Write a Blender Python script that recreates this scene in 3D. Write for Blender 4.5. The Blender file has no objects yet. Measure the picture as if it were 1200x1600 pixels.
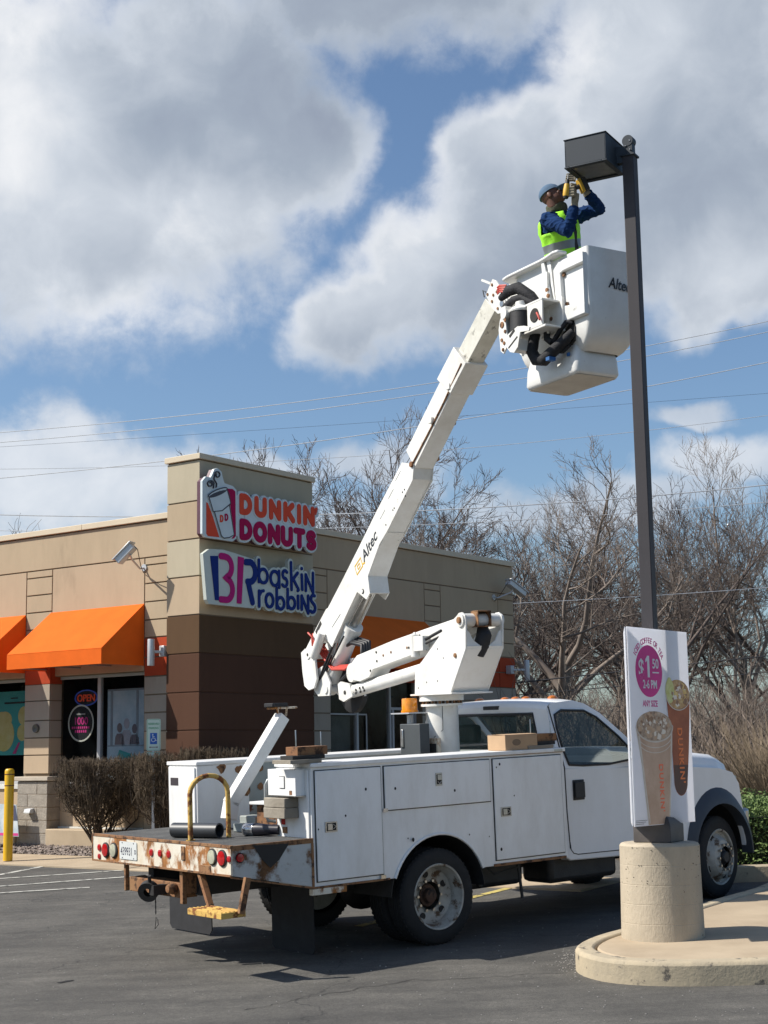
import bpy, bmesh, math, random
from mathutils import Vector, Matrix, noise as mnoise
from math import sin, cos, pi, radians as rad, atan2, sqrt, asin
random.seed(7)
SC = bpy.context.scene
COL = SC.collection

# ------------------------------------------------------------------ camera
FPX = 2400.0                       # focal length in pixels of the 1200x1600 photograph
CAM = Vector((0, 0, 1.53))
_pi, _ro = rad(8.93), rad(-.938)
FW = Vector((0, cos(_pi), sin(_pi))); _U = Vector((0, -sin(_pi), cos(_pi))); _X = Vector((1, 0, 0))
RT = _X*cos(_ro)+_U*sin(_ro); UP = -_X*sin(_ro)+_U*cos(_ro)
cd = bpy.data.cameras.new('camera'); cam = bpy.data.objects.new('camera', cd); COL.objects.link(cam)
cd.sensor_fit = 'VERTICAL'; cd.sensor_height = 24; cd.lens = 24*FPX/1600
cd.clip_start = .1; cd.clip_end = 3000
M = Matrix((RT, UP, -FW)).transposed().to_4x4(); M.translation = CAM
cam.matrix_world = M
SC.camera = cam

# ------------------------------------------------------------------ exposure
SC.view_settings.view_transform = 'Standard'; SC.view_settings.look = 'None'
SC.view_settings.gamma = 1; SC.view_settings.exposure = 0.35
SC.cycles.max_bounces = 6; SC.cycles.transparent_max_bounces = 12

# ------------------------------------------------------------------ sun
SUN_TH, SUN_EL = rad(5), rad(45)   # direction the light travels (from left), elevation
sl = bpy.data.lights.new('sun', 'SUN'); sl.energy = 5.0; sl.angle = rad(.53); sl.color = (1, .945, .86)
so = bpy.data.objects.new('sun', sl); COL.objects.link(so)
LD = Vector((cos(SUN_EL)*cos(SUN_TH), cos(SUN_EL)*sin(SUN_TH), -sin(SUN_EL)))
so.rotation_euler = LD.to_track_quat('-Z', 'Y').to_euler(); so.location = (-20, 0, 30)

# ------------------------------------------------------------------ pixel <-> world helpers (used to measure real planes)
def ray(x, y): return FW+RT*((x-600)/FPX)-UP*((y-800)/FPX)
def on_plane(x, y, P0, n):
    d = ray(x, y); return CAM+d*((Vector(P0)-CAM).dot(n)/d.dot(n))
def at_depth(x, y, Y):
    d = ray(x, y); return CAM+d*(Y/d.y)
def on_z(x, y, z):
    d = ray(x, y); return CAM+d*((z-CAM.z)/d.z)
def azel(x, y):
    d = ray(x, y).normalized(); return atan2(d.x, d.y)*FPX, asin(d.z)*FPX

# ------------------------------------------------------------------ world: physical sky + procedural cloud deck
W = bpy.data.worlds.new('World'); SC.world = W; W.use_nodes = True
nt = W.node_tree; nt.nodes.clear()
def N(t, **kw):
    n = nt.nodes.new(t)
    for k, v in kw.items(): setattr(n, k, v)
    return n
def L(a, b): nt.links.new(a, b)
def Mth(op, a, b=None, c=None, clamp=False):
    n = N('ShaderNodeMath', operation=op); n.use_clamp = clamp
    for i, v in enumerate((a, b, c)):
        if v is None: continue
        if isinstance(v, (int, float)): n.inputs[i].default_value = v
        else: L(v, n.inputs[i])
    return n.outputs[0]
sky = N('ShaderNodeTexSky'); sky.sky_type = 'NISHITA'; sky.sun_disc = False
sky.sun_elevation = SUN_EL; sky.sun_rotation = rad(265); sky.air_density = 1.0; sky.dust_density = 1.2; sky.ozone_density = 1.5
tc = N('ShaderNodeTexCoord'); sep = N('ShaderNodeSeparateXYZ'); L(tc.outputs['Generated'], sep.inputs[0])
az = Mth('ARCTAN2', sep.outputs[0], sep.outputs[1]); el = Mth('ARCSINE', sep.outputs[2])
cmb = N('ShaderNodeCombineXYZ'); L(Mth('MULTIPLY', az, FPX), cmb.inputs[0]); L(Mth('MULTIPLY', el, FPX), cmb.inputs[1])
UV = cmb.outputs[0]
def noise(scale, detail, rough=.55, dist=0, off=(0, 0, 0)):
    mp = N('ShaderNodeMapping'); mp.inputs['Location'].default_value = off; L(UV, mp.inputs[0])
    n = N('ShaderNodeTexNoise'); n.inputs['Scale'].default_value = scale; n.inputs['Detail'].default_value = detail
    n.inputs['Roughness'].default_value = rough; n.inputs['Distortion'].default_value = dist
    L(mp.outputs[0], n.inputs['Vector']); return n.outputs['Fac']
warp = N('ShaderNodeTexNoise'); warp.inputs['Scale'].default_value = .006; warp.inputs['Detail'].default_value = 4; L(UV, warp.inputs['Vector'])
wv = N('ShaderNodeVectorMath', operation='SUBTRACT'); L(warp.outputs['Color'], wv.inputs[0]); wv.inputs[1].default_value = (.5, .5, .5)
ws = N('ShaderNodeVectorMath', operation='SCALE'); L(wv.outputs[0], ws.inputs[0]); ws.inputs['Scale'].default_value = 150
wa = N('ShaderNodeVectorMath', operation='ADD'); L(UV, wa.inputs[0]); L(ws.outputs[0], wa.inputs[1]); WUV = wa.outputs[0]
def blob(x, y, rx, ry, rot=0, src=None):
    a, e = azel(x, y); src = src or WUV
    if not rot:
        v0 = N('ShaderNodeVectorMath', operation='MULTIPLY_ADD'); L(src, v0.inputs[0]); v0.inputs[1].default_value = (1/rx, 1/ry, 0); v0.inputs[2].default_value = (-a/rx, -e/ry, 0)
        v = N('ShaderNodeVectorMath', operation='LENGTH'); L(v0.outputs[0], v.inputs[0])
        return Mth('SUBTRACT', 1.0, v.outputs['Value'])
    c, s = cos(rad(rot)), sin(rad(rot)); q = []
    for cx, cy in ((c/rx, s/rx), (-s/ry, c/ry)):
        d = N('ShaderNodeVectorMath', operation='DOT_PRODUCT'); L(src, d.inputs[0]); d.inputs[1].default_value = (cx, cy, 0)
        t = Mth('SUBTRACT', d.outputs['Value'], a*cx+e*cy); q.append(Mth('MULTIPLY', t, t))
    return Mth('SUBTRACT', 1.0, Mth('SQRT', Mth('ADD', q[0], q[1])))
def gauss(x, y, rx, ry, rot=0):
    b = blob(x, y, rx, ry, rot); r = Mth('SUBTRACT', 1.0, b)
    return Mth('POWER', 2.718, Mth('MULTIPLY', Mth('MULTIPLY', r, r), -1.0))
def vmax(lst, k=.12):
    a = blob(*lst[0])
    for b in lst[1:]: a = Mth('SMOOTH_MAX', a, blob(*b), k)
    return a
dens = vmax([(90, 260, 440, 285), (330, 190, 235, 260), (470, 240, 110, 150, -30), (600, -70, 420, 165),
             (560, 505, 135, 85), (690, 430, 185, 140, 25), (860, 330, 250, 170, 25), (790, 250, 150, 90, 40), (1060, 130, 250, 270),
             (1120, 330, 300, 170), (1150, 440, 170, 95), (-400, 300, 400, 500), (1700, 300, 420, 400)])
low = vmax([(120, 740, 330, 110), (420, 745, 140, 55), (600, 720, 130, 75), (1130, 730, 170, 60), (930, 790, 300, 60), (1080, 640, 90, 26), (260, 860, 500, 110)])
high = Mth('MULTIPLY', Mth('SUBTRACT', noise(.0016, 5, .55, 0, (900, 0, 0)), .66), 3.0)      # clouds over the rest of the sky
hmask = Mth('MULTIPLY', Mth('SUBTRACT', Mth('ABSOLUTE', az), .36), 8, clamp=True)
hm2 = Mth('MULTIPLY', Mth('SUBTRACT', el, .48), 8, clamp=True)
hmask = Mth('MAXIMUM', hmask, hm2)
dens = Mth('ADD', dens, Mth('MULTIPLY', hmask, Mth('MAXIMUM', Mth('SUBTRACT', high, dens), 0)))
n1 = noise(.011, 9, .62, .2); n2 = noise(.035, 6, .6)
edge = Mth('ADD', Mth('MULTIPLY', Mth('SUBTRACT', n1, .5), .62), Mth('MULTIPLY', Mth('SUBTRACT', n2, .5), .14))
dd = Mth('ADD', dens, edge)
def sstep(v, a, b):
    t = Mth('MULTIPLY', Mth('SUBTRACT', v, a), 1/(b-a), clamp=True)
    return Mth('MULTIPLY', Mth('MULTIPLY', t, t), Mth('SUBTRACT', 3.0, Mth('MULTIPLY', t, 2.0)))
alpha = sstep(dd, -.13, .40)
alow = Mth('MULTIPLY', sstep(Mth('ADD', low, Mth('MULTIPLY', Mth('SUBTRACT', n1, .5), 1.2)), -.05, .6), .80)
alpha2 = Mth('MAXIMUM', alpha, alow)
# cloud brightness: bright rims and sunlit lumps, grey undersides
bri = Mth('MULTIPLY', Mth('SUBTRACT', 1.0, sstep(dd, .1, .55)), .30)
bri = Mth('ADD', bri, .36)
for g, w in (((20, 60, 170, 230), .42), ((20, 300, 120, 120), .38), ((330, 330, 150, 60, 8), .40), ((170, 505, 170, 60), .34), ((290, 70, 100, 70), .16), ((420, 470, 200, 60), .1),
             ((560, 480, 170, 90, 15), .26), ((640, 330, 110, 130, 30), .34), ((860, 150, 190, 110, 35), .36), ((1040, 60, 170, 120), .16), ((1150, 430, 170, 80), .36), ((130, 730, 300, 90), .28), ((1110, 700, 150, 60), .22),
             ((820, 450, 250, 130, 20), -.17), ((1000, 280, 160, 120), -.06), ((620, 60, 260, 90), -.12), ((250, 230, 140, 90), -.06), ((450, 180, 160, 120), -.08)):
    bri = Mth('MULTIPLY_ADD', gauss(*g), float(w), bri)
bri = Mth('ADD', bri, Mth('MULTIPLY', Mth('SUBTRACT', noise(.008, 8, .55, .4, (50, 80, 0)), .5), .55))
bri = Mth('ADD', bri, Mth('MULTIPLY', Mth('SUBTRACT', noise(.003, 4, .5), .5), .25))
ramp = N('ShaderNodeValToRGB'); cr = ramp.color_ramp
cr.elements[0].position = 0; cr.elements[0].color = (.235, .272, .36, 1)
cr.elements[1].position = 1; cr.elements[1].color = (.80, .81, .83, 1)
e = cr.elements.new(.35); e.color = (.33, .382, .462, 1)
e = cr.elements.new(.7); e.color = (.545, .59, .655, 1)
L(bri, ramp.inputs[0])
skyc = N('ShaderNodeVectorMath', operation='MULTIPLY'); L(sky.outputs[0], skyc.inputs[0]); skyc.inputs[1].default_value = (.93, 1.05, 1.15)
# keep the clouds at physical sky radiance: Background strength is 0.1, so colours are multiplied up
cl = N('ShaderNodeVectorMath', operation='SCALE'); L(ramp.outputs[0], cl.inputs[0]); cl.inputs['Scale'].default_value = 10.2
mix = N('ShaderNodeMix', data_type='RGBA'); L(alpha2, mix.inputs['Factor']); L(skyc.outputs[0], mix.inputs['A']); L(cl.outputs[0], mix.inputs['B'])
bg = N('ShaderNodeBackground'); L(mix.outputs['Result'], bg.inputs[0]); bg.inputs[1].default_value = .088
out = N('ShaderNodeOutputWorld'); L(bg.outputs[0], out.inputs[0])
# ------------------------------------------------------------------ materials
def hexc(*c):
    if len(c) == 1: c = c[0]
    def f(v):
        v /= 255; return v/12.92 if v <= .04045 else ((v+.055)/1.055)**2.4
    return tuple(f(v) for v in c)
_mats = {}
def mat(name, col, rough=.6, metal=0, var=.12, scale=4, bump=0, bscale=60, col2=None, spec=.5, coat=0, alpha=None, sat=None, detail=6, emit=None):
    """principled material: colour broken up by two octaves of noise in object space; optional second colour and bump"""
    if name in _mats: return _mats[name]
    m = bpy.data.materials.new(name); m.use_nodes = True; t = m.node_tree; b = t.nodes['Principled BSDF']
    b.inputs['Roughness'].default_value = rough; b.inputs['Metallic'].default_value = metal
    b.inputs['Specular IOR Level'].default_value = spec; b.inputs['Coat Weight'].default_value = coat
    tcn = t.nodes.new('ShaderNodeTexCoord')
    nz = t.nodes.new('ShaderNodeTexNoise'); nz.inputs['Scale'].default_value = scale; nz.inputs['Detail'].default_value = detail; nz.inputs['Roughness'].default_value = .62
    t.links.new(tcn.outputs['Object'], nz.inputs['Vector'])
    rp = t.nodes.new('ShaderNodeValToRGB'); t.links.new(nz.outputs['Fac'], rp.inputs[0])
    c2 = col2 or tuple(min(1, c*(1+var)) for c in col)
    c1 = col if col2 else tuple(c*(1-var) for c in col)
    rp.color_ramp.elements[0].position = .32; rp.color_ramp.elements[0].color = (*c1, 1)
    rp.color_ramp.elements[1].position = .68; rp.color_ramp.elements[1].color = (*c2, 1)
    t.links.new(rp.outputs[0], b.inputs['Base Color'])
    if bump:
        nb = t.nodes.new('ShaderNodeTexNoise'); nb.inputs['Scale'].default_value = bscale; nb.inputs['Detail'].default_value = 5
        t.links.new(tcn.outputs['Object'], nb.inputs['Vector'])
        bp = t.nodes.new('ShaderNodeBump'); bp.inputs['Strength'].default_value = bump; bp.inputs['Distance'].default_value = .01
        t.links.new(nb.outputs['Fac'], bp.inputs['Height']); t.links.new(bp.outputs[0], b.inputs['Normal'])
    if emit:
        b.inputs['Emission Color'].default_value = (*emit[0], 1); b.inputs['Emission Strength'].default_value = emit[1]
    _mats[name] = m; return m
def worn(name, base, rust, amount=.5, scale=6, rough=.5, edge=.05, streak=1.0, dirt=None, dscale=2.5, damt=.35, bump=.05, spec=.5):
    """paint with patches of a second colour (rust, grime) breaking through; streak < 1 stretches the patches downwards"""
    if name in _mats: return _mats[name]
    m = bpy.data.materials.new(name); m.use_nodes = True; t = m.node_tree; b = t.nodes['Principled BSDF']; b.inputs['Specular IOR Level'].default_value = spec
    tcn = t.nodes.new('ShaderNodeTexCoord'); mp = t.nodes.new('ShaderNodeMapping'); mp.inputs['Scale'].default_value = (1, 1, streak)
    t.links.new(tcn.outputs['Object'], mp.inputs[0])
    def nz(s, d=8, r=.65):
        n = t.nodes.new('ShaderNodeTexNoise'); n.inputs['Scale'].default_value = s; n.inputs['Detail'].default_value = d; n.inputs['Roughness'].default_value = r
        t.links.new(mp.outputs[0], n.inputs['Vector']); return n.outputs['Fac']
    mr = t.nodes.new('ShaderNodeMapRange'); t.links.new(nz(scale), mr.inputs[0]); mr.inputs[1].default_value = amount; mr.inputs[2].default_value = amount+edge
    d = dirt or tuple(c*.6 for c in base)
    mr2 = t.nodes.new('ShaderNodeMapRange'); t.links.new(nz(dscale, 8, .7), mr2.inputs[0]); mr2.inputs[1].default_value = .42; mr2.inputs[2].default_value = .75; mr2.inputs[4].default_value = damt
    m1 = t.nodes.new('ShaderNodeMix'); m1.data_type = 'RGBA'; m1.inputs['A'].default_value = (*base, 1); m1.inputs['B'].default_value = (*d, 1); t.links.new(mr2.outputs[0], m1.inputs['Factor'])
    rr = t.nodes.new('ShaderNodeValToRGB'); t.links.new(nz(scale*3), rr.inputs[0]); rr.color_ramp.elements[0].position = .35; rr.color_ramp.elements[1].position = .65
    rr.color_ramp.elements[0].color = (*[c*.45 for c in rust], 1); rr.color_ramp.elements[1].color = (*rust, 1)
    m2 = t.nodes.new('ShaderNodeMix'); m2.data_type = 'RGBA'; t.links.new(mr.outputs[0], m2.inputs['Factor']); t.links.new(m1.outputs['Result'], m2.inputs['A']); t.links.new(rr.outputs[0], m2.inputs['B'])
    t.links.new(m2.outputs['Result'], b.inputs['Base Color'])
    mr3 = t.nodes.new('ShaderNodeMapRange'); t.links.new(mr.outputs[0], mr3.inputs[0]); mr3.inputs[3].default_value = rough; mr3.inputs[4].default_value = .9
    t.links.new(mr3.outputs[0], b.inputs['Roughness'])
    bp = t.nodes.new('ShaderNodeBump'); bp.inputs['Strength'].default_value = bump; bp.inputs['Distance'].default_value = .01
    t.links.new(nz(scale*5), bp.inputs['Height']); t.links.new(bp.outputs[0], b.inputs['Normal'])
    _mats[name] = m; return m
def glass(name, tint=(.1, .15, .15), clear=.35, rough=.03):
    if name in _mats: return _mats[name]
    m = bpy.data.materials.new(name); m.use_nodes = True; t = m.node_tree; b = t.nodes['Principled BSDF']
    b.inputs['Base Color'].default_value = (*tint, 1); b.inputs['Roughness'].default_value = rough; b.inputs['Specular IOR Level'].default_value = .8
    tr = t.nodes.new('ShaderNodeBsdfTransparent'); tr.inputs[0].default_value = (*[min(1, .90+c*2) for c in tint], 1)
    mx = t.nodes.new('ShaderNodeMixShader'); mx.inputs[0].default_value = clear
    t.links.new(b.outputs[0], mx.inputs[1]); t.links.new(tr.outputs[0], mx.inputs[2]); t.links.new(mx.outputs[0], t.nodes['Material Output'].inputs[0])
    _mats[name] = m; return m

# ------------------------------------------------------------------ mesh builder
class MB:
    """collects shapes; build() links them as ONE mesh object"""
    def __init__(s, xf=None): s.v = []; s.f = []; s.m = []; s.mats = []; s.xf = xf; s.mi = 0
    def use(s, m):
        if m not in s.mats: s.mats.append(m)
        s.mi = s.mats.index(m); return s
    def vert(s, p):
        p = Vector(p)
        if s.xf is not None: p = s.xf @ p
        s.v.append(p); return len(s.v)-1
    def face(s, idx): s.f.append(tuple(idx)); s.m.append(s.mi)
    def poly(s, pts): s.face([s.vert(p) for p in pts])
    def box(s, x0, x1, y0, y1, z0, z1, mtx=None):
        P = [Vector((x, y, z)) for z in (z0, z1) for y in (y0, y1) for x in (x0, x1)]
        if mtx is not None: P = [mtx @ p for p in P]
        i = [s.vert(p) for p in P]
        for q in ((0, 2, 3, 1), (4, 5, 7, 6), (0, 1, 5, 4), (2, 6, 7, 3), (0, 4, 6, 2), (1, 3, 7, 5)): s.face([i[k] for k in q])
        return s
    def prism(s, pts, a, b, fn):
        """pts: 2D outline; fn(p, t) -> 3D; extruded from t=a to t=b"""
        n = len(pts); A = [s.vert(fn(p, a)) for p in pts]; B = [s.vert(fn(p, b)) for p in pts]
        s.face(A); s.face(B[::-1])
        for k in range(n): s.face((A[k], A[(k+1) % n], B[(k+1) % n], B[k]))
        return s
    def prismY(s, pts, y0, y1): return s.prism(pts, y0, y1, lambda p, t: (p[0], t, p[1]))   # outline in x,z
    def prismX(s, pts, x0, x1): return s.prism(pts, x0, x1, lambda p, t: (t, p[0], p[1]))   # outline in y,z
    def prismZ(s, pts, z0, z1): return s.prism(pts, z0, z1, lambda p, t: (p[0], p[1], t))
    def loft(s, rings, cap=True, closed=True):
        R = [[s.vert(p) for p in r] for r in rings]; n = len(R[0])
        for a, b in zip(R, R[1:]):
            for k in range(n if closed else n-1): s.face((a[k], a[(k+1) % n], b[(k+1) % n], b[k]))
        if cap: s.face(R[0][::-1]); s.face(R[-1])
        return s
    def tube(s, path, r, n=8, cap=True):
        path = [Vector(p) for p in path]; rs = r if isinstance(r, (list, tuple)) else [r]*len(path)
        rings = []; u = None
        for k, p in enumerate(path):
            t = (path[min(k+1, len(path)-1)]-path[max(k-1, 0)]).normalized()
            if u is None: u = t.orthogonal().normalized()
            else: u = (u-t*u.dot(t)).normalized()
            w = t.cross(u)
            rings.append([p+(u*cos(2*pi*j/n)+w*sin(2*pi*j/n))*rs[k] for j in range(n)])
        return s.loft(rings, cap)
    def rod(s, a, b, r, n=12): return s.tube([a, b], r, n)
    def lathe(s, prof, axis_p, axis_d, n=32):
        """prof: list of (radius, along)"""
        d = Vector(axis_d).normalized(); u = d.orthogonal().normalized(); w = d.cross(u); o = Vector(axis_p)
        rings = [[o+d*h+(u*cos(2*pi*j/n)+w*sin(2*pi*j/n))*max(r, 1e-4) for j in range(n)] for r, h in prof]
        s.loft(rings, False)
        R_ = len(s.v)-len(prof)*n
        if prof[0][0] < .002: s.face(range(R_, R_+n))
        if prof[-1][0] < .002: s.face(range(R_+(len(prof)-1)*n, R_+len(prof)*n))
        return s
    def ball(s, c, r, n=12, m=8, sx=1, sy=1, sz=1, mtx=None):
        c = Vector(c); rings = []
        for i in range(m+1):
            ph = -pi/2+pi*i/m
            ring = [Vector((max(cos(ph), .002)*cos(2*pi*j/n)*sx, max(cos(ph), .002)*sin(2*pi*j/n)*sy, sin(ph)*sz))*r for j in range(n)]
            rings.append([c+(mtx @ p if mtx is not None else p) for p in ring])
        return s.loft(rings, True)
    def bar(s, a, b, w, h, up=(0, 0, 1)):
        """rectangular bar from a to b; w sideways, h along 'up'"""
        a, b = Vector(a), Vector(b); t = (b-a).normalized(); u = Vector(up); u = (u-t*u.dot(t)).normalized(); v = t.cross(u)
        s.loft([[p+v*sx*w/2+u*sz*h/2 for sx, sz in ((-1, -1), (1, -1), (1, 1), (-1, 1))] for p in (a, b)]); return s
    def stroke(s, pts, w, z0, z1, closed=False, n=7):
        """flat ribbon letter stroke with round caps, extruded z0..z1, in the local xy plane"""
        P = [Vector((p[0], p[1])) for p in pts]; k = len(P)
        Lf, Rg = [], []
        for i in range(k):
            if closed: a, b = P[i-1], P[(i+1) % k]
            else: a, b = P[max(i-1, 0)], P[min(i+1, k-1)]
            t = (b-a).normalized(); nn = Vector((-t.y, t.x)); Lf.append(P[i]+nn*w); Rg.append(P[i]-nn*w)
        def V(p, z): return s.vert((p.x, p.y, z))
        for zz, flip in ((z1, False),):
            l = [V(p, zz) for p in Lf]; r = [V(p, zz) for p in Rg]
        l0 = [V(p, z0) for p in Lf]; r0 = [V(p, z0) for p in Rg]
        rng = range(k) if closed else range(k-1)
        for i in rng:
            j = (i+1) % k
            s.face((l[i], r[i], r[j], l[j])); s.face((l0[i], l[i], l[j], l0[j])); s.face((r[i], r0[i], r0[j], r[j])); s.face((r0[i], l0[i], l0[j], r0[j]))
        if not closed:
            for c, q, ia in ((P[0], Lf[0]-P[0], 0), (P[-1], Rg[-1]-P[-1], k-1)):
                a0 = atan2(q.y, q.x); arc = [c+Vector((cos(a0+pi*j/n), sin(a0+pi*j/n)))*w for j in range(n+1)]
                s.face([V(p, z1) for p in arc]); s.face([V(p, z0) for p in arc][::-1])
                for p, p2 in zip(arc, arc[1:]): s.face((V(p, z0), V(p2, z0), V(p2, z1), V(p, z1)))
        return s
    def disc(s, c, r, z0, z1, n=24, ry=None):
        ry = ry or r
        return s.prismZ([(c[0]+cos(2*pi*j/n)*r, c[1]+sin(2*pi*j/n)*ry) for j in range(n)], z0, z1)
    def build(s, name, parent=None, material=None, bevel=0, smooth=35, label=None, seg=2):
        if material is not None and not s.mats: s.mats = [material]
        me = bpy.data.meshes.new(name); me.from_pydata([tuple(v) for v in s.v], [], s.f)
        for m in s.mats: me.materials.append(m)
        if len(s.mats) > 1: me.polygons.foreach_set('material_index', s.m)
        bm = bmesh.new(); bm.from_mesh(me); bmesh.ops.recalc_face_normals(bm, faces=bm.faces); bm.to_mesh(me); bm.free()
        if smooth: me.polygons.foreach_set('use_smooth', [True]*len(me.polygons)); me.set_sharp_from_angle(angle=rad(smooth))
        me.update()
        o = bpy.data.objects.new(name, me); COL.objects.link(o)
        if parent is not None: o.parent = parent
        if bevel:
            b = o.modifiers.new('bevel', 'BEVEL'); b.width = bevel; b.segments = seg; b.limit_method = 'ANGLE'; b.angle_limit = rad(40)
        if label: o['label'] = label
        return o
def build_split(mb, name, parent, key=None, **kw):
    """builds one object per separate piece (or per key of the pieces' centres)"""
    par = list(range(len(mb.v)))
    def find(a):
        while par[a] != a: par[a] = par[par[a]]; a = par[a]
        return a
    for f in mb.f:
        r = find(f[0])
        for i in f[1:]: par[find(i)] = r
    grp = {}
    for k, f in enumerate(mb.f): grp.setdefault(find(f[0]), []).append(k)
    out = {}
    for r, fs in grp.items():
        vs = {i for k in fs for i in mb.f[k]}; c = sum((mb.v[i] for i in vs), Vector())/len(vs)
        out.setdefault(key(c) if key else r, []).extend(fs)
    res = []
    for kk in sorted(out, key=str):
        n = MB(); n.mats = mb.mats; mp = {}
        for k in out[kk]:
            for i in mb.f[k]:
                if i not in mp: mp[i] = len(n.v); n.v.append(mb.v[i])
            n.f.append(tuple(mp[i] for i in mb.f[k])); n.m.append(mb.m[k])
        res.append(n.build(name, parent, **kw))
    return res
def tag(o, label, cat, group=None, kind=None):
    if label: o['label'] = label
    if cat: o['category'] = cat
    if group: o['group'] = group
    if kind: o['kind'] = kind
    return o
def struct(o, kind='structure'): o['kind'] = kind; return o
def thing(name, label, cat, mtx=None, group=None):
    o = bpy.data.objects.new(name, None); COL.objects.link(o); o.empty_display_size = .2
    if mtx is not None: o.matrix_world = mtx
    return tag(o, label, cat, group)
def frame(o, x, y, z=None):
    x = Vector(x).normalized(); y = Vector(y).normalized(); z = Vector(z).normalized() if z is not None else x.cross(y)
    m = Matrix((x, y, z)).transposed().to_4x4(); m.translation = Vector(o); return m
def text_mb(mb, txt, x, y, size, z0, depth=.002, bold=0, shear=0, align='LEFT', sx=1, mtx=None, space=1.0):
    """adds flat lettering to a builder (local xy plane) using Blender's built-in font"""
    c = bpy.data.curves.new('t', 'FONT'); c.body = txt; c.size = size; c.offset = bold; c.shear = shear; c.align_x = align; c.extrude = depth/2; c.space_character = space
    o = bpy.data.objects.new('t', c); COL.objects.link(o); bpy.context.view_layer.update()
    me = bpy.data.meshes.new_from_object(o.evaluated_get(bpy.context.evaluated_depsgraph_get()))
    base = len(mb.v)
    for v in me.vertices:
        p = Vector((v.co.x*sx+x, v.co.y+y, v.co.z+z0))
        mb.vert(mtx @ p if mtx is not None else p)
    for p in me.polygons: mb.face([base+i for i in p.vertices])
    bpy.data.objects.remove(o); bpy.data.meshes.remove(me); bpy.data.curves.remove(c)
    return mb
def arcp(cx, cy, r, a0, a1, n=10, ry=None):
    ry = ry or r
    return [(cx+r*cos(rad(a0+(a1-a0)*k/n)), cy+ry*sin(rad(a0+(a1-a0)*k/n))) for k in range(n+1)]
# ------------------------------------------------------------------ ground
GP0, GN = Vector((.448, 13.49, -.094)), Vector((-.0195, -.0303, 1))
def G(x, y):
    x = max(-9, min(9, x)); y = max(4, min(25, y))
    return -.094+.0195*(x-.448)+.0303*(y-13.49)
def onG(x, y): return on_plane(x, y, GP0, GN)
YA = rad(35.88)
C0 = Vector((-2.7, 22.2, 0)); DR = Vector((sin(YA), cos(YA), 0)); DL = Vector((-cos(YA), sin(YA), 0)); ZU = Vector((0, 0, 1))
def BP(a, b, z=0): return C0+DR*a+DL*b+ZU*z
BM = Matrix((DR, DL, ZU)).transposed().to_4x4(); BM.translation = C0

def axis_steps(lo, hi, a, b, fine, ):
    v = [a+(b-a)*k/fine for k in range(fine+1)]
    s = b; st = 4
    while s < hi: s += st; st *= 1.6; v.append(s)
    s = a; st = 4
    while s > lo: s -= st; st *= 1.6; v.insert(0, s)
    return v
def sheet(name, xs, ys, dz, m, h=None):
    mb = MB(); idx = [[mb.vert((x, y, (h or G)(x, y)+dz)) for x in xs] for y in ys]
    for j in range(len(ys)-1):
        for i in range(len(xs)-1): mb.face((idx[j][i], idx[j][i+1], idx[j+1][i+1], idx[j+1][i]))
    o = mb.build(name, None, m, smooth=0); return struct(o)

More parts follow.
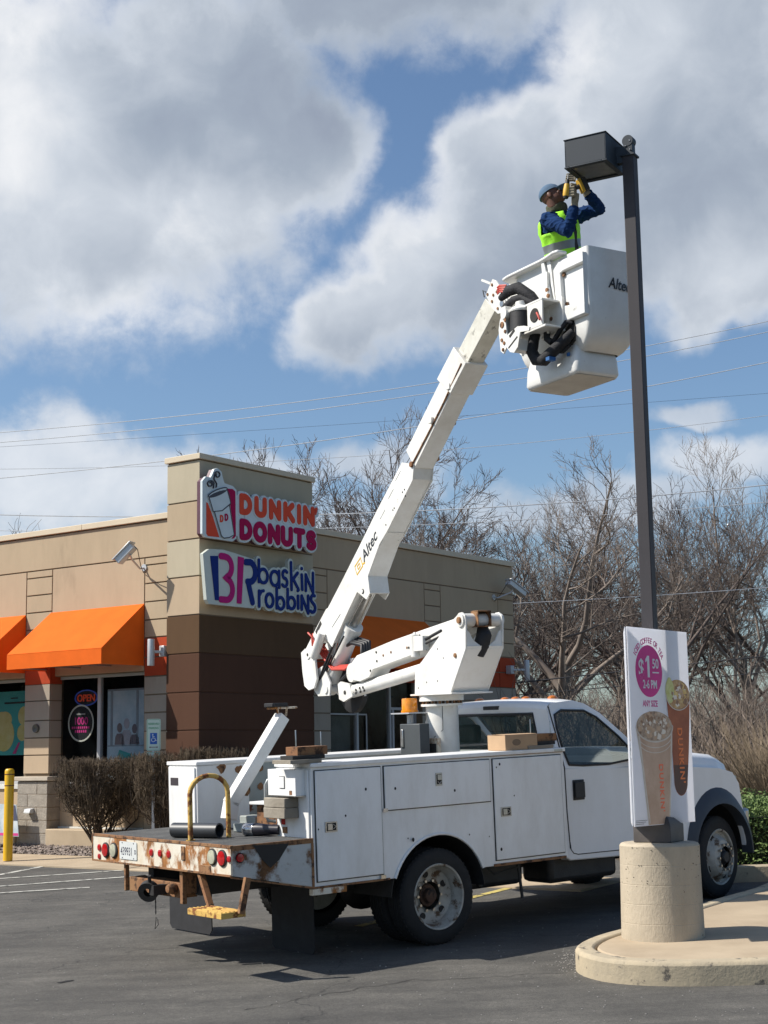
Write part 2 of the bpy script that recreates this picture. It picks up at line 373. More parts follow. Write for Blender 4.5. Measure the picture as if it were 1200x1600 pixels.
# asphalt: aggregate speckle, broad stains, faint cracks
def asphalt():
    m = bpy.data.materials.new('asphalt'); m.use_nodes = True; t = m.node_tree; b = t.nodes['Principled BSDF']; b.inputs['Roughness'].default_value = .88
    tcn = t.nodes.new('ShaderNodeTexCoord')
    def nz(s, d=6, r=.6, sx=1, sy=1, rot=0):
        mp = t.nodes.new('ShaderNodeMapping'); mp.inputs['Scale'].default_value = (sx, sy, 1); mp.inputs['Rotation'].default_value = (0, 0, rot); t.links.new(tcn.outputs['Object'], mp.inputs[0])
        n = t.nodes.new('ShaderNodeTexNoise'); n.inputs['Scale'].default_value = s; n.inputs['Detail'].default_value = d; n.inputs['Roughness'].default_value = r; t.links.new(mp.outputs[0], n.inputs['Vector']); return n.outputs['Fac']
    def mr(v, a, b_, c=0, d=1):
        n = t.nodes.new('ShaderNodeMapRange'); t.links.new(v, n.inputs[0])
        for i, q in enumerate((a, b_, c, d)): n.inputs[i+1].default_value = q
        return n.outputs[0]
    def mul(a, b_):
        n = t.nodes.new('ShaderNodeMath'); n.operation = 'MULTIPLY'; t.links.new(a, n.inputs[0])
        if isinstance(b_, float): n.inputs[1].default_value = b_
        else: t.links.new(b_, n.inputs[1])
        return n.outputs[0]
    v = mul(mr(nz(110, 4, .8), .32, .70, .42, 1.62), mr(nz(1.1, 8, .65), .3, .7, .62, 1.28))
    v = mul(v, mr(nz(.6, 7, .65, 1, 6, rad(-12)), .35, .65, .74, 1.22))
    v = mul(v, mr(nz(34, 6, .8), .3, .7, .62, 1.36)); v = mul(v, mr(nz(7, 6, .7), .3, .7, .84, 1.16))
    vor = t.nodes.new('ShaderNodeTexVoronoi'); vor.feature = 'DISTANCE_TO_EDGE'; vor.inputs['Scale'].default_value = .2
    mp = t.nodes.new('ShaderNodeMapping'); t.links.new(tcn.outputs['Object'], mp.inputs[0])
    ad = t.nodes.new('ShaderNodeVectorMath'); ad.operation = 'ADD'; wn = t.nodes.new('ShaderNodeTexNoise'); wn.inputs['Scale'].default_value = 2; wn.inputs['Detail'].default_value = 8
    t.links.new(tcn.outputs['Object'], wn.inputs['Vector']); t.links.new(mp.outputs[0], ad.inputs[0])
    sc = t.nodes.new('ShaderNodeVectorMath'); sc.operation = 'SCALE'; sc.inputs['Scale'].default_value = .9; t.links.new(wn.outputs['Color'], sc.inputs[0]); t.links.new(sc.outputs[0], ad.inputs[1])
    t.links.new(ad.outputs[0], vor.inputs['Vector'])
    v = mul(v, mr(vor.outputs['Distance'], 0, .003, .3, 1))
    rp = t.nodes.new('ShaderNodeValToRGB'); t.links.new(mul(v, .5), rp.inputs[0]); rp.color_ramp.elements[0].color = (.012, .012, .0125, 1); rp.color_ramp.elements[1].color = (.168, .157, .136, 1)
    t.links.new(rp.outputs[0], b.inputs['Base Color'])
    bp = t.nodes.new('ShaderNodeBump'); bp.inputs['Strength'].default_value = .55; bp.inputs['Distance'].default_value = .012; t.links.new(nz(120, 4, .7), bp.inputs['Height']); t.links.new(bp.outputs[0], b.inputs['Normal'])
    return m
m_asph = asphalt()
m_field = mat('dry_field', (.07, .06, .035), .95, scale=.6, col2=(.05, .055, .025), bump=.6, bscale=8)
xs = axis_steps(-1500, 1500, -9, 9, 6); ys = axis_steps(-1500, 1500, 4, 25, 6)
sheet('ground', xs, ys, -.03, m_field)
sheet('asphalt_pavement', [-14, -9, -5, 0, 5, 9, 16, 24], [-12, -4, 0, 4, 8, 12, 16, 20, 25, 30], 0, m_asph)

m_conc = mat('concrete', (.36, .325, .26), .85, scale=3, col2=(.47, .42, .335), bump=.25, bscale=90, detail=9)
m_walk = mat('walk_concrete', (.35, .275, .19), .88, scale=1.5, spec=.2, col2=(.46, .37, .26), bump=.2, bscale=60, detail=8)
m_joint = mat('dark_joint', (.05, .045, .04), .95)
def poly_sheet(name, pts, z1, z0, m, sub=None):
    """slab with the outline pts (world xy); z1(x,y) top, z0(x,y) bottom"""
    mb = MB(); T = [mb.vert((x, y, z1(x, y))) for x, y in pts]; Bt = [mb.vert((x, y, z0(x, y))) for x, y in pts]
    mb.face(T); n = len(pts)
    for k in range(n): mb.face((T[k], T[(k+1) % n], Bt[(k+1) % n], Bt[k]))
    return struct(mb.build(name, None, m, smooth=30, bevel=.012))
def BX(a, b): p = BP(a, b); return (p.x, p.y)
# sidewalk along the left front, slightly above the asphalt
poly_sheet('sidewalk', [BX(-1.6, -.15), BX(-1.6, 14), BX(-.42, 14), BX(-.42, -.15)], lambda x, y: G(x, y)+.03, lambda x, y: G(x, y)-.1, m_walk)
poly_sheet('sidewalk', [BX(-1.6, -7), BX(-1.6, -.16), BX(-.42, -.16), BX(9, -.5), BX(9, -1.6), BX(-.42, -1.6), BX(-.5, -7)], lambda x, y: G(x, y)+.025, lambda x, y: G(x, y)-.1, m_walk)
# painted lines
m_line = worn('line_paint', (.55, .54, .48), (.06, .06, .06), .5, 9, .8, .12, damt=.5)
m_yel = worn('yellow_line_paint', (.50, .40, .12), (.06, .06, .06), .5, 9, .8, .12, damt=.5)
def stripe(a, b, w, m, name='road_marking'):
    A, B_ = onG(*a), onG(*b); d = (B_-A); d.z = 0; d.normalize(); n = Vector((-d.y, d.x, 0))*w/2; mb = MB(); k = max(2, int((B_-A).length/.5))
    Lp = [A.lerp(B_, i/k) for i in range(k+1)]
    l = [mb.vert((p+n).xy.to_3d()+Vector((0, 0, G(p.x, p.y)+.005))) for p in Lp]; r = [mb.vert((p-n).xy.to_3d()+Vector((0, 0, G(p.x, p.y)+.005))) for p in Lp]
    for i in range(k): mb.face((l[i], l[i+1], r[i+1], r[i]))
    struct(mb.build(name, None, m, smooth=0))
stripe((-160, 1384), (330, 1351), .10, m_line); stripe((-160, 1397), (380, 1357), .10, m_line); stripe((-150, 1396), (68, 1354), .09, m_line)
stripe((-200, 1408), (140, 1387), .10, m_line); stripe((560, 1448), (905, 1360), .10, m_yel)

# hairline crack, tar patch, scattered grit on the asphalt
m_crk = mat('crack_dark', (.018, .018, .018), .95)
def ribbon(name, pts, w, m, seed=1, jit=.02, dz=.004):
    r_ = random.Random(seed); P = [onG(*p) for p in pts]; Q = []
    for a, b in zip(P, P[1:]):
        k = max(2, int((b-a).length/.06)); Q += [a.lerp(b, i/k)+Vector((r_.gauss(0, jit), r_.gauss(0, jit), 0)) for i in range(k)]
    mb = MB().use(m); l, r = [], []
    for i, p in enumerate(Q):
        t = (Q[min(i+1, len(Q)-1)]-Q[max(i-1, 0)]); t.z = 0; t.normalize(); n = Vector((-t.y, t.x, 0))*w*r_.uniform(.3, 1)
        l.append(mb.vert((p.x+n.x, p.y+n.y, G(p.x, p.y)+dz))); r.append(mb.vert((p.x-n.x, p.y-n.y, G(p.x, p.y)+dz)))
    for i in range(len(Q)-1): mb.face((l[i], l[i+1], r[i+1], r[i]))
    struct(mb.build(name, None, smooth=0))
ribbon('asphalt_crack', [(380, 1580), (490, 1556), (590, 1541), (650, 1531), (760, 1527), (890, 1519)], .006, m_crk, 3)
ribbon('asphalt_crack', [(0, 1462), (90, 1448), (200, 1443), (330, 1428)], .005, m_crk, 8, .03)
ribbon('asphalt_patch', [(92, 1536), (106, 1533), (122, 1531)], .03, m_crk, 5, .004)
rnd = random.Random(21); mb = MB().use(mat('pale_grit', (.35, .33, .30), .9, scale=30))
for k in range(520):
    if k < 330: p = onG(rnd.uniform(-20, 1200), rnd.uniform(1400, 1600)); r = rnd.uniform(.002, .0065)
    else:
        q = onG(893+rnd.gauss(0, 14), 1500+rnd.gauss(0, 14)); p = q; r = rnd.uniform(.002, .007)
    mb.ball((p.x, p.y, G(p.x, p.y)+r*.5), r, 5, 3, 1.3, .9, .6)
o = mb.build('grit', None, smooth=0); tag(o, 'pale stone chips scattered over the asphalt and by the kerb tip', 'grit', kind='stuff')

# ------------------------------------------------------------------ raised kerb island under the lamp post
def chaikin(P, k):
    for _ in range(k):
        Q = []
        for i in range(len(P)):
            a, b = P[i], P[(i+1) % len(P)]
            if max(a[0], b[0]) > 5: Q.append(a); continue
            Q += [(a[0]*.75+b[0]*.25, a[1]*.75+b[1]*.25), (a[0]*.25+b[0]*.75, a[1]*.25+b[1]*.75)]
        P = Q
    return P
def isp(x, y): p = on_plane(x, y, GP0+Vector((0, 0, .165)), GN); return (p.x, p.y)
isl = [isp(*q) for q in ((975, 1449), (936, 1459), (912, 1468), (898, 1478), (900, 1484), (913, 1491), (948, 1499), (1005, 1503), (1075, 1504), (1187, 1501))]+[(4, isp(1187, 1501)[1]-.1), (9, 10.0), (12, 14), (9.5, 22.8), (7.6, 22.2), (5.75, 19.2), isp(1200, 1381), isp(1098, 1409)]
cx_, cy_ = 6, 15
def inset(pts, d):
    out = []; n = len(pts)
    for i in range(n):
        a, b, c = Vector(pts[i-1]), Vector(pts[i]), Vector(pts[(i+1) % n])
        n1 = Vector((-(b-a).y, (b-a).x)).normalized(); n2 = Vector((-(c-b).y, (c-b).x)).normalized(); m_ = (n1+n2)
        out.append(tuple(b+m_*(d/max(.5, m_.dot(n1)))))
    return out
ztop = lambda x, y: G(x, y)+.165
def ring_slab(name, P, Q, zt, zb, m):
    mb = MB(); n = len(P)
    A = [mb.vert((x, y, zt(x, y))) for x, y in P]; B_ = [mb.vert((x, y, zt(x, y)+.004)) for x, y in Q]; A0 = [mb.vert((x, y, zb(x, y))) for x, y in P]; B0_ = [mb.vert((x, y, zb(x, y))) for x, y in Q]
    for k in range(n):
        j = (k+1) % n; mb.face((A[k], A[j], B_[j], B_[k])); mb.face((A0[k], A0[j], A[j], A[k])); mb.face((B_[k], B_[j], B0_[j], B0_[k]))
    return struct(mb.build(name, None, m, smooth=40, bevel=.028))
def sub_outline(P, st=.18):
    o = []
    for i in range(len(P)):
        a, b = Vector(P[i]), Vector(P[(i+1) % len(P)]); k = max(1, int((b-a).length/st)) if max(a.x, b.x) < 5 else 2
        for j in range(k): o.append(tuple(a.lerp(b, j/k)))
    return o
islp = chaikin([(p[0], p[1]) for p in isl], 1)
m_kerb = worn('kerb_concrete', (.44, .365, .25), (.16, .14, .115), .60, 7, .88, .06, dirt=(.2, .18, .145), dscale=3, damt=.6, bump=.5)
ring_slab('kerb', islp, inset(islp, .15), ztop, lambda x, y: G(x, y)-.1, m_kerb)
poly_sheet('island_slab', inset(islp, .168), lambda x, y: G(x, y)+.161, lambda x, y: G(x, y)-.05, m_walk)
poly_sheet('pavement_joint', inset(islp, .145), lambda x, y: G(x, y)+.12, lambda x, y: G(x, y)-.06, m_joint)
# hedge island kerb at the right behind the truck
hp = [onG(1120, 1381), onG(1210, 1379)]
def kerb_line(a, b, w, h, name='kerb'):
    a = Vector((a[0], a[1], 0)); b = Vector((b[0], b[1], 0)); d = (b-a).normalized(); n = Vector((-d.y, d.x, 0))*w
    P = [(a.x, a.y), (b.x, b.y), ((b+n).x, (b+n).y), ((a+n).x, (a+n).y)]
    poly_sheet(name, P, lambda x, y: G(x, y)+h, lambda x, y: G(x, y)-.1, m_kerb)
kerb_line((3.2, 17.15), (7.2, 17.0), .16, .17)
soil = poly_sheet('soil_ground', [(3.0, 17.3), (9, 17.1), (16, 24), (16, 34), (4.4, 30), (2.8, 22)], lambda x, y: G(x, y)+.12, lambda x, y: G(x, y)-.1, mat('soil', (.07, .052, .035), .95, scale=8, bump=.6, bscale=30))

# gravel bed between sidewalk and building (small stones, one object)
m_rock = mat('river_gravel', (.13, .10, .085), .85, scale=14, col2=(.36, .30, .26), detail=3)
rnd = random.Random(3); mb = MB(); mb.use(m_rock)
for k in range(3600):
    b = rnd.uniform(-.3, 6.4); t = rnd.random(); a = -.41+t*.56; p = BP(a, b); z = G(p.x, p.y)+.015+t*.16; r = rnd.uniform(.012, .03)
    q = Matrix.Rotation(rnd.uniform(0, 3), 3, 'Z') @ Matrix.Rotation(rnd.uniform(-.5, .5), 3, 'X')
    mb.ball((p.x, p.y, z), r, 5, 3, 1.3, .9, .6, q)
o = mb.build('gravel', None, smooth=0); tag(o, 'brown gravel bed at the foot of the beige building', 'gravel', kind='stuff')
mb = MB()
P = [BP(-.42, -.3), BP(-.42, 14), BP(.2, 14), BP(.2, -.3)]; zz = [0, 0, .17, .17]
mb.poly([p+ZU*(G(p.x, p.y)+z) for p, z in zip(P, zz)]); struct(mb.build('gravel_ground', None, mat('gravel_dirt', (.10, .08, .065), .95, scale=20), smooth=0))

# ------------------------------------------------------------------ restaurant building
bld = thing('restaurant_building', 'beige stucco fast food restaurant with brown corner tower and orange awnings', 'building', BM)
def LMB(): return MB()
def stucco(name, c):
    return worn(name, c, tuple(v*.80 for v in c), .60, 1.1, .93, .25, dirt=tuple(v*.84 for v in c), dscale=2.4, damt=.75, streak=.28, bump=.25, spec=.1)
c_tan = (.40, .325, .235); c_peach = (.46, .35, .255)
m_tan = stucco('stucco_tan', (.45, .352, .240))
m_tan2 = stucco('stucco_light', (.47, .41, .30))
m_peach = stucco('stucco_peach', (.47, .36, .248))
m_grey = stucco('stucco_grey', (.36, .31, .25))
m_br1 = stucco('stucco_brown', (.108, .064, .036))
m_br2 = stucco('stucco_dark_brown', (.090, .046, .030))
m_red = stucco('stucco_red', (.40, .065, .028))
m_grv = mat('groove', (.20, .15, .10), .95, var=.1)
m_cap = mat('metal_coping', (.60, .50, .36), .55, var=.04, scale=2)
m_soff = mat('soffit', (.28, .25, .2), .8)
TW, TL, ZT = 2.65, .65, 5.94

wall = LMB().use(m_grv)
# main shell: backing walls with openings left for the windows
RB = .165
def lw(b0, b1, z0, z1, a0=RB, a1=.42): wall.box(a0, a1, b0, b1, z0, z1)
def rw(a0, a1, z0, z1, b0=RB, b1=.42): wall.box(a0, a1, b0, b1, z0, z1)
lw(TL, 12, 2.8, 5.05); lw(TL, 1.262, -.3, 2.8); lw(3.29, 3.9, -.3, 2.8); lw(6.0, 6.6, -.3, 2.8); lw(6.6, 12, -.3, 2.8)
rw(TW, 9.03, 2.8, 5.05); rw(TW, 3.27, -.3, 2.8); rw(5.86, 6.5, -.3, 2.8); rw(6.5, 9.03, -.3, 2.8)
wall.box(9.03-.25, 9.03, .42, 12, -.3, 5.05); wall.box(.165, 9.03, 11.75, 12, -.3, 5.05)
wall.box(.03, TW-.012, .012, TL-.0, -.3, ZT-.09)
wall.use(m_soff).box(.42, 8.78, .42, 11.75, 4.6, 4.75)            # roof slab
wall.build('wall', bld, smooth=0)
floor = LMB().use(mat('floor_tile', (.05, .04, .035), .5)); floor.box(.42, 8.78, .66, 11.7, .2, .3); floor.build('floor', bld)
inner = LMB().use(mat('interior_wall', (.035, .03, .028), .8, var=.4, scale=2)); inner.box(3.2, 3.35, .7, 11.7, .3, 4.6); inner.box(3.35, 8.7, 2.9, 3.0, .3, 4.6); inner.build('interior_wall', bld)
# stucco panels with open joints between them
pan = LMB()
def LP(b0, b1, z0, z1, m, a=.15, g=.010, back=RB): pan.use(m).box(a, back, b0+g, b1-g, z0+g, z1-g)
def RP(a0, a1, z0, z1, m, b=.15, g=.010, back=RB): pan.use(m).box(a0+g, a1-g, b, back, z0+g, z1-g)
zs = [4.51, 4.395, 4.115, 3.838, 3.565, 3.30]
LP(TL-.01, 12, 4.51, 5.06, m_tan)
for b0, b1, m in ((1.255, 3.295, m_peach), (3.9, 5.94, m_peach), (6.5, 12, m_peach)): LP(b0, b1, 2.8, 4.51, m)
for b0, b1 in ((TL-.01, 1.255), (3.295, 3.9), (5.94, 6.5)):
    for z1, z0 in zip(zs, zs[1:]): LP(b0, b1, z0, z1, m_tan)
    LP(b0, b1, 3.007, 3.30, m_red, a=.149); LP(b0, b1, 2.72, 3.007, m_red, a=.149)
zp = [2.72, 2.448, 2.184, 1.912, 1.63, 1.36]
for z1, z0 in zip(zp, zp[1:]):
    LP(TL-.01, 1.25, z0, z1, m_grey if z0 > 1.7 else m_peach)
LP(TL-.01, 1.25, .2, 1.36, m_peach); LP(6.6, 12, -.2, 2.8, m_peach)
# projecting pilaster between the windows
for b0, b1 in ((3.20, 3.78), (5.95, 6.55)):
    pan.use(m_grv).box(.075, .30, b0+.01, b1-.01, 1.25, 2.95)
    pan.use(m_red).box(.05, .075, b0, b1, 2.69, 2.96); pan.use(m_red).box(.0751, .30, b0, b0+.01, 2.69, 2.95)
    for z1, z0 in zip([2.69, 2.43, 2.124, 1.856, 1.589], [2.43, 2.124, 1.856, 1.589, 1.30]):
        pan.use(m_grey if z0 > 1.7 else m_peach).box(.05, .075, b0+.004, b1-.004, z0+.008, z1-.008); pan.box(.0751, .30, b0, b0+.01, z0+.008, z1-.008)
RP(TW+.0, 9.03, 4.51, 5.06, m_tan)
for a0, a1 in ((3.2, 5.99), (6.5, 8.46)): RP(a0, a1, 3.30, 4.51, m_tan)
for a0, a1 in ((TW, 3.2), (5.99, 6.5), (8.46, 9.03)):
    for z1, z0 in zip(zs, zs[1:]): RP(a0, a1, z0, z1, m_tan)
for a0, a1 in ((TW, 3.2), (3.2, 5.99), (5.99, 6.5), (6.5, 8.46), (8.46, 9.03)):
    RP(a0, a1, 3.007, 3.30, m_red, b=.149); RP(a0, a1, 2.72, 3.007, m_red, b=.149)
for a0, a1 in ((TW, 3.27), (5.86, 6.5), (6.5, 8.46), (8.46, 9.03)):
    for z1, z0 in zip([2.72, 2.46, 2.18, 1.9, 1.6], [2.46, 2.18, 1.9, 1.6, .2]): RP(a0, a1, z0, z1, m_grey)
pan.build('stucco_panel', bld, bevel=.004, smooth=0)
# corner tower
tow = LMB(); zt = [5.85, 5.237, 4.678, 4.128, 3.564, 3.007, 2.445, 1.90, 1.35, -.2]
for i, (z1, z0) in enumerate(zip(zt, zt[1:])):
    m = [m_tan2, m_tan, m_tan2, m_peach, m_br1, m_br2, m_br2, m_br2, m_br2][i]
    tow.use(m); P = [(0, 0), (TW, 0), (TW, TL), (0, TL)]
    tow.prismZ(P, z0+.011, z1-.011)
tow.use(m_br2).box(.01, TW-.01, .01, TL-.01, -.2, 3.56); tow.use(m_grv).box(.012, TW-.0121, .0121, TL-.0122, 3.56, 5.9)
tow.build('tower', bld, bevel=.004, smooth=0)
cp = LMB().use(m_cap)
def coping(P, z0, z1, th=.035):
    cp.prismZ(P, z0, z1)
coping([(-.035, -.035), (TW+.035, -.035), (TW+.035, TL+.03), (-.035, TL+.03)], 5.855, ZT)
coping([(TW+.02, .11), (9.065, .11), (9.065, .45), (TW+.02, .45)], 5.06, 5.155)
for b0, b1 in ((TL+.03, 2.60), (2.604, 5.6), (5.604, 12.04)): coping([(.11, b0), (.45, b0), (.45, b1), (.11, b1)], 5.065, 5.155)
coping([(8.75, .4505), (9.065, .4505), (9.065, 12.04), (8.75, 12.04)], 5.06, 5.154)
cp.build('coping', bld, bevel=.006)
# split face block bases, caps and the concrete ledge
m_blk = mat('split_face_block', (.30, .265, .22), .95, var=.16, scale=9, bump=1.0, bscale=45, detail=10)
m_stone = mat('stone_cap', (.46, .40, .32), .85, var=.08, scale=5, bump=.2)
for b0, b1, nm in ((3.13, 3.82, 0), (5.9, 6.6, 0)):
    blk = LMB().use(m_blk); z = .2; c = 0
    while z < 1.17:
        z1 = min(z+.1975, 1.193)
        for s0, s1 in (((b0, b0+.45), (b0+.45, b1)) if c % 2 else ((b0, b0+.235), (b0+.235, b1))):
            blk.box(-.03, .30, s0+.003, s1-.003, z+.003, z1-.003)
        z = z1; c += 1
    blk.use(m_grv).box(-.024, .3, b0+.006, b1-.006, .1, 1.19)
    blk.build('block_base', bld, bevel=.006, seg=1)
    LMB().use(m_stone).box(-.065, .31, b0-.04, b1+.04, 1.195, 1.262).build('stone_cap', bld, bevel=.01)
LMB().use(m_walk).box(-.06, .30, TL+.02, 3.125, .05, .47).build('concrete_ledge', bld, bevel=.015)
LMB().use(m_walk).box(-.06, .30, 3.83, 5.89, .05, .47).build('concrete_ledge', bld, bevel=.015)
# windows
m_alu = mat('window_aluminium', (.42, .42, .42), .45, var=.04); m_sill = mat('white_sill', (.60, .60, .56), .6)
m_wg = glass('shop_glass', (.012, .014, .016), .88, .02)
def window_left(b0, b1, mull, z0=1.14, z1=2.80):
    w = LMB().use(m_alu); d0, d1 = .27, .33; fw = .045
    w.box(d0, d1, b0, b0+fw, z0, z1); w.box(d0, d1, b1-fw, b1, z0, z1); w.box(d0, d1, b0+fw, b1-fw, z1-fw, z1); w.box(d0, d1, b0+fw, b1-fw, z0, z0+fw)
    for m_ in mull: w.box(d0-.003, d1+.003, m_-.035, m_+.035, z0+fw, z1-fw)
    f = w.build('window', bld, bevel=.004)
    LMB().use(m_wg).box(.298, .304, b0+fw-.01, b1-fw+.01, z0+fw-.01, z1-fw+.01).build('pane', f)
    LMB().use(m_sill).box(.2, .33, b0, b1, z0-.075, z0-.002).build('sill', f, bevel=.006)
    LMB().use(m_peach).box(.235, .30, b0, b1, .50, z0-.076).build('panel_below', f)
    LMB().use(m_sill).box(.2, .30, b0, b1, .472, .498).build('base_strip', f)
window_left(1.262, 3.29, [2.33]); window_left(3.9, 6.0, [4.95])
wr = LMB().use(m_alu)
for a in (3.27, 4.13, 5.06, 5.815): wr.box(a, a+.05, .28, .35, .3, 2.80)
wr.box(3.27, 5.86, .2801, .3499, 2.755, 2.799); wr.box(5.1, 5.82, .2801, .3499, 2.26, 2.31); wr.box(3.27, 5.1, .2801, .3499, .3, .4)
wr.box(5.14, 5.19, .275, .34, .4, 2.26); wr.box(5.74, 5.79, .275, .34, .4, 2.26)
wr.box(3.33, 4.12, .285, .30, 2.165, 2.19); wr.box(4.18, 4.42, .285, .30, 2.165, 2.19); wr.box(4.40, 4.425, .285, .30, .9, 2.165)
f = wr.build('window', bld, bevel=.004, label='dark window wall with aluminium frames and a door behind the boom')
LMB().use(m_wg).box(3.28, 5.85, .312, .318, .35, 2.79).build('pane', f)
LMB().use(mat('roller_blind', (.10, .12, .11), .8, var=.3, scale=3)).box(3.36, 4.10, .40, .42, .5, 2.15).build('blind', f)
# awnings
def awning_mat():
    m = mat('awning_canvas', (.86, .165, .018), .8, var=.07, scale=3, spec=.15, bump=.12, bscale=220)
    b = m.node_tree.nodes['Principled BSDF']; t = m.node_tree
    tl = t.nodes.new('ShaderNodeBsdfTranslucent'); tl.inputs[0].default_value = (.85, .12, .002, 1); mx = t.nodes.new('ShaderNodeMixShader'); mx.inputs[0].default_value = .22
    t.links.new(b.outputs[0], mx.inputs[1]); t.links.new(tl.outputs[0], mx.inputs[2]); t.links.new(mx.outputs[0], t.nodes['Material Output'].inputs[0]); return m
m_awn = awning_mat()
def awning(f0, f1, left):
    """f0..f1 along the wall; wall plane .15; projection .87"""
    zt_, zv, zb = 3.81, 3.108, 2.884; po = -.72
    def P(s, o, z): return (o, s, z) if left else (s, o, z)
    mb = MB().use(m_awn)
    for s in (f0, f1): mb.poly([P(s, .148, zt_), P(s, po, zv), P(s, po, zb), P(s, .148, zb)])
    n = 8
    mb.poly([P(f0, .148, zt_), P(f1, .148, zt_), P(f1, po, zv), P(f0, po, zv)]); mb.poly([P(f0, po, zv), P(f1, po, zv), P(f1, po, zb), P(f0, po, zb)])
    o = mb.build('awning', bld, smooth=0)
    s = o.modifiers.new('thickness', 'SOLIDIFY'); s.thickness = .006; s.offset = -1
    fr = MB().use(mat('awning_frame', (.35, .35, .36), .5, .6))
    for s_ in [f0+.02+(f1-f0-.04)*k/3 for k in range(4)]:
        fr.rod(P(s_, .14, zb+.03), P(s_, po+.03, zb+.03), .012, 6); fr.rod(P(s_, po+.03, zb+.03), P(s_, po+.03, zv-.03), .012, 6); fr.rod(P(s_, po+.03, zv-.03), P(s_, .14, zt_-.04), .012, 6)
    fr.rod(P(f0+.02, po+.03, zb+.03), P(f1-.02, po+.03, zb+.03), .012, 6)
    fr.build('awning_frame', o)
awning(1.255, 3.31, True); awning(3.905, 5.95, True); awning(3.22, 5.97, False)

# ------------------------------------------------------------------ things on the building
def BF(a, b, z, x, y): return frame(BP(a, b, z), x, y)
m_gal = mat('light_grey_metal', (.52, .53, .54), .4, .3, var=.06)
def cctv(name, label, mount, tip, tail, foot_n):
    """mount/tip/tail in building coordinates; box camera with sun shield on an elbow bracket"""
    root = thing(name, label, 'security camera', BM @ Matrix.Translation(Vector(mount)), 'security cameras on the walls')
    mt = Vector(mount); tp = Vector(tip)-mt; tl = Vector(tail)-mt; d = (tp-tl).normalized(); sx = d.cross(Vector((0, 0, 1))).normalized(); up = sx.cross(d)
    def bx(a, w, h, c0, c1, z0):
        mb = MB(); mb.use(m_gal); mb.loft([[c+sx*sw*w*1.35+up*(z0+sh*h*1.2) for sw, sh in ((-1, 0), (1, 0), (1, 1), (-1, 1))] for c in (a+d*c0, a+d*c1)]); return mb
    L_ = (tp-tl).length
    b = bx(tl, .055, .09, 0, L_*.93, -.02); b.build('housing', root, bevel=.01)
    s = bx(tl, .07, .018, -.03, L_, .076); s.build('sun_shield', root, bevel=.006)
    mb = MB().use(mat('camera_lens', (.01, .01, .012), .1)); mb.rod(tl+d*(L_*.93-.005)+up*.03, tl+d*(L_*.93+.006)+up*.03, .035, 12); mb.build('lens', root)
    mid = tl+d*L_*.35-up*.03; ar = MB().use(m_gal); n_ = Vector(foot_n)
    ar.tube([(0, 0, 0), n_*.10+Vector((0, 0, -.02)), (mid*.8+n_*.03+Vector((0, 0, -.03))), mid], .015, 8); ar.box(-.045, .045, -.045, .045, -.09, .09) if False else ar.rod((0, 0, 0), n_*.02, .055, 12)
    ar.build('bracket', root)
    cb = MB().use(mat('black_cable', (.02, .02, .022), .6)); cb.tube([tl+up*.02, tl+up*-.04+n_*-.02, tl.lerp(Vector((0, 0, 0)), .6)+Vector((0, 0, -.09)), n_*.02+Vector((0, 0, -.08))], .006, 6); cb.build('cable', root)
cctv('security_camera', 'grey security camera on the sunlit left wall above an orange awning', (.15, 1.26, 4.36), (-.42, 1.235, 4.355), (-.33, .985, 4.60), (-1, 0, 0))
cctv('security_camera', 'grey security camera near the far right end of the shaded wall', (8.30, .15, 4.42), (8.78, -.25, 4.43), (8.36, -.14, 4.66), (0, -1, 0))
def wall_light(label, left):
    root = thing('wall_light', label, 'wall light', BM, 'wall lights on the red bands')
    if left: c = (-.13, .835); q = (.149, .74)
    else: c = (8.99, -.13); q = (8.75, .149)
    mb = MB().use(m_gal)
    mb.lathe([(.001, 0), (.050, 0), (.053, .01), (.053, .38), (.050, .39), (.001, .39)], (c[0], c[1], 2.855), (0, 0, 1), 24); mb.build('cylinder_shade', root, smooth=40)
    b = MB().use(m_gal)
    if left: b.box(.0, .149, .70, .80, 2.99, 3.15); b.bar((c[0], c[1], 3.06), (.05, .75, 3.06), .04, .04)
    else: b.box(8.68, 8.80, .03, .149, 2.98, 3.14); b.bar((c[0], c[1], 3.06), (8.74, .06, 3.06), .04, .04)
    b.build('bracket', root, bevel=.008)
wall_light('white cylinder wall light on the sunlit red band left of the brown tower', True)
wall_light('white cylinder wall light at the far right end of the shaded wall', False)
# small fixtures on the pilaster
o = MB(BM).use(mat('vent_plastic', (.10, .095, .08), .6)); o.lathe([(.001, 0), (.03, 0), (.045, .012), (.062, .018), (.068, 0), (.072, -.02), (.001, -.02)], (.032, 3.49, 2.005), (-1, 0, 0), 24)
tag(o.build('wall_vent', smooth=40), 'small round grey vent on the pilaster between the windows', 'vent')
root = thing('step_light', 'small metal box light on the split face block pilaster', 'wall light', BM)
o = MB().use(m_gal); o.prism([(-.095, .0), (-.075, .055), (0, .07), (0, -.0)], 3.42, 3.56, lambda p, t: (p[0]-.03, t, .71+p[1])); o.build('housing', root, bevel=.004)
o = MB().use(mat('frosted_lens', (.6, .6, .55), .4)); o.box(-.12, -.035, 3.43, 3.55, .70, .709); o.build('lens', root)
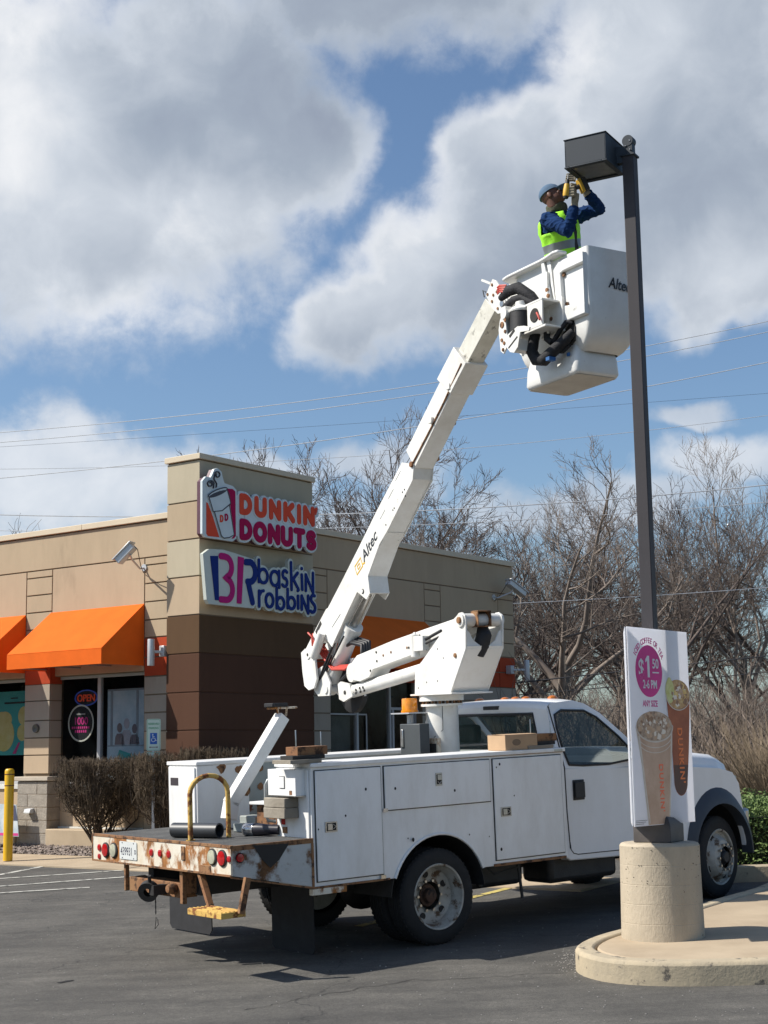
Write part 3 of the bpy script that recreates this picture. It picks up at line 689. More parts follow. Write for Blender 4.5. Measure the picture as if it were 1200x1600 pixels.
# ------------------------------------------------------------------ illuminated signs on the tower
K = 1.0
def sp(cx, cy, r, a0, a1, n=14, ry=None): return arcp(cx, cy, r, a0, a1, n, ry)
GL = {  # stroke glyphs in a cell of width w, height 1 (centre lines)
 'D': (.62, [([(0, 0), (0, 1)], 0), ([(0, 1), (.22, 1)]+sp(.22, .5, .40, 90, -90, 14, .5)+[(.22, 0), (0, 0)], 0)]),
 'U': (.62, [([(0, 1), (0, .32)]+sp(.31, .31, .31, 180, 360, 14)+[(.62, .32), (.62, 1)], 0)]),
 'N': (.62, [([(0, 0), (0, 1)], 0), ([(0, 1), (.62, 0)], 0), ([(.62, 0), (.62, 1)], 0)]),
 'K': (.60, [([(0, 0), (0, 1)], 0), ([(.56, 1), (.08, .48)], 0), ([(.16, .58), (.60, 0)], 0)]),
 'I': (0, [([(0, 0), (0, 1)], 0)]),
 'O': (.74, [(sp(.37, .5, .37, 0, 360, 26, .5)[:-1], 1)]),
 'T': (.62, [([(0, 1), (.62, 1)], 0), ([(.31, 1), (.31, 0)], 0)]),
 'S': (.52, [(sp(.27, .73, .25, 30, 250, 10, .26)+sp(.26, .25, .27, 75, -145, 10, .26), 0)]),
 "'": (0, [([(0, 1), (-.02, .78)], 0)]),
}
SGM = frame(BP(0, -.035, 0), DR, ZU)          # x along the right wall, y up, z out of the wall
m_sw = mat('sign_white_face', (.60, .66, .67), .45, var=.05); m_so = mat('sign_orange', (.72, .075, .032), .6, var=.03, spec=.15); m_sm = mat('sign_magenta', (.40, .003, .07), .6, var=.03, spec=.12)
m_sk = mat('sign_black', (.03, .02, .03), .4); m_ss = mat('sign_side', (.10, .035, .055), .5); m_sb = mat('sign_blue', (.008, .028, .18), .6, var=.03, spec=.12); m_sp = mat('sign_pink', (.48, .014, .17), .6, var=.03, spec=.12)
def word(mb, txt, x0, x1, y0, y1, w, z0, z1, dz=.0004, adv=None):
    h = y1-y0; ws = [GL[c][0]*h*1.32 for c in txt]; gap = ((x1-x0)-sum(ws))/(len(txt)-1); x = x0; q = 0
    for c, wd in zip(txt, ws):
        g, st = GL[c]
        for pts, closed in st:
            mb.stroke([(x+(p[0]/(g or 1))*wd if g else x+p[0]*h, y0+p[1]*h) for p in pts], w, z0, z1+q*dz, closed); q += 1
        x += wd+gap
sg = thing('store_sign', 'white contour sign with a steaming cup and orange and magenta words on the tower', 'sign', SGM)
def cup_outline(e):   # tilted paper cup body
    return [(-.09-e, 5.20), (-.085-e, 5.30+e), (.10, 5.37+e), (.27+e, 5.40+e), (.335+e, 5.36), (.345+e, 5.20), (.30+e, 5.17), (.455+e, 4.77), (.40+e, 4.70-e), (.22, 4.67-e), (.17-e, 4.72), (.02-e, 5.10)]
body = MB().use(m_ss)
zB0, zB1, zB2 = .01, .185, .215
def white_shape(mb, z0, z1, grow):
    mb.prismZ([(-.205-grow, 4.70-grow*.5), (-.15, 4.655-grow), (.45, 4.65-grow), (.53+grow, 4.70), (.54+grow, 5.43+grow), (.46, 5.48+grow), (.27, 5.50+grow), (.235+grow, 5.58), (.21+grow, 5.66+grow*.6), (.12, 5.705+grow), (.05-grow, 5.68), (.00-grow, 5.59), (-.03-grow, 5.545), (-.13, 5.545+grow), (-.205-grow, 5.47)], z0, z1)
    word(mb, "DUNKIN", .645, 2.335, 5.12, 5.352, .078+grow, z0, z1); mb.stroke([(2.44, 5.37), (2.44, 5.29)], .055+grow, z0, z1+.003)
    word(mb, "DONUTS", .65, 2.37, 4.742, 4.97, .082+grow, z0, z1-.002)
    mb.prismZ([(.5, 4.74), (2.3, 4.74), (2.3, 5.33), (.5, 5.36)], z0+.001, z1-.005)
white_shape(body, .095, .17, -.012)
body.build('sign_body', sg, smooth=30)
face = MB().use(m_sw); white_shape(face, .171, .21, .0); face.build('sign_face', sg, smooth=30)
def Q(x, y): q = SGM.inverted() @ on_plane(250+x/4, 690+y/4, BP(0, -.25, 0), -DL); return (q.x, q.y)
lt = MB().use(m_so); word(lt, "DUNKIN", .645, 2.335, 5.12, 5.352, .046, .212, .222); lt.prismZ([(2.43+x, 5.36+y) for x, y in arcp(0, 0, .036, 20, 200, 10)]+[(2.40, 5.28), (2.42, 5.27)], .212, .222)
lt.prismZ([Q(*p) for p in ((290, 378), (300, 384), (332, 470), (372, 598), (300, 590), (290, 575))], .2125, .2135)
lt.use(m_sm); word(lt, "DONUTS", .65, 2.37, 4.742, 4.97, .048, .212, .222)
lt.prismZ([Q(*p) for p in ((416, 293), (455, 296), (472, 312), (475, 590), (462, 606), (448, 606), (466, 580), (438, 388))], .2125, .2135)
lt.build('lettering', sg, smooth=30)
SGI = SGM.inverted()
def cpx(x, y): q = SGI @ on_plane(250+x/4, 690+y/4, BP(0, -.25, 0), -DL); return (q.x, q.y)     # measured on the sign face
def grow_poly(P, e):
    c = (sum(p[0] for p in P)/len(P), sum(p[1] for p in P)/len(P)); return [(p[0]+e*(1 if p[0] > c[0] else -1), p[1]+e*(1 if p[1] > c[1] else -1)) for p in P]
sleeve = [cpx(*p) for p in ((302, 345), (330, 438), (385, 432), (438, 388), (413, 300), (360, 300))]
cupb = [cpx(*p) for p in ((338, 440), (382, 592), (398, 604), (430, 600), (460, 582), (431, 400), (390, 430))]
lid = [cpx(357+60*cos(t)*.97+10*sin(t), 318-20*cos(t)-22*sin(t)) for t in [2*pi*k/30 for k in range(30)]]
lid2 = [cpx(357+54*cos(t)*.97+7*sin(t), 326-17*cos(t)-15*sin(t)) for t in [2*pi*k/30 for k in range(30)]]
cupm = MB()
cupm.use(m_sw); cupm.prismZ(cupb, .2140, .2250); cupm.prismZ(sleeve, .2141, .2262); cupm.prismZ(lid, .2142, .2270)
cupm.use(m_sk); cupm.prismZ(lid2, .2271, .2276)
cupm.stroke(lid, .0085, .2272, .2290, True); cupm.stroke(sleeve[:4], .0085, .2263, .2292); cupm.stroke([sleeve[0], cpx(300, 335)], .0085, .2263, .2294)
cupm.stroke([sleeve[3], cpx(428, 330), cpx(414, 300)], .0085, .2263, .2296); cupm.stroke([cupb[0], cupb[1], cupb[2], cupb[3], cupb[4], cupb[5]], .0085, .2251, .2268)
cupm.stroke([cpx(313+22*(1-t*.035)*cos(t*.42)*1.05, 265-24*(1-t*.035)*sin(t*.42)) for t in range(20)], .0085, .2120, .2290)
cupm.stroke([cpx(358+18*(1-t*.035)*cos(2.6-t*.42), 208-22*(1-t*.035)*sin(2.6-t*.42)) for t in range(16)], .0085, .2120, .2290)
cupm.stroke([cpx(*p) for p in ((340, 205), (336, 235), (352, 262), (350, 285))], .0085, .2120, .2294); cupm.stroke([cpx(*p) for p in ((318, 246), (334, 268), (332, 290))], .0085, .2120, .2298)
def small(mb, m, x, y, s):
    mb.use(m); g, st = GL['D']; k = 0
    for pts, c in st: mb.stroke([(x+p[0]*s, y+p[1]*s+p[0]*s*.15) for p in pts], s*.15, .2263, .2303+k*.0004, c); k += 1
_a, _b = cpx(374, 500), cpx(404, 492); small(cupm, m_so, _a[0], _a[1], .085); small(cupm, m_sm, _b[0], _b[1], .085)
cupm.build('cup_emblem', sg, smooth=30)

sb = thing('store_sign', 'white contour sign with large blue and pink initials and blue words below the cup sign', 'sign', SGM)
m_cream = mat('sign_cream_face', (.55, .58, .52), .4, var=.05)
def br_words(mb, w, z0, z1):
    L2 = [
     # b a s k i n
     ([(1.10, 4.44), (1.10, 4.11)], 0), (sp(1.20, 4.205, .10, 0, 360, 20, .105)[:-1], 1),
     (sp(1.47, 4.19, .10, 0, 360, 20, .11)[:-1], 1), ([(1.57, 4.31), (1.575, 4.06)], 0),
     (sp(1.715, 4.27, .06, 40, 250, 8)+sp(1.70, 4.15, .065, 70, -140, 8), 0),
     ([(1.86, 4.47), (1.87, 4.05)], 0), ([(2.02, 4.32), (1.89, 4.20)], 0), ([(1.91, 4.22), (2.04, 4.06)], 0),
     ([(2.12, 4.30), (2.13, 4.07)], 0), ([(2.12, 4.395), (2.12, 4.40)], 0),
     ([(2.22, 4.06), (2.22, 4.31)], 0), ([(2.22, 4.31), (2.40, 4.03)], 0), ([(2.40, 4.03), (2.40, 4.35)], 0),
     # r o b b i n s
     ([(1.10, 3.97), (1.10, 3.74)], 0), ([(1.10, 3.90), (1.15, 3.97), (1.20, 3.98)], 0),
     (sp(1.34, 3.845, .085, 0, 360, 20, .10)[:-1], 1),
     ([(1.51, 4.04), (1.51, 3.74)], 0), (sp(1.60, 3.82, .085, 0, 360, 18, .09)[:-1], 1),
     ([(1.77, 4.05), (1.77, 3.76)], 0), (sp(1.86, 3.84, .085, 0, 360, 18, .09)[:-1], 1),
     ([(2.02, 3.96), (2.025, 3.77)], 0), ([(2.02, 4.045), (2.02, 4.05)], 0),
     ([(2.11, 3.76), (2.11, 3.97)], 0), ([(2.11, 3.97), (2.27, 3.71)], 0), ([(2.27, 3.71), (2.27, 3.98)], 0),
     (sp(2.40, 3.94, .06, 60, 250, 8)+sp(2.375, 3.80, .07, 70, -130, 8), 0)]
    for k, (p, c) in enumerate(L2): mb.stroke(p, w, z0, z1+k*.0003, bool(c))
def br_big(mb, g, z0, z1, mb_, mp_):
    mb.use(mb_); mb.prismZ([(.02-g, 4.40+g), (.185+g, 4.415+g), (.205+g, 3.765-g), (.125-g, 3.765-g)], z0, z1)
    mb.use(mp_); mb.stroke([(.25, 4.42), (.33, 4.42)]+sp(.36, 4.27, .125, 88, -80, 12, .145)+[(.33, 4.12)]+sp(.37, 3.94, .135, 80, -90, 12, .155)+[(.25, 3.785)], .048+g, z0, z1)
    mb.prismZ([(.625-g, 4.45+g), (.755+g, 4.44+g), (.70+g, 3.75-g), (.60-g, 3.75-g)], z0, z1+.0005)
    mb.use(mb_); mb.stroke([(.80, 4.38)]+sp(.88, 4.24, .14, 80, -80, 12, .15)+[(.84, 4.09)], .050+g, z0, z1); mb.stroke([(.86, 4.06), (.95, 3.79)], .050+g, z0, z1+.0006)
bd = MB().use(m_cream); br_words(bd, .062, .095, .15)
bd.prismZ([(-.13, 4.42), (.0, 4.50), (.30, 4.52), (.50, 4.50), (1.0, 4.44), (1.08, 3.80), (.98, 3.70), (0, 3.70), (-.05, 3.76)], .095, .155)
bd.prismZ([(1.05, 4.25), (2.40, 4.25), (2.40, 3.82), (1.05, 3.82)], .096, .149); bd.prismZ([(.95, 4.36), (1.25, 4.34), (1.25, 3.74), (.95, 3.75)], .096, .148)
bd.build('sign_body', sb, smooth=30, bevel=.006)
bl = MB(); br_big(bl, 0, .156, .166, m_sb, m_sp); bl.use(m_sb); br_words(bl, .0255, .1565, .167); bl.build('lettering', sb, smooth=30)

# ------------------------------------------------------------------ window graphics and small signs at the left front
LM = frame(BP(0, 0, 0), -DL, ZU)          # x runs to the right along the left wall (x = -b), y up, z out (= -a)
def lthing(name, label, cat): return thing(name, label, cat, LM)
zg = -.335
# neon OPEN sign
sn = lthing('neon_sign', 'small oval neon sign with red letters inside the left window', 'sign')
m_nr = mat('neon_red', (.6, .05, .02), .4, emit=((1, .12, .03), .10)); m_nb = mat('neon_blue', (.05, .1, .5), .4, emit=((.1, .2, 1), .05))
mb = MB().use(mat('sign_backing', (.01, .01, .012), .5)); mb.disc((-2.70, 2.46), .26, zg-.04, zg-.02, 28, .13); mb.build('backing', sn)
mb = MB().use(m_nb); mb.stroke(arcp(-2.70, 2.46, .245, 0, 360, 32, .118)[:-1], .008, zg-.019, zg-.006, True); mb.build('neon_oval', sn)
mb = MB().use(m_nr); text_mb(mb, 'OPEN', -2.70, 2.405, .155, zg-.012, .01, .001, 0, 'CENTER'); mb.build('lettering', sn, smooth=0)
# round hiring sign
sr = lthing('window_sign', 'round dark window sign with a pale ring and pink words', 'sign')
mb = MB().use(mat('round_sign_black', (.012, .012, .014), .5)); mb.disc((-2.80, 2.07), .275, zg-.012, zg-.006, 40); mb.build('disc', sr)
mb = MB().use(mat('round_sign_ring', (.75, .76, .66), .5)); mb.stroke(arcp(-2.80, 2.07, .275, 0, 360, 44)[:-1], .012, zg-.006, zg, True); mb.build('ring', sr)
mb = MB().use(mat('round_sign_pink', (.80, .05, .32), .5)); text_mb(mb, '1000', -2.80, 2.05, .16, zg-.002, .002, .002, 0, 'CENTER')
for k in range(9): mb.box(-3.0+k*.045, -2.972+k*.045, 1.985, 2.02, zg-.004, zg-.001)
for k in range(6): mb.box(-2.93+k*.045, -2.902+k*.045, 1.925, 1.965, zg-.004, zg-.001)
mb.use(m_sill)
for k in range(9): mb.box(-2.90+k*.022, -2.885+k*.022, 2.20, 2.222, zg-.004, zg-.001)
mb.build('lettering', sr, smooth=0)
# posters
m_pb = mat('poster_pale_blue', (.38, .56, .66), .5, col2=(.66, .80, .86), scale=2.5); m_pt = mat('poster_teal', (.04, .36, .36), .5, col2=(.08, .50, .45), scale=2)
ps = lthing('window_poster', 'large pale blue poster in the window left of the tower', 'poster')
mb = MB().use(m_pb); mb.box(-2.215, -1.40, 1.20, 2.565, zg-.012, zg-.006); mb.build('sheet', ps)
mb = MB().use(mat('poster_trim', (.30, .36, .40), .5)); mb.box(-2.215, -1.40, 2.54, 2.57, zg-.006, zg-.002); mb.box(-2.215, -1.40, 1.70, 1.72, zg-.006, zg-.002)
for x in (-2.15, -1.60): mb.box(x, x+.05, 1.72, 2.54, zg-.006, zg-.003)
mb.build('border', ps)
mb = MB()
for x, y, r, c in ((-1.95, 1.98, .09, (.16, .13, .13)), (-1.80, 2.04, .10, (.30, .30, .32)), (-1.63, 1.96, .09, (.12, .10, .11))):
    m_ = mat('poster_tone_%d' % int(r*1000+x*-100), tuple(v*1.6 for v in c), .5); mb.use(m_); mb.disc((x, y), r*.6, zg-.0045-(x+2)*.004, zg-.002, 18, r*.8); mb.prismZ([(x-r*1.15, 1.725), (x+r*1.15, 1.725), (x+r*1.0, y-r*1.5), (x+r*.6, y-r*.95), (x-r*.6, y-r*.95), (x-r*1.0, y-r*1.5)], zg-.0055-(x+2)*.003, zg-.003)
mb.use(m_pt); mb.prismZ([(-2.1, 1.3), (-1.5, 1.35), (-1.55, 1.55), (-1.95, 1.65)], zg-.005, zg-.002)
mb.build('artwork', ps, smooth=0)
pt = lthing('window_poster', 'teal poster of yellow iced drinks in the far left window', 'poster')
mb = MB().use(m_pt); mb.box(-5.1, -4.0, 1.60, 2.62, zg-.012, zg-.006); mb.build('sheet', pt)
mb = MB().use(mat('drink_yellow', (.62, .55, .16), .5, col2=(.72, .66, .30), scale=8))
mb.disc((-4.60, 1.93), .25, zg-.005, zg-.002, 36, .27); mb.disc((-4.58, 2.17), .17, zg-.0045, zg-.001, 30, .13); mb.disc((-4.66, 2.22), .10, zg-.0044, zg-.0005, 24, .08)
mb.disc((-4.13, 2.22), .13, zg-.005, zg-.002, 24, .15); mb.disc((-4.16, 1.95), .12, zg-.005, zg-.003, 24, .13)
mb.use(mat('poster_pink', (.55, .04, .22), .5)); mb.prismZ([(-4.38, 1.62), (-4.30, 1.62), (-4.20, 1.8), (-4.24, 1.8)], zg-.005, zg-.0015)
mb.use(mat('poster_dark', (.02, .03, .03), .5)); mb.box(-4.6, -4.10, 2.42, 2.45, zg-.005, zg-.002); mb.box(-4.45, -4.28, 2.50, 2.52, zg-.005, zg-.002)
mb.build('artwork', pt, smooth=0)
# small lawn sign behind the bollard
P = on_plane(12, 1290, BP(-.25, 0), DR); q = BM.inverted() @ P
LB = lambda a, b, z: (a, b, z)
ys = thing('yard_sign', 'small pale blue and pink yard sign behind the yellow bollard', 'sign', BM)
mb = MB().use(mat('yard_sign_blue', (.33, .42, .48), .5, col2=(.55, .60, .62), scale=6)); mb.prism([(q.y-.62, .36), (q.y-.10, .36), (q.y-.02, .80), (q.y-.62, .84)], -.26, -.25, lambda p, t: (t, p[0]*1+.0, p[1])) if False else None
b1 = q.y-.27; mb.prism([(b1, .36), (b1+.75, .36), (b1+.75, .86), (b1+.07, .84)], -.26, -.25, lambda p, t: (t, p[0], p[1])); mb.build('panel', ys)
mb = MB().use(mat('poster_pink', (.55, .04, .22))); mb.prism([(b1+.01, .37), (b1+.6, .37), (b1+.6, .41), (b1+.015, .41)], -.263, -.2605, lambda p, t: (t, p[0], p[1])); mb.use(mat('yard_sign_dark', (.06, .07, .12), .5)); mb.prism([(b1+.03, .60), (b1+.14, .60), (b1+.16, .83), (b1+.09, .83)], -.263, -.2605, lambda p, t: (t, p[0], p[1])); mb.build('print', ys)
mb = MB().use(m_gal)
for s in (.15, .6): mb.rod((-.255, b1+s, .15), (-.255, b1+s, .40), .006, 6)
mb.build('stake', ys)

# bollard
bp = onG(12, 1348); bo = thing('bollard', 'yellow plastic sleeved bollard with two thin black bands on the pavement', 'bollard', Matrix.Translation((bp.x, bp.y, G(bp.x, bp.y)+.03)))
mb = MB().use(worn('bollard_yellow', (.72, .42, .012), (.25, .16, .03), .66, 9, .42, .05, damt=.2, bump=.02)); mb.lathe([(.001, 0), (.068, 0), (.068, 1.26), (.064, 1.285), (.050, 1.30), (.001, 1.306)], (0, 0, 0), (0, 0, 1), 28); mb.build('sleeve', bo, smooth=40)
mb = MB().use(mat('bollard_band', (.10, .02, .01), .5)); mb.lathe([(.066, 0), (.0692, 0), (.0692, .014), (.066, .014)], (0, 0, 1.215), (0, 0, 1), 28); mb.build('band', bo)
mb = MB().use(_mats['bollard_band']); mb.lathe([(.066, 0), (.0692, 0), (.0692, .014), (.066, .014)], (0, 0, 1.055), (0, 0, 1), 28); mb.build('band', bo)

# accessible parking sign
ap = at_depth(240, 1150, 22.35); gz = G(ap.x, ap.y)
AM = frame(Vector((ap.x, ap.y, 0)), (1, .10, 0), ZU)
ac = thing('parking_sign', 'white and green accessible parking sign with a blue wheelchair symbol above the shrubs', 'sign', AM)
mb = MB().use(m_gal); mb.box(-.02, .02, gz, 2.04, -.03, -.008); mb.build('post', ac)
m_sg = mat('sign_pale', (.55, .66, .58), .35, var=.03); m_sgr = mat('sign_green', (.10, .32, .17), .4); m_bl = mat('symbol_blue', (.015, .10, .42), .4)
def rrect(x0, x1, y0, y1, r, n=5): return arcp(x1-r, y0+r, r, -90, 0, n)+arcp(x1-r, y1-r, r, 0, 90, n)+arcp(x0+r, y1-r, r, 90, 180, n)+arcp(x0+r, y0+r, r, 180, 270, n)
mb = MB().use(m_sg); mb.prismZ(rrect(-.10, .10, 1.62, 2.075, .025), -.008, -.004); mb.build('panel', ac)
mb = MB().use(m_sgr); mb.stroke(rrect(-.09, .09, 1.63, 2.065, .02), .0025, -.004, -.003, True); text_mb(mb, 'RESERVED', 0, 1.99, .042, -.003, .001, .001, 0, 'CENTER', sx=.82); text_mb(mb, 'PARKING', 0, 1.93, .042, -.003, .001, .001, 0, 'CENTER', sx=.82)
mb.use(m_bl); mb.box(-.05, .05, 1.715, 1.875, -.004, -.003)
mb.use(m_sw); mb.disc((-.012, 1.852), .009, -.003, -.002, 12); mb.stroke([(-.012, 1.838), (-.008, 1.80), (.018, 1.80), (.030, 1.765), (.040, 1.768)], .005, -.003, -.002); mb.stroke([(-.010, 1.822), (.012, 1.822)], .004, -.003, -.0017); mb.stroke(arcp(-.004, 1.775, .026, 130, 350, 14), .0045, -.003, -.0023)
mb.use(_mats['bollard_band']); mb.stroke([(-.05, 1.672), (.05, 1.672)], .004, -.004, -.003); mb.prismZ([(-.065, 1.672), (-.045, 1.684), (-.045, 1.66)], -.004, -.0029); mb.prismZ([(.065, 1.672), (.045, 1.66), (.045, 1.684)], -.004, -.0029)
mb.build('lettering', ac, smooth=0)
mb = MB().use(m_sg); mb.prismZ(rrect(-.10, .10, 1.47, 1.605, .02), -.008, -.004); mb.build('lower_panel', ac)
mb = MB().use(m_sgr); mb.stroke(rrect(-.09, .09, 1.48, 1.595, .015), .0025, -.004, -.003, True); text_mb(mb, '$250', -.045, 1.525, .045, -.003, .001, .001, 0, 'CENTER', sx=.8); text_mb(mb, 'FINE', .045, 1.525, .045, -.003, .001, .001, 0, 'CENTER', sx=.8); mb.build('lettering', ac, smooth=0)
# ------------------------------------------------------------------ bucket truck
_y, _p, _r = rad(52.163), rad(1.959), rad(.674)
tf = Vector((sin(_y)*cos(_p), cos(_y)*cos(_p), sin(_p))); l0 = Vector((-cos(_y), sin(_y), 0)); u0 = tf.cross(l0)
tl_ = l0*cos(_r)+u0*sin(_r); tu = tf.cross(tl_)
TO = Vector((.448, 13.489, -.094)); TM = frame(TO, tf, tl_, tu); TI = TM.inverted()
def TS(x, y, Y=0): return TI @ on_plane(x, y, TO+tl_*Y, tl_)       # truck coordinates of a pixel on a lengthwise plane
def TX(x, y, X): return TI @ on_plane(x, y, TO+tf*X, tf)
def TZ(x, y, Z): return TI @ on_plane(x, y, TO+tu*Z, tu)
trk = thing('bucket_truck', 'white bucket truck with open utility body, rusty rear deck and raised boom', 'truck', TM)
WB, WD = 3.78, 2.31
m_w = worn('truck_white', (.79, .79, .78), (.25, .16, .10), .715, 13, .36, .03, dirt=(.52, .49, .44), damt=.5, dscale=3.2, streak=.35, bump=.03)
m_wc = worn('cab_white', (.80, .81, .82), (.6, .6, .58), .9, 5, .20, .02, dirt=(.56, .54, .50), damt=.4, streak=.5, dscale=1.2, bump=.0)
m_wb = worn('boom_white', (.76, .755, .72), (.30, .24, .17), .69, 12, .38, .03, dirt=(.52, .48, .41), damt=.6, dscale=3.0, bump=.03)
m_rw = worn('rusty_white', (.70, .66, .56), (.38, .155, .04), .488, 5.5, .5, .08, dirt=(.55, .40, .22), damt=.6, dscale=4, bump=.25, streak=.6)
m_rust = worn('rust', (.23, .105, .045), (.085, .042, .022), .5, 14, .85, .1, dirt=(.33, .20, .09), damt=.7, dscale=5, bump=.4)
m_rustd = worn('dark_rust', (.085, .045, .028), (.03, .02, .016), .5, 14, .85, .1, dirt=(.12, .07, .04), damt=.6, dscale=5, bump=.4)
m_ry = worn('rusty_yellow', (.62, .40, .10), (.26, .09, .025), .50, 10, .7, .08, dirt=(.42, .22, .06), damt=.7, dscale=6, bump=.35)
m_diam = worn('diamond_plate', (.46, .48, .48), (.19, .09, .035), .505, 3.0, .45, .08, dirt=(.34, .32, .27), damt=.6, dscale=3, bump=.2)
m_seam = mat('door_seam', (.03, .028, .026), .9); m_blk = mat('black_rubber', (.018, .018, .02), .75, var=.25, scale=12)
m_blkm = mat('black_metal', (.022, .021, .021), .6, var=.3, scale=9, bump=.2); m_chr = mat('worn_chrome', (.45, .44, .42), .3, .9, var=.15, scale=18)
m_deck = mat('deck_coating', (.045, .045, .045), .9, scale=5, col2=(.10, .10, .095), bump=.7, bscale=120, detail=9)
m_inw = worn('bed_inner_paint', (.32, .35, .34), (.22, .07, .03), .62, 4.5, .6, .03, dirt=(.22, .22, .19), damt=.7, dscale=2)
m_lr = mat('red_lens', (.40, .008, .010), .18, var=.2, scale=30, coat=.5); m_lw_ = mat('white_lens', (.42, .42, .32), .25, var=.2, scale=20)
m_tyre = mat('tyre_rubber', (.014, .014, .0145), .85, var=.25, scale=9, bump=.2, bscale=60); m_rim = worn('rim_white', (.42, .41, .37), (.14, .085, .05), .53, 9, .6, .08, dirt=(.20, .17, .13), damt=.9, dscale=5)
# chassis
ch = MB().use(m_blkm)
for y in (.72, 1.50): ch.box(-1.95, 4.0, y, y+.09, .56, .76)
ch.box(-1.2, 1.4, .56, 1.75, .66, .78)
for x in (-1.7, -.7, .9, 2.2, 3.4): ch.box(x, x+.08, .81, 1.50, .57, .75)
ch.box(2.6, 3.2, .8, 1.5, .42, .8)
ch.build('chassis', trk, bevel=.01)
ax = MB().use(m_blkm); ax.rod((0, .25, .41), (0, 2.06, .41), .06, 12); ax.ball((0, 1.155, .41), .20, 14, 8, 1, 1.1, 1); ax.rod((0, 1.155, .45), (1.8, 1.155, .55), .045); ax.rod((3.78, .3, .40), (3.78, 2.0, .40), .045)
ax.box(-.55, .55, .60, .66, .48, .53); ax.box(-.55, .55, 1.66, 1.72, .48, .53); ax.build('axle', trk)
ex = MB().use(mat('exhaust_steel', (.10, .085, .07), .6, .7)); ex.tube([(2.4, .9, .5), (1.4, .75, .5), (1.3, .70, .48), (.65, .62, .5)], .045, 10); ex.lathe([(.001, 0), (.10, .02), (.10, .6), (.001, .62)], (.75, .78, .46), (1, 0, .0)); ex.build('exhaust', trk)
tk = MB().use(m_blkm); tk.box(1.55, 2.45, .28, .68, .34, .62); tk.box(.62, 1.35, .42, .72, .36, .60); tk.build('fuel_tank', trk, bevel=.05)
# --- wheels
def wheel(x, y, outward, dual=False, steer=0, convex=False, label=None):
    """outward: -1 right side, +1 left side; y is the outer face"""
    R, Wt = .405, .225
    mt = Matrix.Translation((x, y, R)) @ Matrix.Rotation(steer, 4, 'Z')
    s = outward
    def tyre(off):
        mb = MB().use(m_tyre); p = [(.275, 0), (.30, -.006), (.34, .0), (.375, .006), (.392, .018), (.402, .035)]
        prof = [(r, h) for r, h in p]; prof += [(.4045, .05)]
        for k in range(5):
            a = .05+k*.026; prof += [(.4045, a+.002), (.4045, a+.020), (.394, a+.021), (.394, a+.0255)] if k < 4 else [(.4045, a+.018)]
        prof += [(.402, Wt-.035), (.392, Wt-.018), (.375, Wt-.006), (.34, Wt), (.30, Wt+.006), (.275, Wt)]
        mb.lathe([(r, -s*(h+off)) for r, h in prof], (0, 0, 0), (0, 1, 0), 72)
        for k in range(56):   # tread blocks on the shoulders
            a = 2*pi*k/56
            for hh in (.03, Wt-.055):
                q = Matrix.Rotation(a, 4, 'Y'); mb.box(-.011, .011, -s*(hh+off)-(.025 if s > 0 else 0), -s*(hh+off)+(0 if s > 0 else .025), .398, .4075, q)
        return mb
    root = tyre(0).build('wheel', trk, smooth=50); root.matrix_local = mt
    if label: root['label'] = label
    rim = MB().use(m_rim)
    if convex: prof = [(.282, .004), (.275, -.006), (.262, .0), (.255, .03), (.235, .045), (.215, .03), (.20, -.005), (.17, -.035), (.13, -.045), (.112, -.045), (.108, -.06)]
    else: prof = [(.282, .004), (.275, -.006), (.262, .0), (.255, .04), (.240, .06), (.232, .12), (.215, .135), (.16, .15), (.125, .15), (.118, .13)]
    rim.lathe([(r, -s*h) for r, h in prof], (0, 0, 0), (0, 1, 0), 64); rim.build('rim', root, smooth=30)
    hol = MB().use(m_seam); hr, hd = (.222, .012) if convex else (.185, .1425)
    hub = MB().use(m_rustd if not convex else m_blkm)
    hb = -.045 if convex else .15
    nh = 5 if not convex else 4
    for k in range(nh):
        a = 2*pi*k/nh+.5; c = Vector((cos(a)*hr, 0, sin(a)*hr))
        hol.lathe([(.001, 0), (.029 if not convex else .034, 0), (.029, .006)], c+Vector((0, -s*(hd-.004 if not convex else .024), 0)), (cos(a)*.35, s*1.0, sin(a)*.35) if convex else (0, s, 0), 16)
    hol.build('hand_hole', root)
    hub.lathe([(.001, -.03), (.05, -.03), (.06, -.02), (.064, .0), (.092, .02), (.105, .03)] if convex else [(.001, -.055), (.045, -.055), (.058, -.045), (.062, 0), (.09, .0), (.1, .02)], (0, -s*(hb-.0), 0), (0, -s, 0), 32)
    hub.use(m_chr)
    for k in range(10):
        a = 2*pi*k/10; hub.rod((cos(a)*.128, -s*(hb+.01), sin(a)*.128), (cos(a)*.128, -s*(hb-.028), sin(a)*.128), .0125, 6)
    hub.build('hub', root, smooth=40)
    if dual:
        t2 = tyre(Wt+.035).build('tyre', root, smooth=50)
        r2 = MB().use(m_rim); r2.lathe([(.282, -s*(Wt+.03)), (.25, -s*(Wt+.05)), (.25, -s*(Wt*2)), (.1, -s*(Wt*2))], (0, 0, 0), (0, 1, 0), 40); r2.build('rim', root)
wheel(0, .035, -1, dual=True); wheel(0, WD-.035, 1, dual=True)
wheel(WB, .13, -1, steer=rad(11), convex=True); wheel(WB, WD-.13, 1, steer=rad(11), convex=True)

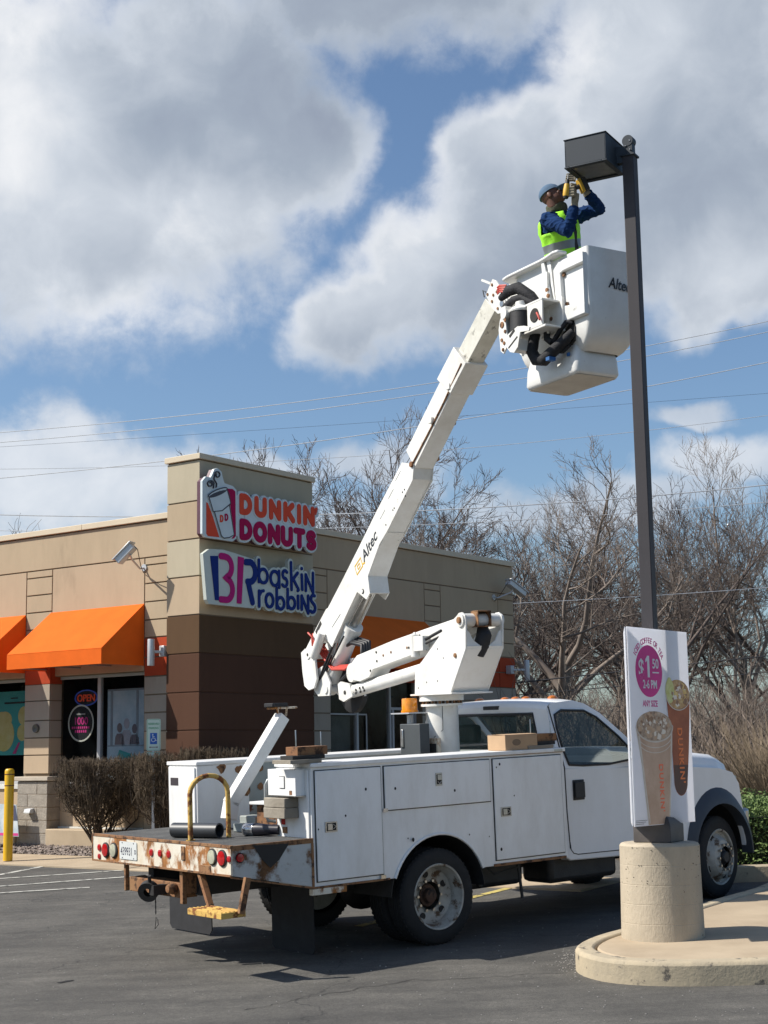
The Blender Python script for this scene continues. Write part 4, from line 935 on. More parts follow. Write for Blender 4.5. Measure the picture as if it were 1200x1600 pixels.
# --- utility body: right and left compartments, tail deck, bed
ZB, ZT_, XB, XF = .605, 1.60, -1.322, 1.53
arch = [(cos(a)*.53, .405+sin(a)*.53) for a in [rad(22.2)+(pi-2*rad(22.2))*k/18 for k in range(19)]]
def comp(y0, y1, outer, nm, lab):
    mb = MB().use(m_w)
    out_ = [(XB, ZB), (XB, ZT_-.035), (XF, ZT_-.035), (XF, ZB)]+[(p[0], p[1]) for p in arch]
    mb.prismY(out_, y0, y1)
    return mb
cr_ = comp(.012, .51, 0, 'r', '').build('side_compartment', trk, bevel=.004, smooth=30, label='white right side tool compartment with three doors')
cl_ = comp(1.80, WD-.012, 0, 'l', '').build('side_compartment', trk, bevel=.004, smooth=30, label='white left side tool compartment')
for (y0, y1) in ((-.012, .525), (1.785, WD+.012)):
    MB().use(m_w).box(XB-.01, XF+.01, y0, y1, ZT_-.0345, ZT_).build('top_rail', trk, bevel=.006)
# inside of wheel wells
for y0, y1 in ((.03, .55), (1.76, 2.28)):
    mb = MB().use(m_blkm); rr_ = [(cos(a)*.525, .405+sin(a)*.525) for a in [rad(5)+(pi-2*rad(5))*k/18 for k in range(19)]]
    ra = [(cos(a)*.52, .405+sin(a)*.52) for a in [rad(5)+(pi-2*rad(5))*k/18 for k in range(19)]]
    mb.prismY(rr_+ra[::-1], y0, y1); mb.build('wheel_well', trk)
fl = MB().use(m_w); fl.tube([(p[0]*1.0, .006, p[1]) for p in arch], .012, 8); fl.build('arch_lip', trk, smooth=60)
# doors on the right side
def door(x0, x1, z0, z1, nm='compartment_door', latch=None, vert=False, lab=None, notch=None):
    mb = MB().use(m_w); P = [(x0, z0), (x1, z0), (x1, z1), (x0, z1)]
    mb.prismY(P, -.004, .012); o = mb.build(nm, cr_, bevel=.005, label=lab)
    sm = MB().use(m_seam); g = .007
    for a in ((x0-g, x1+g, z0-g, z0), (x0-g, x1+g, z1, z1+g), (x0-g, x0, z0, z1), (x1, x1+g, z0, z1)): sm.box(a[0], a[1], .004, .0118, a[2], a[3])
    sm.build('door_seam', cr_)
    return o
d1 = door(-1.285, -.615, .655, 1.535, lab='tall rear compartment door'); d2 = door(-.575, .605, 1.172, 1.535, lab='wide flat compartment door over the wheel'); d3 = door(.650, 1.485, .655, 1.535, lab='tall front compartment door')
def latch(x, z, vert=False, dark=False):
    w, h = (.035, .055) if vert else (.060, .042)
    a = MB().use(m_chr if not dark else m_chr).box(x-w, x+w, -.012, -.004, z-h, z+h); a.use(m_seam); a.box(x-w*.8, x+w*.8, -.0135, -.0121, z-h*.75, z+h*.75); a.use(m_chr)
    if vert: a.box(x-w*.6, x+w*.6, -.020, -.0136, z-h*.1, z+h*.68); a.tube([(x-.018, -.016, z-.018), (x, -.018, z-.04), (x+.018, -.016, z-.018)], .004, 6)
    else: a.box(x-w*.7, x+w*.1, -.020, -.0136, z-h*.6, z+h*.6); a.tube([(x+.015, -.016, z+.018), (x+.042, -.018, z), (x+.015, -.016, z-.018)], .004, 6)
    a.build('latch', cr_, bevel=.003)
for (px, py, v) in ((516.7, 1291.7, False), (684.8, 1217.5, True), (790, 1268, False)):
    q = TS(px, py, 0); latch(q.x, q.z, v)
h = MB().use(m_seam)
for px, py, r in ((539.5, 1274.5, .008), (645, 1312, .014), (637, 1310, .006), (497, 1296, .006), (780, 1194, .01), (775, 1199, .006), (733, 1304, .006), (764, 1307, .005), (783, 1327, .012), (803, 1243, .006), (710, 1235, .01), (571, 1233, .01), (617, 1232, .01)):
    q = TS(px, py, 0); h.disc((0, 0), 1, 0, 0, 3) if False else h.prismY([(q.x+r*cos(2*pi*k/8), q.z+r*1.3*sin(2*pi*k/8)) for k in range(8)], -.0062, -.0045)
h.build('paint_chip', cr_)
rs = MB().use(m_rust); rs.box(.62, 1.50, -.002, .012, ZB-.004, ZB+.018); rs.box(XB, -.55, -.002, .012, ZB-.004, ZB+.012); rs.box(.05, 1.52, .0, .03, ZT_-.040, ZT_-.036); build_split(rs, 'rust_edge', cr_)
hg = MB().use(m_chr)
for px, py in ((598, 1370), (601, 1266)):
    q = TS(px, py, 0); hg.box(q.x-.02, q.x+.03, -.008, -.0045, q.z-.015, q.z+.015)
hg.box(1.40, 1.50, -.016, -.0125, ZT_-.03, ZT_-.012); hg.build('hinge', cr_)
# interior walls and floor of the bed
bd_ = MB().use(m_inw); bd_.box(XB+.02, XF-.02, .5101, .514, .99, ZT_-.04); bd_.box(XB+.02, XF-.02, 1.796, 1.7999, .99, ZT_-.04); bd_.box(XF-.06, XF, .52, 1.79, .78, ZT_-.02); bd_.build('bed_wall', trk)
pnl = MB().use(m_w); pnl.box(XB, XB+.55, 1.7925, 1.7955, .99, ZT_-.04); pnl.build('bed_panel', trk)
MB().use(m_deck).box(XB, XF-.061, .5141, 1.795, .90, .985).build('bed_floor', trk)
rp0 = MB().use(m_rust)
for px, py, rx, rz in ((346, 1200, .05, .05), (374, 1203, .045, .045), (384, 1233, .05, .06), (407, 1200, .03, .04), (407, 1229, .03, .04), (380, 1235, .04, .03)):
    q = TS(px, py, 1.79); rnd_ = random.Random(px); rp0.prismY([(q.x+rx*cos(2*pi*k/11)*rnd_.uniform(.6, 1.2), q.z+rz*sin(2*pi*k/11)*rnd_.uniform(.6, 1.2)) for k in range(11)], 1.789, 1.7915)
rp0.build('rust_patch', trk)
# rear faces
rf = MB().use(m_w); rf.box(XB-.016, XB, .03, .495, .99, ZT_-.05); rf.box(XB-.016, XB, 1.815, WD-.03, .99, ZT_-.05); build_split(rf, 'rear_panel', trk, bevel=.006)
jb = MB().use(m_w); jb.box(XB-.11, XB-.017, .07, .47, 1.345, 1.555); jb.use(m_chr).box(XB-.118, XB-.012, .06, .485, 1.335, 1.345); jb.use(m_seam); jb.box(XB-.112, XB-.1101, .22, .30, 1.40, 1.50); jb.use(m_w); jb.box(XB-.118, XB-.1121, .225, .295, 1.405, 1.495); jb.use(m_rust); jb.box(XB-.1115, XB-.1101, .12, .16, 1.35, 1.385)
jb.build('control_box', trk, bevel=.008)
wdn = MB().use(mat('weathered_wood', (.20, .17, .13), .9, scale=3, col2=(.32, .285, .23), bump=.5, bscale=30)); wdn.box(XB-.16, XB-.017, .165, .475, 1.16, 1.245); wdn.box(XB-.155, XB-.017, .168, .475, 1.247, 1.325); wdn.build('wood_block', trk, bevel=.006)
gr = MB().use(mat('grey_rail', (.36, .38, .38), .45, .4)); gr.tube([(XB-.02, .50, 1.47), (XB-.07, .535, 1.46), (XB-.085, .55, 1.42), (XB-.085, .55, 1.17), (XB-.07, .54, 1.13), (XB-.02, .50, 1.12)], .014, 8); gr.build('grab_rail', trk, smooth=60)
rp_ = MB().use(m_lr); rp_.box(XB-.03, XB-.016, .37, .41, 1.10, 1.15); rp_.use(m_rust).box(XB-.026, XB-.016, .34, .40, 1.03, 1.08); rp_.use(mat('sticker_dark', (.05, .04, .045), .5)).box(XB-.0175, XB-.016, 2.10, 2.24, 1.385, 1.455); build_split(rp_, 'reflector', trk)
# --- tail deck
TXr = -2.10
dk = MB().use(m_deck); dk.box(TXr+.012, XB, .012, WD-.012, .965, 1.002); dk.build('deck', trk, bevel=.003)
tp = MB().use(m_rw); tp.box(TXr-.006, TXr+.012, 0, WD, .775, .985); tp.use(m_rust); tp.box(TXr-.010, TXr+.02, -.004, WD+.004, .985, 1.008); tp.box(TXr-.011, TXr+.0, -.0, WD, .768, .785); tp.box(TXr-.012, TXr-.0065, 2.295, WD+.002, .775, 1.0); tp.build('tail_plate', trk, bevel=.002, label='rust streaked white tail plate')
sd = MB().use(m_diam)
for y0, y1 in ((0, .012), (WD-.012, WD)):
    sd.prismY([(TXr+.012, .775), (XB, .62), (XB, .965), (TXr+.012, .965)], y0, y1)
for k in range(34):   # raised diamond treads on the right plate
    for j in range(13):
        x = TXr+.05+k*.022; z = .65+j*.024
        if z > .775-(x-TXr)*.2+.02 and z < .955 and not (.28 < (x-TXr) < .55 and z > .80): sd.bar((x-.006, -.0005, z-(.004 if (k+j) % 2 else -.004)), (x+.006, -.0005, z+(.004 if (k+j) % 2 else -.004)), .003, .0035)
sd.use(m_rust).box(TXr, XB, -.003, .013, .965, 1.004); sd.use(m_rust).prismY([(TXr, .770), (TXr, .757), (XB, .602), (XB, .617)], -.003, .02); sd.box(XB-.022, XB-.0, -.006, -.0005, .62, .965)
build_split(sd, 'side_plate', trk, lambda c: c.y > 1.1, smooth=0)
nt_ = MB().use(m_seam); q0, q1, q2 = TS(395, 1321, 0), TS(451, 1318, 0), TS(422, 1356, 0); q3 = TS(409, 1343, 0); q4 = TS(436, 1343, 0)
nt_.prismY([(q0.x, q0.z), (q1.x, q1.z), (q4.x, q4.z), (q2.x, q2.z), (q3.x, q3.z)], -.0062, -.0042); nt_.build('notch', trk)
un = MB().use(m_blkm); un.box(TXr+.02, XB, .02, WD-.02, .90, .964); 
for y in (.35, .8, 1.45, 1.9): un.box(TXr+.02, XB, y, y+.06, .78, .90)
un.build('deck_frame', trk)
# lamps on the tail plate  (pixel, radius, kind)
def lampY(px, py): q = TX(px, py, TXr-.006); return q.y, q.z
def lamp(px, py, r, m, ring=True, nm='tail_lamp', rz=None):
    y, z = lampY(px, py); mb = MB()
    if ring: mb.use(m_blk).lathe([(.001, 0), (r*1.18, 0), (r*1.18, .010), (r*1.02, .014)], (TXr-.006, y, z), (-1, 0, 0), 28)
    mb.use(m).lathe([(.001, .010), (r, .010), (r*.95, .019), (r*.5, .024), (.001, .026)] if ring else [(.001, 0), (r, 0), (r*.95, .010), (r*.5, .015), (.001, .016)], (TXr-.0065, y, z), (-1, 0, 0), 28)
    mb.build(nm, trk, smooth=50)
lamp(166, 1328, .056, m_lr); lamp(178.5, 1328.5, .056, m_lw_, nm='reverse_lamp'); lamp(155.8, 1324, .030, m_lr, False); lamp(155.8, 1338, .024, m_lr, False)
lamp(237, 1332, .030, m_lr, False); lamp(250.5, 1333.3, .030, m_lr, False); lamp(264, 1334.7, .031, m_lr, False)
lamp(332.5, 1339, .056, m_lw_, nm='reverse_lamp'); lamp(348, 1341, .056, m_lr); lamp(358.5, 1342.5, .026, m_lr, False)
qm = TS(374.5, 1340.5, 0); mb = MB().use(m_blk).lathe([(.001, 0), (.040, 0), (.040, .006)], (qm.x, 0, qm.z), (0, -1, 0), 24); mb.use(m_lr).lathe([(.001, 0), (.034, 0), (.030, .014), (.001, .017)], (qm.x, -.003, qm.z), (0, -1, 0), 24); mb.build('side_lamp', trk, smooth=50)
y0_, z0_ = lampY(201, 1329); PMt = Matrix.Translation((TXr-.010, y0_, z0_-.075)) @ Matrix(((0, 0, -1, 0), (-1, 0, 0, 0), (0, 1, 0, 0), (0, 0, 0, 1)))
mb = MB(PMt).use(mat('plate_white', (.62, .64, .62), .4, var=.05)); mb.prismZ(rrect(-.152, .152, 0, .15, .012), 0, .003); pl = mb.build('license_plate', trk)
mb = MB(PMt).use(mat('plate_text', (.03, .03, .06), .5)); text_mb(mb, '439931', -.025, .035, .098, .0036, .001, 0, 0, 'CENTER', sx=.72); text_mb(mb, 'D', .128, .05, .05, .0036, .001, .001, 0, 'CENTER', sx=.8)
for x in (-.10, .10):
    for yy in (.012, .138): mb.disc((x, yy), .006, .003, .005, 8)
mb.build('lettering', pl, smooth=0)
mb = MB().use(m_rust); y, z = lampY(313, 1336); mb.box(TXr-.012, TXr-.006, y-.16, y+.02, .775, .84) ; y, z = lampY(286.5, 1333); mb.use(m_rust).box(TXr-.014, TXr-.006, y-.028, y+.028, z-.055, z+.055); mb.build('step_bracket', trk, bevel=.003)
# yellow hand hoop at the tail
qa, qb = TZ(298, 1314, 1.0), TZ(357.5, 1308.5, 1.0)
top = TS(327, 1221, qa.lerp(qb, .5).y).z
mb = MB().use(m_ry); A = Vector((qa.x, qa.y, 0)); B_ = Vector((qb.x, qb.y, 0)); mdd = (B_-A); R_ = mdd.length/2; c = (A+B_)/2; dn = mdd.normalized(); zc = 1.0+.52-R_*.8
path = [A+ZU*1.0, A+ZU*zc]+[c-dn*R_*cos(pi*k/10)+ZU*(zc+R_*.8*sin(pi*k/10)) for k in range(1, 10)]+[B_+ZU*zc, B_+ZU*1.0]
mb.tube(path, .021, 10); mb.lathe([(.001, 0), (.04, 0), (.04, .008)], A+ZU*1.002, (0, 0, 1), 12); mb.build('hand_hoop', trk, smooth=60)
# hitch and step under the tail
hb0, hb1 = TX(210, 1372, TXr+.10), TX(292, 1386, TXr+.10)
mb = MB().use(m_rust)
zt1, zt2 = .70, .54
mb.box(TXr+.05, TXr+.20, hb1.y, hb0.y, .60-.06, .60+.06); mb.use(m_rust).box(TXr+.02, TXr+.06, hb1.y-.07, hb1.y-.02, .50, .775); mb.use(m_rust).box(TXr+.02, TXr+.06, hb0.y+.01, hb0.y+.04, .54, .775); mb.box(TXr+.06, TXr+.5, hb1.y-.07, hb1.y-.05, .58, .78)
mb.build('rear_crossmember', trk, bevel=.006, label='rusty crossmember under the tail')
q = TX(234, 1392, TXr-.06); mb = MB().use(m_blkm); mb.lathe([(.035, -.03), (.085, -.03), (.085, .03), (.035, .03)], (TXr-.07, q.y, q.z), (.3, .25, .15), 24); mb.box(TXr-.08, TXr+.06, q.y-.10, q.y-.02, q.z-.03, q.z+.05); mb.rod((TXr-.07, q.y-.02, q.z+.05), (TXr-.09, q.y-.05, q.z+.13), .015); 
q2 = TX(263, 1389, TXr-.02); mb.use(m_rust).lathe([(.001, 0), (.045, 0), (.05, .02), (.03, .07), (.001, .075)], (TXr+.04, q2.y, q2.z), (-1, 0, 0), 16); mb.build('pintle_hitch', trk, smooth=40)
mb = MB().use(m_blkm); q = TX(243, 1398, TXr); mb.tube([(TXr, q.y, .55-.02*k+.0) for k in range(9)], [.004, .007]*4+[.004], 5); mb.tube([(TXr, q.y, .37), (TXr, q.y-.03, .35), (TXr, q.y-.04, .31), (TXr, q.y+.02, .27), (TXr, q.y+.0, .34), (TXr, q.y, .37)], .003, 5); mb.build('safety_chain', trk)
mb = MB().use(m_ry); ya_, yb_ = TX(365, 1412, TXr-.10).y, TX(300, 1423, TXr-.10).y; zs_ = TX(330, 1422, TXr-.05).z
mb.box(TXr-.20, TXr+.02, ya_+.02, yb_-.10, zs_-.025, zs_+.02)
for k in range(6): mb.box(TXr-.195+k*.036, TXr-.18+k*.036, ya_+.03, yb_-.11, zs_+.02, zs_+.026)
mb.use(m_rust); mb.bar((TXr+.03, ya_+.0, .775), (TXr-.03, ya_+.01, zs_+.0), .035, .05, (1, 0, 0)); y_ = TX(308, 1372, TXr).y; mb.bar((TXr+.03, y_, .775), (TXr-.0, yb_-.12, zs_+.01), .035, .05, (1, 0, 0)); mb.build('step', trk, bevel=.006, label='rusty yellow step hanging under the tail')
# mud flaps
def flap(px0, px1, pyb, X, ztop_):
    y0, y1 = TX(px1, pyb-30, X).y, TX(px0, pyb-30, X).y; zb = TX((px0+px1)/2, pyb, X).z
    mb = MB().use(m_blk); P = [(y0, ztop_), (y0, zb+.04), (y0+.04, zb), (y1-.04, zb), (y1, zb+.04), (y1, ztop_)]
    mb.prismX([(p[0], p[1]) for p in P], X-.005, X+.005); return mb.build('mud_flap', trk)
flap(426, 491, 1488, -1.02, .62); flap(266, 331, 1455, -1.02, .70)
mb = MB().use(m_rw); mb.box(-1.34, -1.0, .0, .05, .55, .60); mb.box(-1.06, -1.03, .02, .55, .56, .62); mb.use(m_blkm)
mb.build('flap_bracket', trk, bevel=.003)
mb = MB().use(m_blkm); mb.tube([(1.02, .14, .58), (1.03, .13, .45), (1.04, .12, .28)], .014, 8); mb.tube([(.62, .12, .60), (.72, .12, .52), (1.0, .12, .56)], .010, 6); mb.lathe([(.001, 0), (.03, .02), (.03, .1), (.001, .11)], (.60, .2, .40), (.1, 0, 1), 10); mb.build('hanging_bracket', trk)

# --- cab
CY0, CY1 = .15, WD-.15
m_cg = glass('cab_glass', (.02, .045, .042), .55, .02); m_tr = mat('black_trim', (.02, .02, .022), .6)
def cabp(x, y, Y=CY0): q = TS(x, y, Y); return (q.x, q.z)
XR, ZR = 1.60, 2.02                                   # cab rear and roof height
belt = 1.405
# lower body side
low_ = [(XR, .60), (XR, belt), (2.50, belt-.03), (3.0, belt+.0), (3.15, 1.40), (3.18, .86), (3.12, .56), (2.9, .52), (1.7, .55)]
cb = MB().use(m_wc); cb.prismY(low_, CY0, CY0+.05); cb.prismY(low_, CY1-.05, CY1); cb.box(XR, XR+.05, CY0+.0501, CY1-.0501, .60, belt); cb.box(1.7, 3.1, CY0+.06, CY1-.06, .55, .62)
cb.build('cab_body', trk, bevel=.012, smooth=40)
# greenhouse: side frames with window openings, tapered inwards to the roof
def gy(z, s):     # tumblehome
    t = max(0, (z-belt)/(ZR-belt)); return (CY0+.13*t**1.3) if s == 0 else (CY1-.13*t**1.3)
side_out = [(XR, belt), (XR-.01, 1.65), (XR-.008, 1.95), (XR+.05, 2.01), (XR+.35, 2.03), (2.10, 1.995), (2.28, 1.90), (2.55, 1.68), (2.78, 1.46), (2.80, belt-.02), (2.3, belt-.035), (1.9, belt-.02)]
def ringp(outer, inner, s, m, mb, th=.03):
    n = len(outer); dy = th if s == 0 else -th
    O_ = [mb.vert((p[0], gy(p[1], s), p[1])) for p in outer]; I_ = [mb.vert((p[0], gy(p[1], s)+dy*.15, p[1])) for p in inner]; J = [mb.vert((p[0], gy(p[1], s)+dy, p[1])) for p in inner]
    for k in range(n):
        j = (k+1) % n; mb.face((O_[k], O_[j], I_[j], I_[k])); mb.face((I_[k], I_[j], J[j], J[k]))
wtl, wtr, wbr, wbl = cabp(873, 1108, .24), (2.17, 1.915), (2.66, 1.455), cabp(897, 1197, .155)
win = [(1.70+.02, 1.43), (1.665, 1.6), (1.645, 1.78), (1.655, 1.90), (1.75, 1.94), (2.05, 1.928), (2.20, 1.86), (2.44, 1.67), (2.64, 1.475), (2.62, 1.445), (2.25, 1.41), (1.9, 1.415)]
win = [(x+.02, z) for x, z in win]
gh = MB().use(m_wc); ringp(side_out, win, 0, m_wc, gh); ringp(side_out, win, 1, m_wc, gh)
# roof skin, lofted across
def cross(x, z, k):  # k 0..1 across
    y = gy(z, 0)+(gy(z, 1)-gy(z, 0))*k; return (x, y, z+.035*sin(pi*k)**.6)
prof = [(XR-.008, 1.95), (XR+.01, 1.985), (XR+.05, 2.01), (XR+.35, 2.03), (2.10, 1.995), (2.28, 1.90)]
rows = [[gh.vert(cross(x, z, k/10)) for k in range(11)] for x, z in prof]
for a, b in zip(rows, rows[1:]):
    for k in range(10): gh.face((a[k], a[k+1], b[k+1], b[k]))
# back wall with rear window opening
yo = [(CY0, belt), (gy(1.65, 0), 1.65), (gy(1.95, 0), 1.95), (gy(1.95, 1), 1.95), (gy(1.65, 1), 1.65), (CY1, belt)]
yi = [(CY0+.24, 1.50), (CY0+.24, 1.62), (CY0+.30, 1.915), (CY1-.30, 1.915), (CY1-.24, 1.62), (CY1-.24, 1.50)]
A_ = [gh.vert((XR-.01 if z > belt else XR, y, z)) for y, z in yo]; B2 = [gh.vert((XR-.012, y, z)) for y, z in yi]; B3 = [gh.vert((XR+.02, y, z)) for y, z in yi]
for k in range(6): j = (k+1) % 6; gh.face((A_[k], A_[j], B2[j], B2[k])); gh.face((B2[k], B2[j], B3[j], B3[k]))
k3 = [gh.vert(cross(prof[0][0], prof[0][1], k/10)) for k in range(11)]; k4 = [gh.vert((XR-.01, gy(1.95, 0)+(gy(1.95, 1)-gy(1.95, 0))*k/10, 1.95)) for k in range(11)]
for k in range(10): gh.face((k3[k], k3[k+1], k4[k+1], k4[k]))
gh.build('cab_roof', trk, smooth=45)
gl = MB().use(m_cg); gl.face([gl.vert((p[0], gy(p[1], 0)+.012, p[1])) for p in win]); gl.face([gl.vert((p[0], gy(p[1], 1)-.012, p[1])) for p in win]); gl.face([gl.vert((XR+.006, y, z)) for y, z in yi])
gl.poly([(2.26, CY0+.15, 1.90), (2.26, CY1-.15, 1.90), (2.80, CY1-.08, 1.43), (2.80, CY0+.08, 1.43)])
build_split(gl, 'cab_window', trk, smooth=0)
sl_ = MB().use(m_tr)
wp = [(p[0], gy(p[1], 0)-.002, p[1]) for p in win]; sl_.tube(wp+[wp[0]], .011, 6)
rw_ = [(XR-.016, y, z) for y, z in yi]; sl_.tube(rw_+[rw_[0]], .014, 6); sl_.build('window_seal', trk, smooth=60)
st = MB().use(m_seam)    # door shut lines
zz_ = [(1.578+.02, 1.98), (1.60, 1.92), (1.625, 1.66), (1.655, belt), (1.66, 1.0), (1.68, .66)]
st.tube([(x+.02, gy(z, 0)-.0015 if z > belt else CY0-.0015, z) for x, z in zz_], .006, 5)
st.tube([(x+.02, CY0-.0015, z) for x, z in ((1.68, .72), (1.69, .65), (1.72, .615), (1.78, .60), (2.86, .585), (2.94, .60), (2.98, .66), (3.02, 1.0), (3.0, 1.38))], .0045, 5); st.build('door_seam', trk)
hd = MB().use(m_tr); a, b = cabp(894, 1219), cabp(913, 1249); hd.box(a[0], b[0], CY0-.010, CY0-.0005, b[1], a[1]); hd.box(a[0]+.01, b[0]-.01, CY0-.03, CY0-.015, b[1]+.02, a[1]-.02); hd.build('door_handle', trk, bevel=.010)
bk = MB().use(m_tr); a, b = TX(754, 1099, XR-.012), TX(779, 1108, XR-.012); bk.box(XR-.012, XR+.05, b.y, a.y, 1.962, 2.0); bk.build('brake_lamp', trk, bevel=.006)
mk = MB().use(mat('amber_lens', (.55, .16, .02), .25, coat=.5))
for y in (.62, 1.0, 1.155, 1.31, 1.7): mk.ball((2.02, y, 2.055), .05, 10, 6, 1.2, .8, .62)
build_split(mk, 'marker_lamp', trk)
# interior
it = MB().use(mat('seat_cloth', (.10, .10, .095), .9, var=.3, scale=6))
for y in (.35, 1.35): it.box(1.72, 1.86, y, y+.55, .95, 1.62); it.box(1.75, 1.85, y+.14, y+.42, 1.64, 1.82); it.box(1.85, 2.35, y, y+.55, .85, 1.05)
it.use(mat('dashboard', (.035, .035, .036), .7)).box(2.62, 2.95, CY0+.1, CY1-.1, 1.0, 1.40); it.build('cab_interior', trk, bevel=.03)
sw = MB().use(m_tr); sw.tube([Vector((2.47, 1.62, 1.40))+Vector((-.07*sin(a_), .19*cos(a_), .17*sin(a_))) for a_ in [2*pi*k/24 for k in range(25)]], .014, 6); sw.bar((2.47, 1.62, 1.40), (2.65, 1.62, 1.3), .05, .05); sw.build('steering_wheel', trk)
# hood, fenders, bumper
hdm = MB().use(m_wc)
def hrow(x, zc, ze, w):   # hood cross-section from right to left
    c = WD/2; zc += .04; ze += .03; return [(x, c-w, ze-.14), (x, c-w+.02, ze-.03), (x, c-w+.10, ze+.02), (x, c-w*.55, zc-.005), (x, c-w*.5, zc+.02), (x, c, zc+.03), (x, c+w*.5, zc+.02), (x, c+w*.55, zc-.005), (x, c+w-.10, ze+.02), (x, c+w-.02, ze-.03), (x, c+w, ze-.14)]
H = [hrow(2.76, 1.475, 1.435, .985), hrow(3.1, 1.475, 1.435, 1.0), hrow(3.5, 1.455, 1.415, 1.0), hrow(3.85, 1.42, 1.375, .99), hrow(4.02, 1.37, 1.315, .965), hrow(4.10, 1.27, 1.21, .94), hrow(4.13, 1.12, 1.08, .92)]
hdm.loft(H, cap=True, closed=False); hdm.build('hood', trk, smooth=50)
fd = MB().use(m_wc)
farch = [(WB+cos(a)*.50, .44+sin(a)*.52) for a in [rad(-2)+(pi+rad(2)*1)*k/18 for k in range(19)]]
fo = [(3.05, .56), (3.05, 1.32), (3.5, 1.31), (3.85, 1.275), (4.05, 1.22), (4.14, 1.10), (4.17, .80), (4.16, .60)]
fpoly = [(3.05, .50), (3.05, 1.33)]+fo[2:]+[(4.29, .46)][:0]+[(p[0], p[1]) for p in farch]
for y0, y1 in ((.13, .19), (WD-.19, WD-.13)): fd.prismY([(3.05, .52), (3.05, 1.33), (3.5, 1.32), (3.85, 1.29), (4.05, 1.235), (4.14, 1.12), (4.19, .80), (4.20, .52)]+[(WB+cos(a)*.42, .44+sin(a)*.52) for a in [rad(5)+(pi-rad(10))*k/18 for k in range(19)]], y0, y1)
build_split(fd, 'fender', trk, bevel=.006, smooth=40)
fl2 = MB().use(mat('flare_grey', (.045, .052, .065), .5, var=.1))
for s in (0, 1):
    ri, ro = [], []
    for k in range(21):
        a = rad(-3)+(pi+rad(6))*k/20; ri.append((WB+cos(a)*.425, .44+sin(a)*.50)); ro.append((WB+cos(a)*(.50+.0*sin(a)), .44+sin(a)*.665))
    ys = (.135, .055) if s == 0 else (WD-.135, WD-.055)
    A_ = [fl2.vert((p[0], ys[0], p[1])) for p in ro]; B_2 = [fl2.vert((p[0]*.55+q[0]*.45, ys[1]+(.02 if s == 0 else -.02), p[1]*.55+q[1]*.45)) for p, q in zip(ro, ri)]; C_ = [fl2.vert((p[0], ys[1], p[1])) for p in ri]; D_ = [fl2.vert((p[0], ys[0]+(.06 if s == 0 else -.06), p[1])) for p in ri]
    for a, b in ((A_, B_2), (B_2, C_), (C_, D_)):
        for k in range(20): fl2.face((a[k], a[k+1], b[k+1], b[k]))
build_split(fl2, 'fender_flare', trk, lambda c: c.y > 1.1, smooth=50)
fw_ = MB().use(m_blkm)
for y0, y1 in ((.2, .75), (WD-.75, WD-.2)):
    ra = [(WB+cos(a)*.47, .44+sin(a)*.55) for a in [rad(0)+pi*k/14 for k in range(15)]]; rb = [(WB+cos(a)*.45, .44+sin(a)*.53) for a in [rad(0)+pi*k/14 for k in range(15)]]
    fw_.prismY(ra+rb[::-1], y0, y1)
build_split(fw_, 'wheel_well', trk); MB().use(m_blkm).box(2.9, 4.1, .76, 1.54, .5, 1.2).build('engine', trk)
bm_ = MB().use(m_chr); bm_.box(4.20, 4.30, .14, WD-.14, .60, .86); bm_.build('bumper', trk, bevel=.03)
hl = MB().use(m_lw_); hl.box(4.08, 4.165, .17, .42, .98, 1.20); hl.box(4.08, 4.165, WD-.42, WD-.17, .98, 1.20); build_split(hl, 'headlight', trk, bevel=.02)
ind = MB().use(_mats['amber_lens']); ind.box(4.09, 4.172, .155, .20, .98, 1.10); ind.build('indicator', trk, bevel=.01)
gl2 = MB().use(m_tr); gl2.box(4.10, 4.15, .45, WD-.45, .90, 1.22); gl2.use(m_chr).box(4.15, 4.17, .45, WD-.45, 1.03, 1.08); gl2.build('grille', trk, bevel=.01)
mr_ = MB().use(m_tr); mr_.box(2.62, 2.70, -.10, .06, 1.38, 1.66); mr_.bar((2.66, .05, 1.5), (2.68, .16, 1.48), .04, .03); mr_.build('mirror', trk, bevel=.02)

# --- things standing in the bed that belong to the truck
pdx, pdy = 1.021, 1.12
pe = MB().use(m_wb); pe.lathe([(.24, .98), (.24, 1.02), (.165, 1.03), (.158, 1.06), (.158, 2.02)], (pdx, pdy, 0), (0, 0, 1), 40); pe.use(m_rust)
for k in range(16): a = 2*pi*k/16; pe.rod((pdx+cos(a)*.185, pdy+sin(a)*.185, 2.035), (pdx+cos(a)*.185, pdy+sin(a)*.185, 2.075), .014, 6)
pe.use(m_wb).lathe([(.15, 2.02), (.205, 2.02), (.205, 2.042), (.15, 2.042)], (pdx, pdy, 0), (0, 0, 1), 40); pe.lathe([(.15, 2.07), (.215, 2.07), (.215, 2.125), (.15, 2.125)], (pdx, pdy, 0), (0, 0, 1), 40); pe.build('pedestal', trk, smooth=40)
q = TX(668, 1150, 1.0); pd2 = MB().use(m_seam)
pts_ = [(TI @ at_depth(x, y, (TM @ Vector((pdx, pdy, 1.6))).y)) for x, y in ((676, 1100), (691, 1103), (692, 1140), (678, 1152))]
def onped(p, r=.160):
    v = Vector((p.x-pdx, p.y-pdy, 0)); cdir = (TI @ CAM)-Vector((pdx, pdy, 0)); cdir.z = 0; cdir.normalize(); sd_ = Vector((-cdir.y, cdir.x, 0)); s = max(-.98, min(.98, v.dot(sd_)/r)); return Vector((pdx, pdy, p.z))+sd_*(s*r)+cdir*(sqrt(1-s*s)*r)
pd2.tube([onped(p) for p in pts_], .003, 5)
pd2.build('cable', trk)
